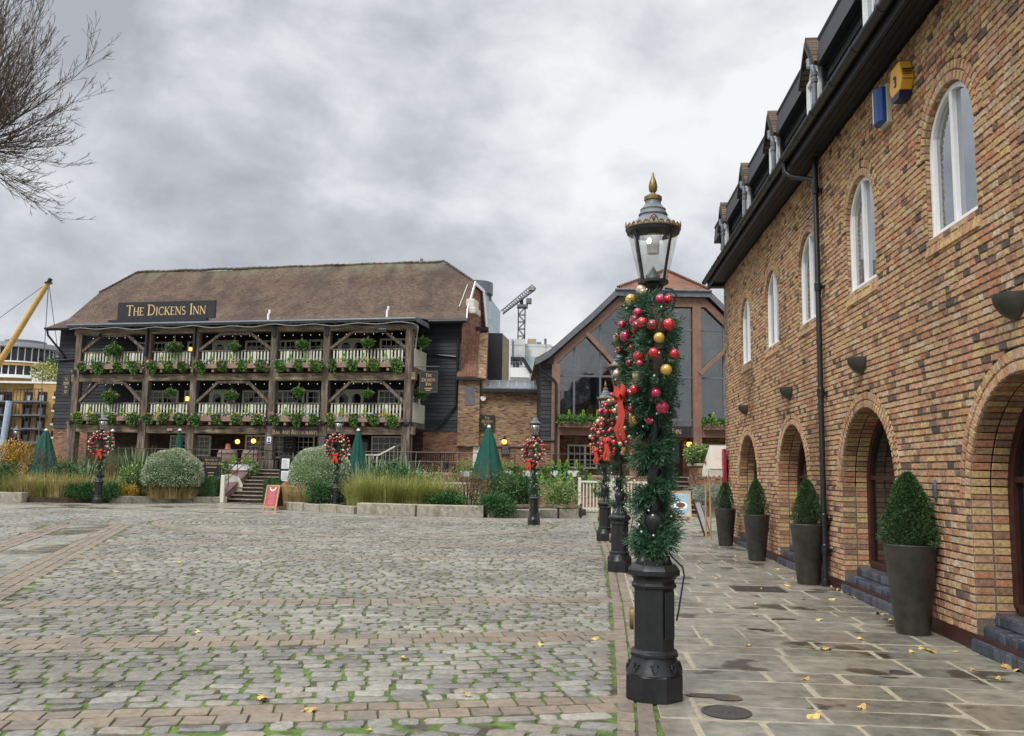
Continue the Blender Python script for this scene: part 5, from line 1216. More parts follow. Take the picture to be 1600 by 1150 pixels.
for x0, x1, lb in ((2.25, 4.5, 'brown window box of green plants under the left glass bay'), (9.1, 12, 'brown window box of green plants at the glass bay beside the brick corner')):
    t = thing('flower_trough', lb, 'flower trough', ((x0+x1)/2, 40.6, 3.78)); ln = x1-x0
    MB().box(-ln/2, ln/2, -.14, .14, 0, .28).build('trough', M['brownpaint'], t); S = MB(); Fl = MB()
    for j in range(4): clump(S, (-ln/2+.25+(ln-.5)*j/3, -.08, .33), (.34, .22, .22), 260, .12, .09, .2)
    for j in range(3): spike(Fl, (-ln/2+.5+(ln-.9)*j/2, 0, .3), .45, 60, .1)
    S.build('plants', M['ivy'], t); Fl.build('spikes', M['limespike'], t)
# ---------------------------------------------------------------- terrace, steps, walls
def wpoly(pts, z0, z1): return MB().prism([(p[0], p[1]) for p in pts], z0, z1, 'z')
TE = [IN(-9, -2.4), IN(12.55, -2.4), IN(12.55, -2.45), IN(15.0, -2.45), IN(15.0, -2.4), IN(22, -2.4), (2.0, 40.1), (6.0, 39.6), (8.0, 39.45), (8.05, 39.0), (16, 39.0), (16, 60), (-44, 62)]
tw = wpoly(TE, -.05, TZ-.06); struct(tw.build('terrace_retaining_wall', M['brickred']))
struct(wpoly(TE, TZ-.06, TZ).build('terrace_paving', M['kerb']))
st = thing('stone_staircase', 'stone stairs with sloping plum-coloured coping leading up to the inn door', 'stairs', IN(12.6, -5.15), IR)
NS = 9; rise = TZ/NS; run = .30
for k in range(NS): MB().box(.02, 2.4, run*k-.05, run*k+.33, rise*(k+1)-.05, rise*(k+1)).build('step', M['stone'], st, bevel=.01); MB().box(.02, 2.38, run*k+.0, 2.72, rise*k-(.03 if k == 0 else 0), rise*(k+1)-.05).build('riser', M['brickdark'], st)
S = MB().prism([(-.45, -.02), (-.45, .18), (2.75, 1.78), (2.75, -.02)], -.42, .0, 'x'); S.build('side_wall', M['brickred'], st)
S = MB().prism([(-.5, .18), (-.5, .28), (2.75, 1.90), (2.75, 1.78)], -.46, .04, 'x'); S.build('coping', M['purple'], st, bevel=.01)
S = MB(); h = lambda y: .28+(y+.5)*.4985
for y in (-.4, .35, 1.1, 1.85, 2.6): S.tube([(-.2, y, h(y)-.02), (-.2, y, h(y)+.78)], .018, 6)
S.tube([(-.2, -.4, h(-.4)+.78), (-.2, 2.6, h(2.6)+.78), (-.2, 2.9, h(2.6)+.8)], .024, 6); S.tube([(-.2, -.4, h(-.4)+.4), (-.2, 2.6, h(2.6)+.4)], .016, 6); S.build('handrail', M['black'], st)
s2 = thing('stone_staircase', 'narrow worn steps rising to the door under the glass gable', 'stairs', (6.45, 36.7, 0))
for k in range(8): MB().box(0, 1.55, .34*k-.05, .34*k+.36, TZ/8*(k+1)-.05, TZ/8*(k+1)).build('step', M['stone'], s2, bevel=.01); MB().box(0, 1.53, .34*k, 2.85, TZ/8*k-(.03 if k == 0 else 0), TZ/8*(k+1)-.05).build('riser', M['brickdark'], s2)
S = MB(); S.bar((1.6, .1, .9), (1.6, 2.6, 2.4), .03, .03); S.tube([(1.6, .1, 0), (1.6, .1, .9)], .02, 6); S.build('handrail', M['black'], s2)
pr = thing('brick_pier', 'low brick pier with stone cap carrying the round light green bush', 'pier', (8.05, 36.9, 0)); MB().box(0, 2.5, 0, 1.9, 0, 2.02).build('pier', M['brickred'], pr); MB().box(-.08, 2.58, -.08, 1.98, 2.02, 2.14).build('cap', M['kerb'], pr, bevel=.02)
t = tag(MB().box(8.0, 12, 34.6, 36.5, 0, .95).build('low_wall', M['kerb']), 'low stone wall at the corner under the silver trailing shrub', 'wall')
def railing(name, lb, pts, hts=(.5, .95), m='black', z0=TZ):
    t = thing(name, lb, 'railing', (pts[0][0], pts[0][1], z0)); S = MB(); p = [np.array((q[0]-pts[0][0], q[1]-pts[0][1], 0)) for q in pts]
    for a, b in zip(p[:-1], p[1:]):
        n = max(1, int(np.linalg.norm(b-a)/1.7))
        for i in range(n+1): c = a+(b-a)*i/n; S.tube([c, c+np.array((0, 0, hts[-1]))], .022, 6)
        for h_ in hts: S.tube([a+np.array((0, 0, h_)), b+np.array((0, 0, h_))], .02, 6)
    S.build('rails', M[m], t)
railing('terrace_railing', 'thin black rail on the terrace left of the stairs, above the white trough', [IN(4.5, -2.3), IN(12.5, -2.3), IN(12.5, -.5)])
railing('terrace_railing', 'thin black rail on the terrace in front of the brick link', [IN(15.2, -2.3), IN(22, -2.3), (2.0, 40.2), (6.2, 39.75)])
def trough(lb, px, py, Y, ln, m='white', cat='flower trough'):
    p = P(px, py, Y); t = thing('flower_trough', lb, cat, p, IR if px < 700 else -.08); MB().prism([(-.11, 0), (.11, 0), (.15, .28), (-.15, .28)], -ln/2, ln/2, 'x').build('trough', M[m], t, bevel=.01)
    S = MB(); Fl = MB(); Sp = MB()
    for x in (-ln/2-.12, ln/2+.12): clump(S, (x, -.08, .12), (.24, .2, .36), 260, .11, .085, -.2)
    clump(S, (0, 0, .32), (ln*.5, .15, .12), 160, .10, .07, .4)
    n = 14; leaves(Fl, np.stack([NR.uniform(-ln/2, ln/2, n), NR.uniform(-.2, .05, n), NR.uniform(.36, .46, n)], 1), unit(n)+np.array([0, -.5, .5]), .08, .07)
    for x in (-ln*.35, ln*.3): spike(Sp, (x, 0, .3), .42, 60, .1)
    S.build('foliage', M['ivy'], t); Fl.build('flowers', M['flower'], t); Sp.build('spikes', M['limespike'], t)
for i, (px, ln, lb) in enumerate(((376, 1.15, 'white trough of trailing ivy left of the inn stairs'), (729, .55, 'small white trough left of the tall green parasol by the brick link'), (794, .5, 'white trough just right of the tall green parasol'), (829, .75, 'white trough directly behind the lamp by the timber rail'), (869, .5, 'white trough in front of the brown post of the glass building'), (894, .65, 'white trough under the small-paned window of the glass building'))):
    trough(lb, px, 735 if px < 400 else 745, 42.3 if px < 400 else 40.4-.002*(px-700), ln)
for px, lb in ((862, 'brown box of violets and lime spikes left of the picket fence end'), (908, 'brown box with round clipped plant right above the picket fence')): trough(lb, px, 769, 36.2, 1.2, 'trough')
def picket(lb, x0, x1, Y, h, gap=.14):
    t = thing('picket_fence', lb, 'fence', (x0, Y, 0)); S = MB(); x = 0
    while x < x1-x0: S.box(x, x+.05, 0, .03, .08, h-.06); x += gap
    S.build('pickets', M['cream'], t); S = MB().box(0, x1-x0, -.04, .0, h-.1, h-.02); S.box(0, x1-x0, .03, .06, .15, .23); S.build('rails', M['cream'], t)
    S = MB()
    for x in (0, x1-x0): S.box(x-.06, x+.06, -.05, .07, 0, h+.12)
    S.build('posts', M['cream'], t)
picket('cream picket fence between the variegated shrub and the lamp posts', 2.9, 4.2, 36.0, 1.35)
picket('cream picket fence behind the long yellow-green grasses', -3.8, -1.3, 38.6, 1.15)
picket('cream picket gate beyond the second lamp post at the foot of the terrace', 4.4, 6.2, 36.5, 1.35)
t = thing('stair_balustrade', 'cream slatted balustrade with sloping end by the inn corner post', 'fence', IN(16.6, -2.6, TZ), IR); S = MB(); x = 0
while x < 2.4: S.box(x, x+.05, 0, .04, .05, .75); x += .19
S.build('slats', M['cream'], t); MB().box(-.05, 2.4, -.03, .07, .75, .82).bar((2.4, 0, .78), (3.2, 0, 1.2), .06, .06).build('handrail', M['cream'], t)
# ---------------------------------------------------------------- garden beds
bedA = [(-40, 36.6), (-20.2, 36.35), (-18.6, 36.5), (-16.5, 38.0), (-13.6, 39.7), IN(12.0, -4.9)[:2], IN(12.0, -2.5)[:2], IN(-9, -2.5)[:2], (-40, 46)]
bedB = [(-10.1, 36.0), (-9.4, 34.7), (-7.8, 33.4), (-5.6, 31.95), (-3.4, 31.35), (-1.0, 31.2), (1.0, 31.7), (2.5, 32.6), (3.0, 34.0), (2.8, 38), (-3, 40.9), IN(15.2, -2.5)[:2], (-9.6, 39)]
for b in (bedA, bedB): struct(wpoly(b, -.02, .22).build('garden_bed', M['soil']))
def kerbs(pts, h, w, L_, lb, grp, m='kerb'):
    for a, b in zip(pts[:-1], pts[1:]):
        a = np.array(a); b = np.array(b); d = b-a; l = np.linalg.norm(d); n = max(1, round(l/L_)); d /= l; an = math.atan2(d[1], d[0])
        for i in range(n):
            c = a+d*l*(i+.5)/n; hh = h*R.uniform(.93, 1.05)
            o = MB().box(-l/n/2+.006, l/n/2-.006, -w/2, w/2, -.02, hh).build('edging_block', M[m], loc=(c[0], c[1], 0), bevel=.03); o.rotation_euler = (0, 0, an+R.gauss(0, .01)); tag(o, lb, 'edging block', grp)
kerbs([(-28.5, 36.4), (-20.2, 36.2)], .42, .5, 2.1, 'large pale stone block edging the left grass bed', 'stone blocks along the left bed')
kerbs([(-17.2, 37.3), (-15.8, 38.35), (-13.6, 39.6), (-13.0, 39.9)], .28, .34, 1.0, 'low weathered edging stone near the foot of the inn stairs', 'edging stones by the stairs')
kerbs([(-5.5, 31.85), (-3.3, 31.25), (-.9, 31.1)], .42, .5, 1.75, 'big rough stone block edging the yellow-green grass bed', 'stone blocks along the right bed')
kerbs([(-10.0, 35.9), (-9.4, 34.6), (-7.8, 33.3), (-5.6, 31.9)], .30, .32, .75, 'small edging stone between the red menu board and lamp', 'edging stones by the menu board')
kerbs([(-.8, 31.1), (1.0, 31.6), (2.5, 32.5)], .30, .36, 1.1, 'mossy edging stone below the long timber rail', 'edging stones under the timber rail')
t = thing('timber_rail', 'long low weathered timber rail with black end post before the shrubs', 'rail', (-.35, 30.85, 0)); S = MB().bar((0, 0, .42), (2.95, .85, .42), .10, .10); S.build('bar', M['woodh'], t, bevel=.01); S = MB()
for f in (.1, .72, 1): S.tube([(2.95*f, .85*f, 0), (2.95*f, .85*f, .52 if f == 1 else .42)], .04, 8)
S.build('post', M['black'], t)
NR = np.random.default_rng(77)
def gp_(px, Y): return (float(P(px, 760, Y)[0]), Y)
def domebush(lb, px, Y, r, h, zc):
    x, y = gp_(px, Y); t = thing('clipped_dome_bush', lb, 'bush', (x, y, .2)); S = MB()
    N_ = 15000; d = unit(N_); d[:, 2] = np.where(d[:, 2] < -.45, -d[:, 2], d[:, 2])
    rr = 1+.035*np.sin(d[:, 0]*9)+.035*np.sin(d[:, 1]*11+d[:, 2]*8); rr *= 1-.09*NR.random(N_)**2
    C = np.stack([d[:, 0]*r*rr, d[:, 1]*r*rr, zc+np.where(d[:, 2] > 0, d[:, 2]*(h-zc), d[:, 2]*zc*.95)*rr], 1)
    leaves(S, C, d+unit(N_)*.7, NR.uniform(.05, .09, N_), NR.uniform(.025, .045, N_)); S.build('foliage', M['variegated'], t)
    MB().ball((0, 0, 0), 1, 20).build('inner_growth', M['yew'], t, smooth=True).matrix_local = Matrix.Translation((0, 0, zc+.1)) @ Matrix.Diagonal((r*.90, r*.90, (h-zc)*.86, 1))
    S = MB()
    for k in range(9): a = k*.7; S.tube([(.35*math.cos(a), .35*math.sin(a), 0), (.6*math.cos(a), .6*math.sin(a), zc*.8)], .045, 6)
    S.build('stems', M['bark'], t)
domebush('big round variegated bush clipped to a dome, left of the inn stairs', 268, 39.2, 1.30, 2.15, .95)
domebush('big round variegated bush clipped to a dome, right of the stairs behind a lamp', 499, 38.0, 1.36, 2.35, 1.05)
def bush(name, lb, px, Y, r, n, L_, w, m, zc=None, cat='shrub', up=.3, k=6, z0=.2, group=None):
    x, y = gp_(px, Y); t = thing(name, lb, cat, (x, y, z0), 0, group); S = MB(); rr = random.Random(px)
    for j in range(k):
        a = rr.random()*6.28; q = rr.random()**.5*.62
        c = (r[0]*q*math.cos(a), r[1]*q*math.sin(a), (zc if zc is not None else r[2]*.55)+r[2]*rr.uniform(-.2, .28)*(1-q*.4)); s_ = rr.uniform(.45, .68)
        clump(S, c, (r[0]*s_, r[1]*s_, r[2]*s_), n//k, L_, w, up, (0, 1), .35)
    S.V = [np.where(v[:, 2:3] < -.1, np.array([1, 1, 0])*v+np.array([0, 0, -.1]), v) for v in S.V]
    S.build('foliage', M[m], t); S = MB()
    for j in range(5): a = j*1.26; S.tube([(.08*math.cos(a), .08*math.sin(a), -.1), (r[0]*.4*math.cos(a), r[1]*.4*math.sin(a), r[2]*.7)], [.03, .012], 5)
    S.build('stems', M['bark'], t); return t
bush('low_juniper', 'low feathery juniper left of the lamp on the left', 128, 37.0, (.75, .6, .55), 3200, .13, .03, 'juniper')
bush('low_juniper', 'low feathery juniper right of the lamp on the left', 172, 37.2, (.45, .5, .5), 2000, .13, .03, 'juniper')
bush('low_juniper', 'low feathery juniper left of the lamp before the round bush', 503, 33.7, (.55, .55, .72), 2600, .13, .03, 'juniper')
bush('low_juniper', 'low feathery juniper right of the lamp before the round bush', 551, 33.9, (.62, .55, .62), 2600, .13, .03, 'juniper')
bush('low_juniper', 'wide bright juniper spilling over the stone edge in the middle', 771, 31.0, (.85, .6, .62), 4200, .13, .03, 'juniper', z0=.1)
bush('garden_shrub', 'dark green rounded shrub behind the juniper and the parasol', 812, 33.6, (.85, .7, 1.15), 4200, .10, .05, 'shrub')
bush('garden_shrub', 'dark leafy shrub with violet tints left of the lamp by the rail', 778, 34.6, (.75, .6, 1.2), 3000, .10, .05, 'shrub')
bush('garden_shrub', 'pale variegated shrub hanging over the timber rail', 876, 32.6, (.85, .7, 1.05), 4600, .09, .045, 'shrubpale')
bush('garden_shrub', 'fresh green low perennials between the grasses and juniper', 705, 32.2, (1.0, .5, .55), 2400, .10, .05, 'juniper', up=.6)
bush('garden_shrub', 'tangled rust-brown seedheads above the juniper', 735, 33.2, (.85, .5, 1.25), 2400, .12, .02, 'rust', up=.9)
bush('garden_shrub', 'small bright plant at the foot of the clipped hedge block', 296, 40.2, (.5, .4, .5), 900, .12, .05, 'juniper')
bush('garden_shrub', 'yellowing low perennials right of the left lamp', 196, 38.4, (.8, .5, .45), 1100, .14, .04, 'gold_leaf', up=.6)
bush('garden_shrub', 'deep green bush at the left edge behind the stone blocks', 6, 37.6, (.7, .6, 1.2), 2000, .12, .05, 'shrub')
bush('garden_shrub', 'golden autumn shrub at the left edge under the farthest lamp', 12, 43.5, (1.3, .8, 1.5), 2200, .13, .07, 'gold_leaf', z0=1.0)
bush('garden_shrub', 'reddish brown shrub at the far left beside the yellow flats', 52, 44.5, (1.2, .8, 1.2), 1600, .12, .05, 'rust', z0=1.0)
bush('round_bush', 'loose round light green bush on the brick pier', 1086, 37.6, (.62, .55, .62), 2600, .10, .06, 'shrubpale', z0=2.2)
bush('trailing_shrub', 'silver-grey shrub trailing over the low corner wall', 1101, 34.7, (.85, .6, .62), 3600, .16, .02, 'silver', up=-.3, z0=.55)
bush('garden_shrub', 'loose pale green shrub among the reeds left of the left dome bush', 208, 39.0, (.7, .6, 1.3), 1500, .11, .05, 'shrubpale')
bush('garden_shrub', 'dark green shrub behind the tan grasses left of the lamp', 104, 39.6, (1.0, .6, 1.4), 2000, .11, .05, 'shrub')
bush('garden_shrub', 'mid green leafy shrub between the flax and the picket fence', 668, 36.6, (.9, .6, 1.1), 1800, .11, .05, 'shrubpale')
bush('garden_shrub', 'dark shrub filling the bed behind the yellow-green grasses', 600, 35.4, (1.4, .6, 1.35), 2400, .11, .05, 'shrub')
def hedge(lb, px, Y, w, d, h):
    x, y = gp_(px, Y); t = thing('clipped_hedge', lb, 'hedge', (x, y, .1)); S = MB(); n = 4200
    f = NR.integers(0, 5, n); u = NR.uniform(-.5, .5, (n, 2)); sg = np.where(f % 2 == 0, -1, 1)
    C = np.where((f < 2)[:, None], np.stack([u[:, 0]*w, sg*d/2, (u[:, 1]+.5)*h], 1), np.where((f < 4)[:, None], np.stack([sg*w/2, u[:, 0]*d, (u[:, 1]+.5)*h], 1), np.stack([u[:, 0]*w, u[:, 1]*d, h+0*sg], 1)))
    leaves(S, C*(1+.04*NR.normal(size=(n, 1))), unit(n)+np.array([0, -.3, .3]), .07, .03); S.build('foliage', M['yew'], t); MB().box(-w*.46, w*.46, -d*.46, d*.46, 0, h*.95).build('inner_growth', M['yew'], t)
hedge('dark square-clipped hedge block left of the inn stairs', 322, 40.0, 1.2, .9, 1.0)
hedge('small dark square-clipped hedge right of the inn stairs', 428, 38.8, .75, .7, .95)
def tuft(name, lb, px, Y, n, h, spread, w, m, droop=.5, z0=.2, group=None, sx=1.):
    x, y = gp_(px, Y); t = thing(name, lb, 'grass' if 'grass' in name else 'plant', (x, y, z0), 0, group); S = MB()
    a = NR.random(n)*6.28; r0 = NR.random(n)**.5*spread*.45; L_ = h*NR.uniform(.6, 1.05, n); lean = NR.random(n)*.75+.1
    out = np.stack([np.cos(a)*sx, np.sin(a), 0*a], 1); side = np.stack([-np.sin(a), np.cos(a), 0*a], 1)*w
    P0 = out*r0[:, None]; V = []; seg = 4
    for k in range(seg+1):
        f = k/seg; p = P0+out*(lean*spread*(f**1.6))[:, None]*.8; p = p+np.array([0, 0, 1.])*(L_*(f-droop*lean*f*f*.75))[:, None]; V.append((p-side*(1-f*.85)*.5, p+side*(1-f*.85)*.5))
    tn = NR.random(n)
    for k in range(seg): q = np.stack([V[k][0], V[k][1], V[k+1][1], V[k+1][0]], 1); S.bulk(q, 4, np.clip(tn+.12*(k-1.5)/2, 0, 1))
    S.build('blades', M[m], t); return t
gl = [(22, 37.3, 'leftmost tan grass clump behind the stone blocks'), (45, 37.0, 'tan and green grass clump second from the left edge'), (70, 37.2, 'buff feathery grass clump in the middle of the left bed'), (95, 37.1, 'tan grass clump between the stone blocks and dead shrubs'), (118, 37.8, 'tan grass clump behind the left juniper'), (139, 38.2, 'dry grass clump just left of the left lamp'), (172, 38.6, 'dry buff grass clump right of the left lamp')]
for px, Y, lb in gl: tuft('grass_clump', lb, px, Y, 600, 1.3, 1.2, .018, 'grasstan' if px % 2 else 'grassgreen', .75, group='ornamental grasses in the left bed')
for px, Y, lb in ((270, 38.5, 'low arching tan grass before the left dome bush'), (246, 38.4, 'small tan grass at the left foot of the left dome bush'), (292, 39.0, 'tan grass tuft touching the clipped hedge block')): tuft('grass_clump', lb, px, Y, 500, .8, .95, .014, 'grasstan', .8)
for px, Y, lb in ((452, 36.4, 'pale grass tuft right of the red menu board'), (473, 35.6, 'pale arching grass under the right dome bush')): tuft('grass_clump', lb, px, Y, 520, .95, .8, .013, 'grasstan', .7)
for i, (px, lb) in enumerate(((562, 'first tall yellow-green grass clump, next to the lamp'), (586, 'second tall yellow-green grass clump from the lamp'), (608, 'third tall yellow-green grass clump above the stone blocks'), (630, 'yellow-green grass clump above the middle stone block'), (652, 'yellow-green grass clump third from the right of its row'), (674, 'yellow-green grass clump second from the right of its row'), (694, 'rightmost yellow-green grass clump, by the picket fence'))): tuft('grass_clump', lb, px, 32.9+.2*(i % 2)-.01*i, 850, 1.45+.15*(i < 2), 1.15, .017, 'grassgreen', .75, group='yellow-green grasses in the right bed')
for px, Y, h, lb in ((132, 40.6, 1.9, 'tall spiky flax left of the left lamp'), (150, 41.2, 1.6, 'flax with grey-green blades behind the left wreath'), (214, 40.0, 2.3, 'tall dark flax just left of the left dome bush'), (196, 41.3, 2.2, 'flax with arching pale blades behind the reeds'), (236, 41.5, 2.0, 'flax clump behind the left dome bush'), (588, 37.6, 2.1, 'spiky flax right of the green parasol in the middle'), (612, 37.4, 1.9, 'grey-green flax in the middle of the right bed'), (634, 37.6, 2.1, 'tall green flax near the inn corner post'), (655, 38.6, 1.6, 'short flax beside the bare pale shrub'), (566, 38.2, 1.7, 'dark flax partly behind the green parasol')): tuft('flax_plant', lb, px, Y, 110, h*1.08, 1.2, .11, 'flax', .35, group='spiky flax plants')
for px, Y, h, lb in ((178, 40.4, 2.1, 'dry brown reeds right of the left lamp'), (225, 42.0, 2.6, 'tall dry reed plumes left of the left dome bush'), (160, 42.2, 2.3, 'dry reed stems behind the left lamp'), (190, 42.4, 2.5, 'dry reeds with plumes in front of the small parasol')): tuft('dry_reeds', lb, px, Y, 420, h, 1.2, .014, 'rust', .25, group='dry reeds in the left bed')
# ---------------------------------------------------------------- bare shrubs and the bare tree
def branchy(S, p, d, l, r, dep, rr, spread=.55, up=.25, kmin=2, kmax=3, sh=.74, n=5):
    pts = [p]; q = np.array(p, float); dd = np.array(d, float); rs = [r]
    for i in range(4):
        dd = dd+np.array([rr.gauss(0, .09), rr.gauss(0, .09), rr.gauss(0, .07)+up*.12]); dd /= np.linalg.norm(dd); q = q+dd*l/4; pts.append(q.copy()); rs.append(r*(1-.38*(i+1)/4))
    S.tube(pts, rs, n if r > .012 else 3, cap=False)
    if dep == 0: return
    for k in range(rr.randint(kmin, kmax)):
        j = rr.choice([2, 3, 4, 4]); nd = dd+np.array([rr.gauss(0, spread), rr.gauss(0, spread), rr.gauss(0, spread*.8)+up*.3]); nd /= np.linalg.norm(nd)
        branchy(S, pts[j], nd, l*sh*rr.uniform(.75, 1.15), max(r*.58, .0025), dep-1, rr, spread, up, kmin, kmax, sh, n)
def bareshrub(lb, px, Y, h, m, seed, k=7, z0=.2, r=.03, dep=4):
    x, y = gp_(px, Y); rr = random.Random(seed); S = MB()
    for i in range(k): a = i*6.28/k; branchy(S, (0, 0, 0), (math.cos(a)*.8, math.sin(a)*.6, .8), h*.42, r, dep, rr, .45)
    tag(S.build('bare_shrub', M[m], loc=(x, y, z0)), lb, 'shrub')
bareshrub('leafless pale-stemmed shrub in front of the terrace wall by the inn corner', 672, 38.8, 1.9, 'paletwig', 5, 8, .3, .035, 3)
bareshrub('leafless pale-stemmed shrub leaning right near the small white trough', 705, 39.2, 1.7, 'paletwig', 15, 4, .3, .045, 3)
bareshrub('brown leafless shrub between the far left parasol and the flax', 95, 42.0, 2.6, 'twig', 6, 7, .3, .03)
bareshrub('thin leafless shrub in front of the far left parasol', 72, 41.0, 2.1, 'twig', 8, 6, .3, .025)
bareshrub('twiggy leafless stems in front of the tall parasol by the brick link', 768, 34.2, 1.9, 'rust', 9, 5, .3, .018)
rr = random.Random(12); tr = thing('bare_tree', 'large bare pollarded tree cut by the left edge of the photo', 'tree', (-6.45, 9.8, 0))
S = MB().tube([(-.35, 0, 0), (-.30, 0, 1), (-.2, 0, 2.6), (-.12, 0, 4.2), (-.02, 0, 5.2), (.0, 0, 5.55)], [.30, .24, .2, .18, .17, .14], 12); S.ball((0, 0, 5.35), .2, 10); S.build('trunk', M['bark'], tr, smooth=True)
S = MB()
def tw(p, d, l, r, dep):
    pts = [np.array(p)]; dd = np.array(d, float); rs = [r]; n = 7
    for i in range(n):
        dd = dd+np.array([rr.gauss(0, .05), rr.gauss(0, .05), rr.gauss(0, .05)+.055]); dd /= np.linalg.norm(dd); pts.append(pts[-1]+dd*l/n); rs.append(max(r*(1-.8*(i+1)/n), .0024))
    S.tube(pts, rs, 4 if r > .012 else 3, cap=False)
    if dep == 0: return
    for k in range(15 if dep == 2 else 5):
        j = rr.randint(1 if dep == 2 else 2, n); nd = dd*.9+np.array([rr.gauss(0, .36), rr.gauss(0, .36), rr.gauss(0, .36)]); nd /= np.linalg.norm(nd)
        tw(pts[j], nd, l*rr.uniform(.18, .36)*(1.25-.06*j), max(rs[j]*.6, .003), dep-1)
for k in range(74):
    a = rr.uniform(-1.5, 1.5) if k < 60 else rr.uniform(1.6, 4.6); e_ = math.radians(rr.choice([-36, -20, -6, 6, 16, 26, 32, 40, 44, 52, 58, 64, 70, 76, 80])+rr.uniform(-6, 6)); tw((0, 0, 5.35), (math.cos(a)*math.cos(e_), math.sin(a)*math.cos(e_)*.8, math.sin(e_)), rr.uniform(.80, 1.08)+1.3*max(0, math.sin(e_))*rr.uniform(.1, 1), .0105, 2)
for k in range(9):
    a = rr.uniform(-1.2, .9); e_ = math.radians(rr.uniform(-62, -25)); tw((0, 0, 5.3), (math.cos(a)*math.cos(e_), math.sin(a)*math.cos(e_), math.sin(e_)), rr.uniform(.9, 1.25), .008, 2 if k < 5 else 1)
S.build('crown', M['twig'], tr)
# ---------------------------------------------------------------- parasols
def parasol(lb, px, ytop, Y, h, r, zb, seed):
    x = float(P(px, ytop, Y)[0]); zt = float(P(px, ytop, Y)[2]); t = thing('closed_parasol', lb, 'parasol', (x, Y, zb), seed, 'closed green parasols')
    V = []; n = 32; rows_ = [(1, .05), (.9, .11), (.7, .20), (.45, .30), (.2, .40), (.0, .46)]
    for f, q in rows_:
        for k in range(n): a = 2*pi*k/n; s_ = q*r/.46*(1-.30*(k % 4 in (1,))-.16*(k % 4 in (0, 2))+.05*math.sin(k*3+seed)); V.append((s_*math.cos(a), s_*math.sin(a), zt-zb-h+h*f+(.04*math.sin(k*1.7) if f == 0 else 0)))
    MB().add(V, [(i*n+k, (i+1)*n+k, (i+1)*n+(k+1) % n, i*n+(k+1) % n) for i in range(len(rows_)-1) for k in range(n)]).build('canopy', M['green'], t, smooth=True)
    MB().lathe([(.0, 0), (.09, .0), (.08, .06), (.02, .10), (0, .12)], 12, (0, 0, zt-zb-.03)).build('cap', M['white'], t); MB().tube([(0, 0, 0), (0, 0, zt-zb-.1)], .03, 8).box(-.3, .3, -.3, .3, 0, .08).build('pole', M['wood'], t)
parasol('tall closed green parasol in front of the brick link', 764, 667, 38.4, 2.35, .75, .1, 1)
parasol('closed green parasol on the terrace right of the round wreath lamp', 560, 672, 40.9, 2.3, .56, TZ-.6, 2)
parasol('wide closed green parasol at the far left by the yellow flats', 72, 672, 44.0, 2.2, .8, .9, 3)
parasol('slim closed green parasol behind the left wreath', 176, 673, 43.5, 2.1, .4, 1.3, 4)
parasol('slim closed green parasol behind the left dome bush', 281, 672, 43.6, 2.1, .38, 1.3, 5)
# ---------------------------------------------------------------- boards and small furniture
def aboard(lb, px, py, w, h, rz, front):
    g = G(px, py); t = thing('pavement_board', lb, 'pavement sign', (g[0], g[1], 0), rz); tilt = .22
    for sg, nm in ((-1, 'front'), (1, 'back')):
        T = Matrix.Translation((0, sg*.30, 0)) @ Matrix.Rotation(sg*tilt, 4, 'X'); S = MB(); e = .055
        for x in (-w/2, w/2-e): S.box(x, x+e, -.02, .02, 0, h, M=T)
        for z in (.10, h-e): S.box(-w/2+e, w/2-e, -.018, .018, z, z+e, M=T)
        fr = S.build(nm+'_frame', M['potwood'], t)
        MB().box(-w/2+e, w/2-e, -.008, .008, .15, h-e, M=T).build('panel', M[front] if sg < 0 else M['blackpaint'], fr)
        if sg < 0: yield t, fr, T, w, h
M['poster'] = mat('pink_red_poster', [(.36, .06, .08), (.44, .12, .13)], .6, ns=6, na=.15, bump=0)
for t, fr, T, w, h in aboard('wooden pavement board with a pinkish red poster near the inn stairs', 428, 797, .60, .98, -.35, 'poster'):
    S = MB()
    for k in range(7): S.box(-.17+.03*(k % 3), .14, -.012, -.009, .26+.08*k, .285+.08*k, M=T)
    S.build('printed_lines', mat('pink_print', [(.55, .22, .25)], .8, na=.1, bump=0), fr); S = MB(); S.lathe([(.10, 0), (.15, 0)], 14, arc=pi, M=T @ Matrix.Translation((0, -.012, .90)) @ Matrix.Rotation(-pi/2, 4, 'X')); S.build('printed_arc', M['white'], fr)
for t, fr, T, w, h in aboard('wooden pavement board with a photo of a plate of food below the narrow steps', 1062, 812, .78, 1.05, .0, 'chalk'):
    sky_ = mat('blue_tablecloth_print', [(.22, .36, .48), (.45, .52, .55)], .5, ns=5, na=.1, bump=0); MB().box(-.32, .32, -.011, -.0085, .17, .98, M=T).build('photo_print', sky_, fr)
    def disc(a, b, z, y, m, nm, s=1.): MB().add(xf(T, np.array([(a*math.cos(q)*s, y, z+b*math.sin(q)) for q in np.linspace(0, 2*pi, 24, endpoint=False)])), [tuple(range(24))]).build(nm, M[m] if isinstance(m, str) else m, fr)
    disc(.30, .19, .52, -.0125, mat('plate_rim_print', [(.30, .48, .62)], .4, na=0, bump=0), 'plate_print'); disc(.25, .145, .53, -.014, 'white', 'plate_print'); disc(.17, .09, .55, -.0155, mat('meat_print', [(.05, .03, .03), (.2, .08, .05)], .6, ns=12, bump=0), 'food_print'); disc(.10, .03, .44, -.0157, 'gold_leaf', 'food_print'); MB().box(-.14, .14, -.013, -.0115, .22, .28, M=T).build('caption_print', M['slate'], fr)
g = G(1112, 838); t = thing('leaning_board', 'dark-framed menu board leaning by the awning stand', 'sign', (g[0]-.1, g[1], 0), math.radians(62)); T = Matrix.Rotation(-.32, 4, 'X'); S = MB()
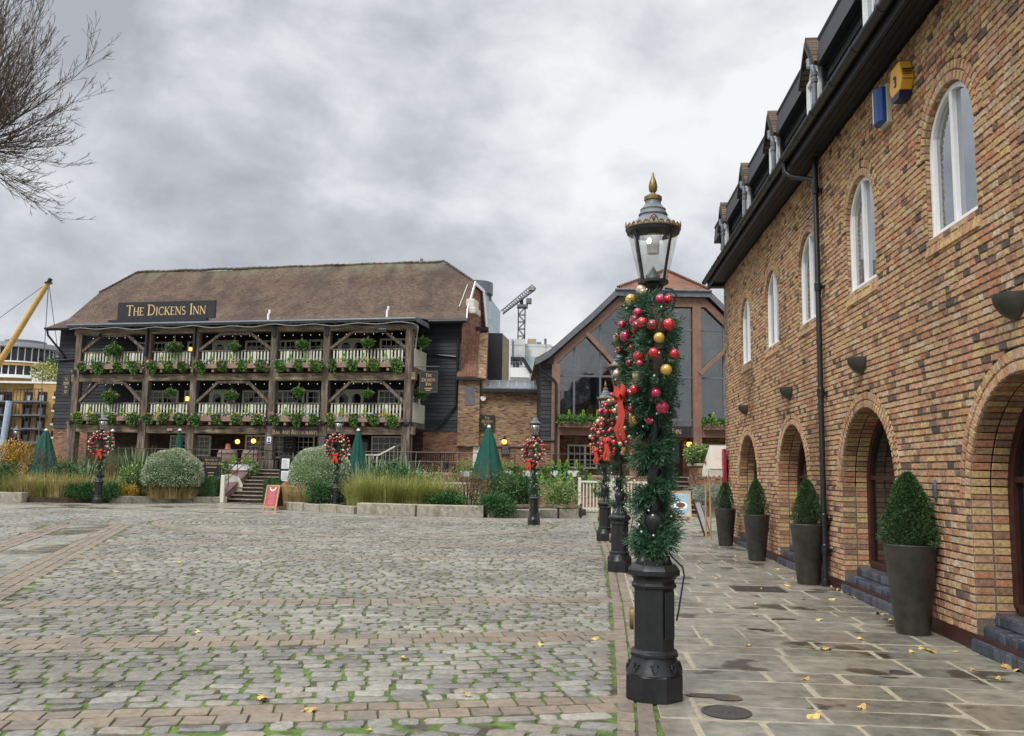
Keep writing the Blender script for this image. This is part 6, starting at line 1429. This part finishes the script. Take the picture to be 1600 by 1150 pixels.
for b_ in ((-.3, -.25, 0, 1.02), (.25, .3, 0, 1.02), (-.25, .25, .05, .12), (-.25, .25, .95, 1.02)): S.box(b_[0], b_[1], -.02, .02, b_[2], b_[3], M=T)
S.build('frame', M['redbr'], t); MB().box(-.25, .25, -.01, .01, .12, .95, M=T).build('panel', M['chalk'], t)
g = G(1125, 842); aw = thing('awning_stand', 'cream canvas awning on thin wooden poles at the corner of the brick building', 'awning', (g[0], g[1], 0), 0)
zt = float(P(1122, 696, g[1])[2]); z1 = float(P(1122, 733, g[1])[2]); S = MB()
for x in (-.30, .42):
    for y in (-.26, .26): S.tube([(x, y, 0), (x, y, z1+.05)], .022, 8)
S.build('pole', M['potwood'], aw); S = MB()
Va = [(-.36, -.34, z1), (.62, -.34, z1), (.62, -.02, zt), (-.25, -.02, zt), (-.36, .34, z1), (.62, .34, z1)]
S.add(Va, [(0, 1, 2, 3), (3, 2, 5, 4), (0, 3, 4), (1, 5, 2)]); n = 28; Vs = []
for i in range(n+1): x = -.36+.98*i/n; Vs += [(x, -.345, z1), (x, -.35, z1-.16-.05*abs(math.sin(i*pi/4)))]
S.add(Vs, [(2*i, 2*i+2, 2*i+3, 2*i+1) for i in range(n)]); Vs = []
for i in range(15): y = -.34+.68*i/14; Vs += [(-.365, y, z1), (-.37, y, z1-.16-.05*abs(math.sin(i*pi/4)))]
S.add(Vs, [(2*i, 2*i+2, 2*i+3, 2*i+1) for i in range(14)]); S.build('canopy', M['canvas'], aw)
MB().box(-.33, .62, -.352, -.349, z1-.012, z1+.004).build('trim', M['slate'], aw); MB().box(-.372, -.366, -.06, .06, z1+.12, z1+.24).build('printed_mark', M['redboard'], aw)
c = W(13.75, .06, 1.30); t = thing('red_board', 'upright red menu board on the far corner of the brick wall', 'sign', c, BZ); MB().box(-.16, .22, 0, .06, 0, 1.0).box(-.16, -.12, .06, .075, 0, 1.0).build('board', M['redboard'], t, bevel=.008); MB().box(-.08, .16, .061, .064, .25, .8).build('print', mat('faint_red_print', [(.24, .06, .07)], .8, bump=0), t)
for px, lb in ((355, 'pinkish barrel table with terracotta pot on the inn terrace'), (393, 'pinkish barrel table near the top of the inn stairs')):
    p = P(px, 721, 44.3); t = thing('barrel_table', lb, 'barrel', (p[0], 44.3, TZ)); MB().lathe([(.42, 0), (.50, .3), (.52, .5), (.50, .7), (.44, .95), (0, .96)], 18).build('barrel', M['trough'], t, smooth='auto')
    S = MB()
    for z, q in ((.15, .475), (.75, .505)): S.lathe([(q, z), (q+.012, z), (q+.012, z+.06), (q, z+.06)], 18)
    S.build('hoops', M['slate'], t)
    if px == 355: tag(MB().lathe([(.11, 0), (.17, .04), (.13, .12), (.11, .3), (0, .31)], 12, (p[0], 44.3, TZ+.96)).build('terracotta_pot', M['terra']), 'small terracotta pot on the left barrel table', 'pot')
for px, Y, lb in ((302, 40.9, 'terracotta chimney pot behind the clipped hedge block'), (450, 38.0, 'terracotta chimney pot right of the inn stairs')):
    x, y = gp_(px, Y); tag(MB().lathe([(.24, 0), (.24, .2), (.19, .3), (.2, .6), (.27, .66), (.27, .74), (.2, .8), (.2, .95)], 16, (x, y, .1)).build('chimney_pot', M['terra'], smooth='auto'), lb, 'pot')
p = P(329, 747, 40.9); tb = signboard('welcome_board', 'black board reading Welcome to The Dickens Inn in gold, behind the clipped hedge', (p[0], 40.9, .95), 0, .92, 1.15, [('WELCOME TO', .09, 0, .96, .8), ('THE DICKENS INN', .13, 0, .78, .8)], cat='sign')
S = MB()
for k, w in enumerate((.5, 0, .3, .24, .18)):
    if w: S.box(-w/2, w/2, -.004, -.001, .64-.13*k, .67-.13*k)
S.build('small_print', M['goldtext'], tb); S = MB(); S.box(-.4, -.34, .05, .1, -.85, 1.1); S.box(.34, .4, .05, .1, -.85, 1.1); S.build('post', M['blackpaint'], tb)
p = P(444, 768, 38.6); tb = signboard('menu_stand', 'tall black stand with three white menu sheets beside the inn stairs', (p[0], 38.6, .2), 0, .52, 2.0, [], border=False)
for k in range(3): MB().box(-.17, .17, -.012, -.002, .30+.55*k, .75+.55*k).build('menu_sheet', M['white'], tb)
for k in range(3):
    S = MB(); 
    for j in range(9): S.box(-.13, .13-.03*(j % 3), -.0145, -.0125, .35+.55*k+.04*j, .36+.55*k+.04*j)
    S.build('printed_lines', M['slate'], tb)
p = P(347, 782, 39.7); tag(MB().box(p[0]-.09, p[0]+.09, 39.6, 39.78, 0, 1.25).build('gate_post', M['cream'], bevel=.02), 'pale green square post at the foot of the stair coping', 'post')
t = thing('small_gate', 'low pale arched gate under the inn terrace by the stairs', 'gate', (P(353, 780, 41.2)[0], 41.2, 0)); MB().prism([(-.6, .1), (.75, .1), (.75, .8), (.55, 1.15), (.1, 1.3), (-.6, 1.3)], 0, .06).build('panel', M['canvas'], t); MB().box(-.65, -.58, -.02, .08, 0, 1.4).build('post', M['cream'], t)
t = thing('garden_bench', 'slatted wooden bench against the red brick wall by the inn corner', 'bench', IN(20.6, 1.5, TZ), IR); S = MB()
for k in range(16): S.box(-1.0+.125*k, -.94+.125*k, .28, .31, .45, .95)
S.box(-1.05, 1.05, .27, .32, .95, 1.02); S.build('backrest', M['redbr'], t); MB().box(-1.05, 1.05, -.2, .28, .40, .45).build('seat', M['redbr'], t)
for x in (-1.0, .95):
    for y in (-.18, .26): MB().box(x, x+.06, y, y+.06, 0, .42).build('leg', M['redbr'], t)
p = P(697, 735, 42.6); t = tag(MB().lathe([(.13, 0), (.17, .55), (.17, .6), (.13, .6), (.12, .5), (0, .5)], 12, (p[0], 42.6, TZ)).build('litter_bin', M['black']), 'small black bin at the end of the bench on the terrace', 'bin')
# fallen leaves
lm = []
for k in range(4):
    S = MB(); n = 12; rr2 = random.Random(k); pts = [(.045*(1+.45*math.cos(3*q+k)*rr2.uniform(.5, 1))*math.cos(q), .032*(1+.35*math.cos(5*q))*math.sin(q), .012*math.sin(2*q+k)) for q in np.linspace(0, 2*pi, n, endpoint=False)]
    S.add(pts+[(0, 0, .016)], [(i, (i+1) % n, n) for i in range(n)], rr2.random()); S.bar((0, 0, .01), (.075, .01, .015), .004, .003, t=.5); o = S.build('fallen_leaf', M['leafy']); lm.append(o.data); bpy.data.objects.remove(o)
rl = random.Random(5)
LFP = [(1230, 916), (1190, 921), (1310, 922), (1318, 926), (1326, 930), (1334, 935), (1300, 917), (1370, 960), (1378, 962), (1392, 970), (1440, 1015), (1457, 1020), (1450, 1018), (1494, 1020), (1270, 1014), (1292, 1015), (1288, 1016), (1180, 963), (1260, 1063), (1347, 1107), (1270, 1122), (1520, 1048), (1575, 1045), (1590, 1050), (1568, 1043), (1560, 1062), (1255, 938), (1120, 905), (1240, 905), (1180, 945), (1425, 1020), (1300, 938), (1215, 890), (1150, 870), (1345, 1000), (1280, 970), (1170, 1010), (1098, 878)]
for px, py in LFP:
    g = G(px, py); o = bpy.data.objects.new('fallen_leaf', rl.choice(lm)); COL.objects.link(o); o.location = (g[0], g[1], .012); o.rotation_euler = (rl.uniform(-.3, .3), rl.uniform(-.3, .3), rl.random()*6.28); o.scale = (rl.uniform(.55, 1.05),)*3; tag(o, 'fallen autumn leaf on the flagstones', 'leaf', 'fallen leaves on the flagstones')
for px, py in ((485, 1113), (655, 952), (630, 1030), (730, 1089), (928, 1001), (578, 1145), (180, 895), (170, 820), (845, 1010), (30, 835), (310, 990), (410, 1095), (280, 880)):
    g = G(px, py); o = bpy.data.objects.new('fallen_leaf', rl.choice(lm)); COL.objects.link(o); o.location = (g[0], g[1], .018); o.rotation_euler = (rl.uniform(-.3, .3), rl.uniform(-.3, .3), rl.random()*6.28); o.scale = (rl.uniform(.6, 1.1),)*3; tag(o, 'fallen yellow leaf on the cobbles', 'leaf', 'fallen leaves on the cobbles')
# ---------------------------------------------------------------- far buildings, mast and crane
def at(px, py, Y): return P(px, py, Y)
fl = thing('yellow_brick_flats', 'yellow brick block of flats with dark balconies at the left edge', 'building', (-60, 76, 0)); FX = -60
def fx(px): return float(P(px, 650, 76)[0])-FX
def fz(py, px=50): return float(P(px, py, 76)[2])
S = MB().box(-18, fx(49), .6, 12, 0, fz(598)); S.box(fx(49), fx(90), 0, 12, 0, fz(599)); S.build('wall', M['brickpale'], fl)
MB().box(-18, fx(90)+.1, -.06, 12, fz(599)+.002, fz(596)).build('parapet', M['white'], fl)
for j, (ya, yb) in enumerate(((612, 627), (632, 648), (653, 669), (674, 690))):
    for px0, px1, yy in ((-40, -12, .6), (-12, 10, .6), (30, 48, .6), (57, 71, 0.)):
        x0, x1 = fx(px0), fx(px1)
        w_ = MB().box(x0, x1, yy-.08, yy-.01, fz(yb), fz(ya)).build('window', M['redbr'], fl)
        S = MB()
        for k in range(3): S.box(x0+(x1-x0)*(k+.1)/3, x0+(x1-x0)*(k+.9)/3, yy-.10, yy-.085, fz(yb), fz(ya)-.25)
        S.build('pane', M['glass'], w_); 
        MB().box(x0+.2, x0+.55, yy-.12, yy-.105, fz(yb), fz(ya)-.3).build('curtain', M['curtain'], w_)
        b_ = MB().box(x0-.3, x1+.25, yy-1.3, yy-.13, fz(yb)-.22, fz(yb)-.02).build('balcony', M['slate'], fl)
        S = MB(); n = int((x1-x0)/.18)
        for k in range(n+1): x = x0-.28+(x1-x0+.5)*k/n; S.box(x-.02, x+.02, yy-1.29, yy-1.26, fz(yb)-.02, fz(yb)+.95)
        S.box(x0-.3, x1+.25, yy-1.3, yy-1.25, fz(yb)+.95, fz(yb)+1.02); S.build('balustrade', M['blackpaint'], b_)
    px0, px1 = 82, 85.5; w_ = MB().box(fx(px0), fx(px1), -.06, -.01, fz(yb-8), fz(ya-1)).build('window', M['redbr'], fl); MB().box(fx(px0)-.1, fx(px1)+.1, -.15, -.0, fz(yb-7)-.12, fz(yb-8)).build('sill', M['white'], w_)
S = MB().tube([(fx(21), -.8, fz(628)), (fx(17), -.8, fz(690)), (fx(17), -.8, 0)], .28, 10); S.build('column', mat('pale_blue_column', [(.33, .42, .52), (.38, .47, .56)], .5, ns=2), fl)
rd = thing('round_tower_flats', 'round flats with glazed upper storeys behind the yellow flats', 'building', (float(P(2, 560, 105)[0]), 110, 0)); rx = lambda px: float(P(px, 560, 105)[0])
def rz_(py): return float(P(20, py, 105)[2])
Rr = rx(58)-rx(2)
for nm, m, r0, ya, yb in (('roof', 'lead', Rr*1.12, 540, 533), ('roof', 'slate', Rr*.55, 529, 525), ('wall', 'glass', Rr*.82, 563, 540), ('wall', 'glass', Rr*.45, 533, 529), ('balcony', 'white', Rr*1.0, 564, 562), ('wall', 'brickpale', Rr*.98, 569, 564), ('wall', 'glass', Rr*.9, 585, 569), ('balcony', 'white', Rr*1.04, 589, 584), ('wall', 'brickpale', Rr*.93, 700, 589)):
    MB().lathe([(0, rz_(ya)), (r0, rz_(ya)), (r0*.995, rz_(yb)), (0, rz_(yb)+.01)], 48).build(nm, M[m], rd, smooth='auto')
S = MB()
for k in range(30):
    a = 2*pi*k/30
    for r0, ya, yb in ((Rr*.83, 562, 540), (Rr*.91, 584, 569)): S.bar((r0*math.cos(a), r0*math.sin(a), rz_(ya)), (r0*math.cos(a), r0*math.sin(a), rz_(yb)), .10, .10)
S.build('window_frames', M['white'], rd)
wt = thing('white_terrace_flats', 'low white glazed penthouse with roof shrubs between the round flats and inn', 'building', (-62, 98, 0)); wx = lambda px: float(P(px, 590, 98)[0])+62; wz = lambda py: float(P(75, py, 98)[2])
MB().box(wx(50), wx(110), 0, 8, 0, wz(582)).build('wall', M['white'], wt); w_ = MB().box(wx(62), wx(92), -.1, -.02, wz(597), wz(588)).build('window', M['glassblue'], wt); S = MB()
for k in range(9): S.box(wx(62+3.75*k)-.1, wx(62+3.75*k)+.1, -.16, -.1, wz(597), wz(588))
S.build('window_frames', M['white'], w_); MB().box(wx(79), wx(110), 1, 6, wz(582), wz(571)).build('glass_penthouse', M['glassblue'], wt); MB().box(wx(77), wx(110), .6, 6.4, wz(571), wz(569.5)).build('roof', M['lead'], wt)
bush('roof_shrub', 'round green roof shrub by the white penthouse', 75, 97, (1.7, 1.2, 1.4), 900, .3, .2, 'shrub', z0=float(P(75, 581, 97)[2]))
bush('roof_shrub', 'yellow-green roof shrub in front of the white penthouse', 60, 90, (1.8, 1.2, 1.7), 900, .3, .2, 'grassgreen', z0=float(P(60, 599, 90)[2]))
p0 = P(-20, 598, 58); p1 = P(76, 441, 58); t = thing('leaning_spar', 'yellow leaning spar with rigging wires at the left edge', 'mast', (float(p0[0]), 58, 0)); q0 = np.array((0, 0, p0[2])); q1 = np.array((p1[0]-p0[0], 0, p1[2])); b0 = q0-(q1-q0)*((q0[2])/(q1[2]-q0[2]))
S = MB().tube([b0, q1], [.25, .17], 12); S.build('spar', M['spar'], t, smooth='auto'); MB().tube([q1, q1+(q1-q0)/np.linalg.norm(q1-q0)*.3], .14, 10).lathe([(.26, -.1), (.26, 0)], 10, tuple(q1)).build('cap', M['black'], t)
S = MB()
for (px, py) in ((-60, 540), (60, 690), (92, 560)): e_ = P(px, py, 60); S.tube([q1, (e_[0]-p0[0], 2, e_[2])], .025, 4)
S.build('rigging', M['slate'], t)
gt_ = thing('glass_office_tower', 'blue-grey glass office block rising behind the inn roof', 'building', (0, 95, 0)); gx = lambda px, Y=95: float(P(px, 480, Y)[0])
S = MB().prism([(gx(735), 95), (gx(757), 95), (gx(782, 108), 108), (gx(735), 125)], 0, float(P(757, 453, 95)[2]), 'z'); S.V = [v-np.array([0, 95, 0]) for v in S.V]; S.build('glass_wall', brickmat('glass_cladding', [(.13, .20, .24), (.18, .26, .30), (.21, .29, .33)], (.07, .10, .12), 2.4, 3.2, .12, rough=.2, bump=.1, off=0), gt_)
MB().lathe([(2.0, float(P(741, 455, 96)[2])), (2.0, float(P(741, 437, 96)[2])), (0, float(P(741, 436, 96)[2]))], 24, (gx(741), 3, 0)).build('plant_drum', M['slate'], gt_, smooth='auto'); S = MB()
for px, y0 in ((764.5, 445), (761, 453)): S.tube([(gx(px), 4, float(P(px, 470, 99)[2])), (gx(px), 4, float(P(px, y0, 99)[2]))], .18, 6)
S.build('antenna', M['lead'], gt_)
gr = thing('glass_pyramid_roof', 'small green-tinted glass roof tip peeping over the inn ridge', 'roof lantern', (gx(655, 100), 100, 0)); S = MB(); zt, z1 = float(P(650, 405, 100)[2]), float(P(650, 420, 100)[2]); S.add([(-3.6, -1, z1), (3.4, -1, z1), (0, 1, zt), (3.4, 4, z1), (-3.6, 4, z1)], [(0, 1, 2), (1, 3, 2), (3, 4, 2), (4, 0, 2)]); S.build('glazing', mat('green_glass_sheet', [(.22, .30, .30), (.28, .36, .36)], .2, bump=0), gr); MB().tube([(0, 1, zt), (0, 1, zt+.3)], .2, 6).build('finial', M['slate'], gr)
wo = thing('white_office_block', 'white panelled office block with blue-green glazing below the crane', 'building', (0, 85, 0)); ox = lambda px: float(P(px, 560, 85)[0]); oz = lambda py: float(P(825, py, 85)[2])
panel = brickmat('white_panels', [(.46, .48, .47), (.52, .53, .52), (.56, .57, .56)], (.30, .31, .31), 2.2, 1.1, .05, bump=.1, off=0)
MB().box(ox(797), ox(820), 0, 12, 0, oz(530)).build('wall', panel, wo); MB().box(ox(800), ox(802.5), -.06, -.02, oz(585), oz(533)).build('window', M['slate'], wo)
MB().box(ox(820), ox(862), 1, 12, 0, oz(535)).build('wall', panel, wo); MB().box(ox(821), ox(858), .9, 1-.01, oz(605), oz(555)).build('glazing', brickmat('green_glass_cladding', [(.22, .33, .34), (.30, .42, .42), (.36, .47, .47)], (.12, .17, .18), 3.6, 4.6, .16, rough=.15, bump=.1, off=0), wo)
MB().box(ox(825), ox(839), 3, 7, oz(536), oz(522)).build('plant_room', M['brownpaint'] if 0 else mat('beige_plant_room', [(.28, .23, .16), (.34, .28, .20)], .8, ns=2), wo); S = MB().box(ox(840), ox(847), 3, 5, oz(536), oz(527)); S.tube([(ox(853), 2, oz(545)), (ox(853), 2, oz(524))], .15, 6); S.build('roof_plant', M['slate'], wo)
MB().box(ox(862), ox(885), 3, 12, 0, oz(533)).build('green_glass_wing', mat('green_glass_wing', [(.20, .33, .33), (.27, .40, .40)], .2, ns=.5, bump=0), wo)
S = MB().box(ox(798), ox(826), -6, -1, oz(600), oz(586)); S.build('white_terrace_wall', M['white'], wo); S = MB().box(ox(798), ox(816), -6.2, -1, oz(573), oz(571)); S.bar((ox(815), -6.1, oz(572)), (ox(829), -6.1, oz(594)), .3, .3, up=(0, 1, 0)); S.build('dark_canopy', M['blackpaint'], wo)
w_ = MB().box(ox(800), ox(812), -4, -3.9, oz(586), oz(573)).build('window', M['white'], wo); S = MB()
for k in range(2): S.box(ox(801+5.6*k), ox(805+5.6*k), -4.06, -4.01, oz(585), oz(575))
S.build('pane', M['slate'], w_)
cy = 140.; cr0 = thing('tower_crane', 'dark tower crane with raised jib above the white office block', 'crane', (float(P(814, 560, cy)[0]), cy, 0)); cz = lambda py: float(P(814, py, cy)[2]); cxx = lambda px: float(P(px, 500, cy)[0])-float(P(814, 560, cy)[0])
S = MB(); zb, zt = 0, cz(481); hw_ = .55
for x in (-hw_, hw_):
    for y in (-hw_, hw_): S.bar((x, y, zb), (x, y, zt), .18)
z = zb; k = 0
while z < zt-1.1:
    for y in (-hw_, hw_): S.bar((-hw_, y, z), (hw_, y, z), .10); S.bar((-hw_ if k % 2 else hw_, y, z), (hw_ if k % 2 else -hw_, y, z+1.2), .09)
    z += 1.2; k += 1
S.build('mast', M['blackpaint'], cr0); MB().box(-.8, 1.0, -.9, .9, zt, cz(477)).box(.7, 1.6, -1.2, .2, cz(475), cz(468)).build('cab', M['slate'], cr0)
S = MB(); a = np.array((cxx(784), 0, cz(489))); b = np.array((cxx(834), 0, cz(448))); d = b-a; nn = np.array((-d[2], 0, d[0])); nn = nn/np.linalg.norm(nn)
for w_, y in ((-.8, -.5), (-.8, .5), (1.0, 0)): S.bar(a+nn*w_*.3+np.array((0, y, 0)), b+nn*w_*.5+np.array((0, y, 0)), .17)
for k in range(15):
    f0, f1 = k/15, (k+1)/15
    for y in (-.5, .5): S.bar(a+d*f0+nn*-.3+np.array((0, y, 0)), a+d*f1+nn*.35, .09); S.bar(a+d*f1+nn*.35, a+d*f1+nn*-.3+np.array((0, y, 0)), .08)
S.build('jib', M['slate'], cr0); MB().box(cxx(825), cxx(834), -.7, .7, cz(454), cz(449)).build('counterweight', M['spar'] if 0 else M['kerb'], cr0); S = MB().bar((0, 0, zt), (cxx(814), 0, cz(466)), .6); S.build('tower_head', M['blackpaint'], cr0)
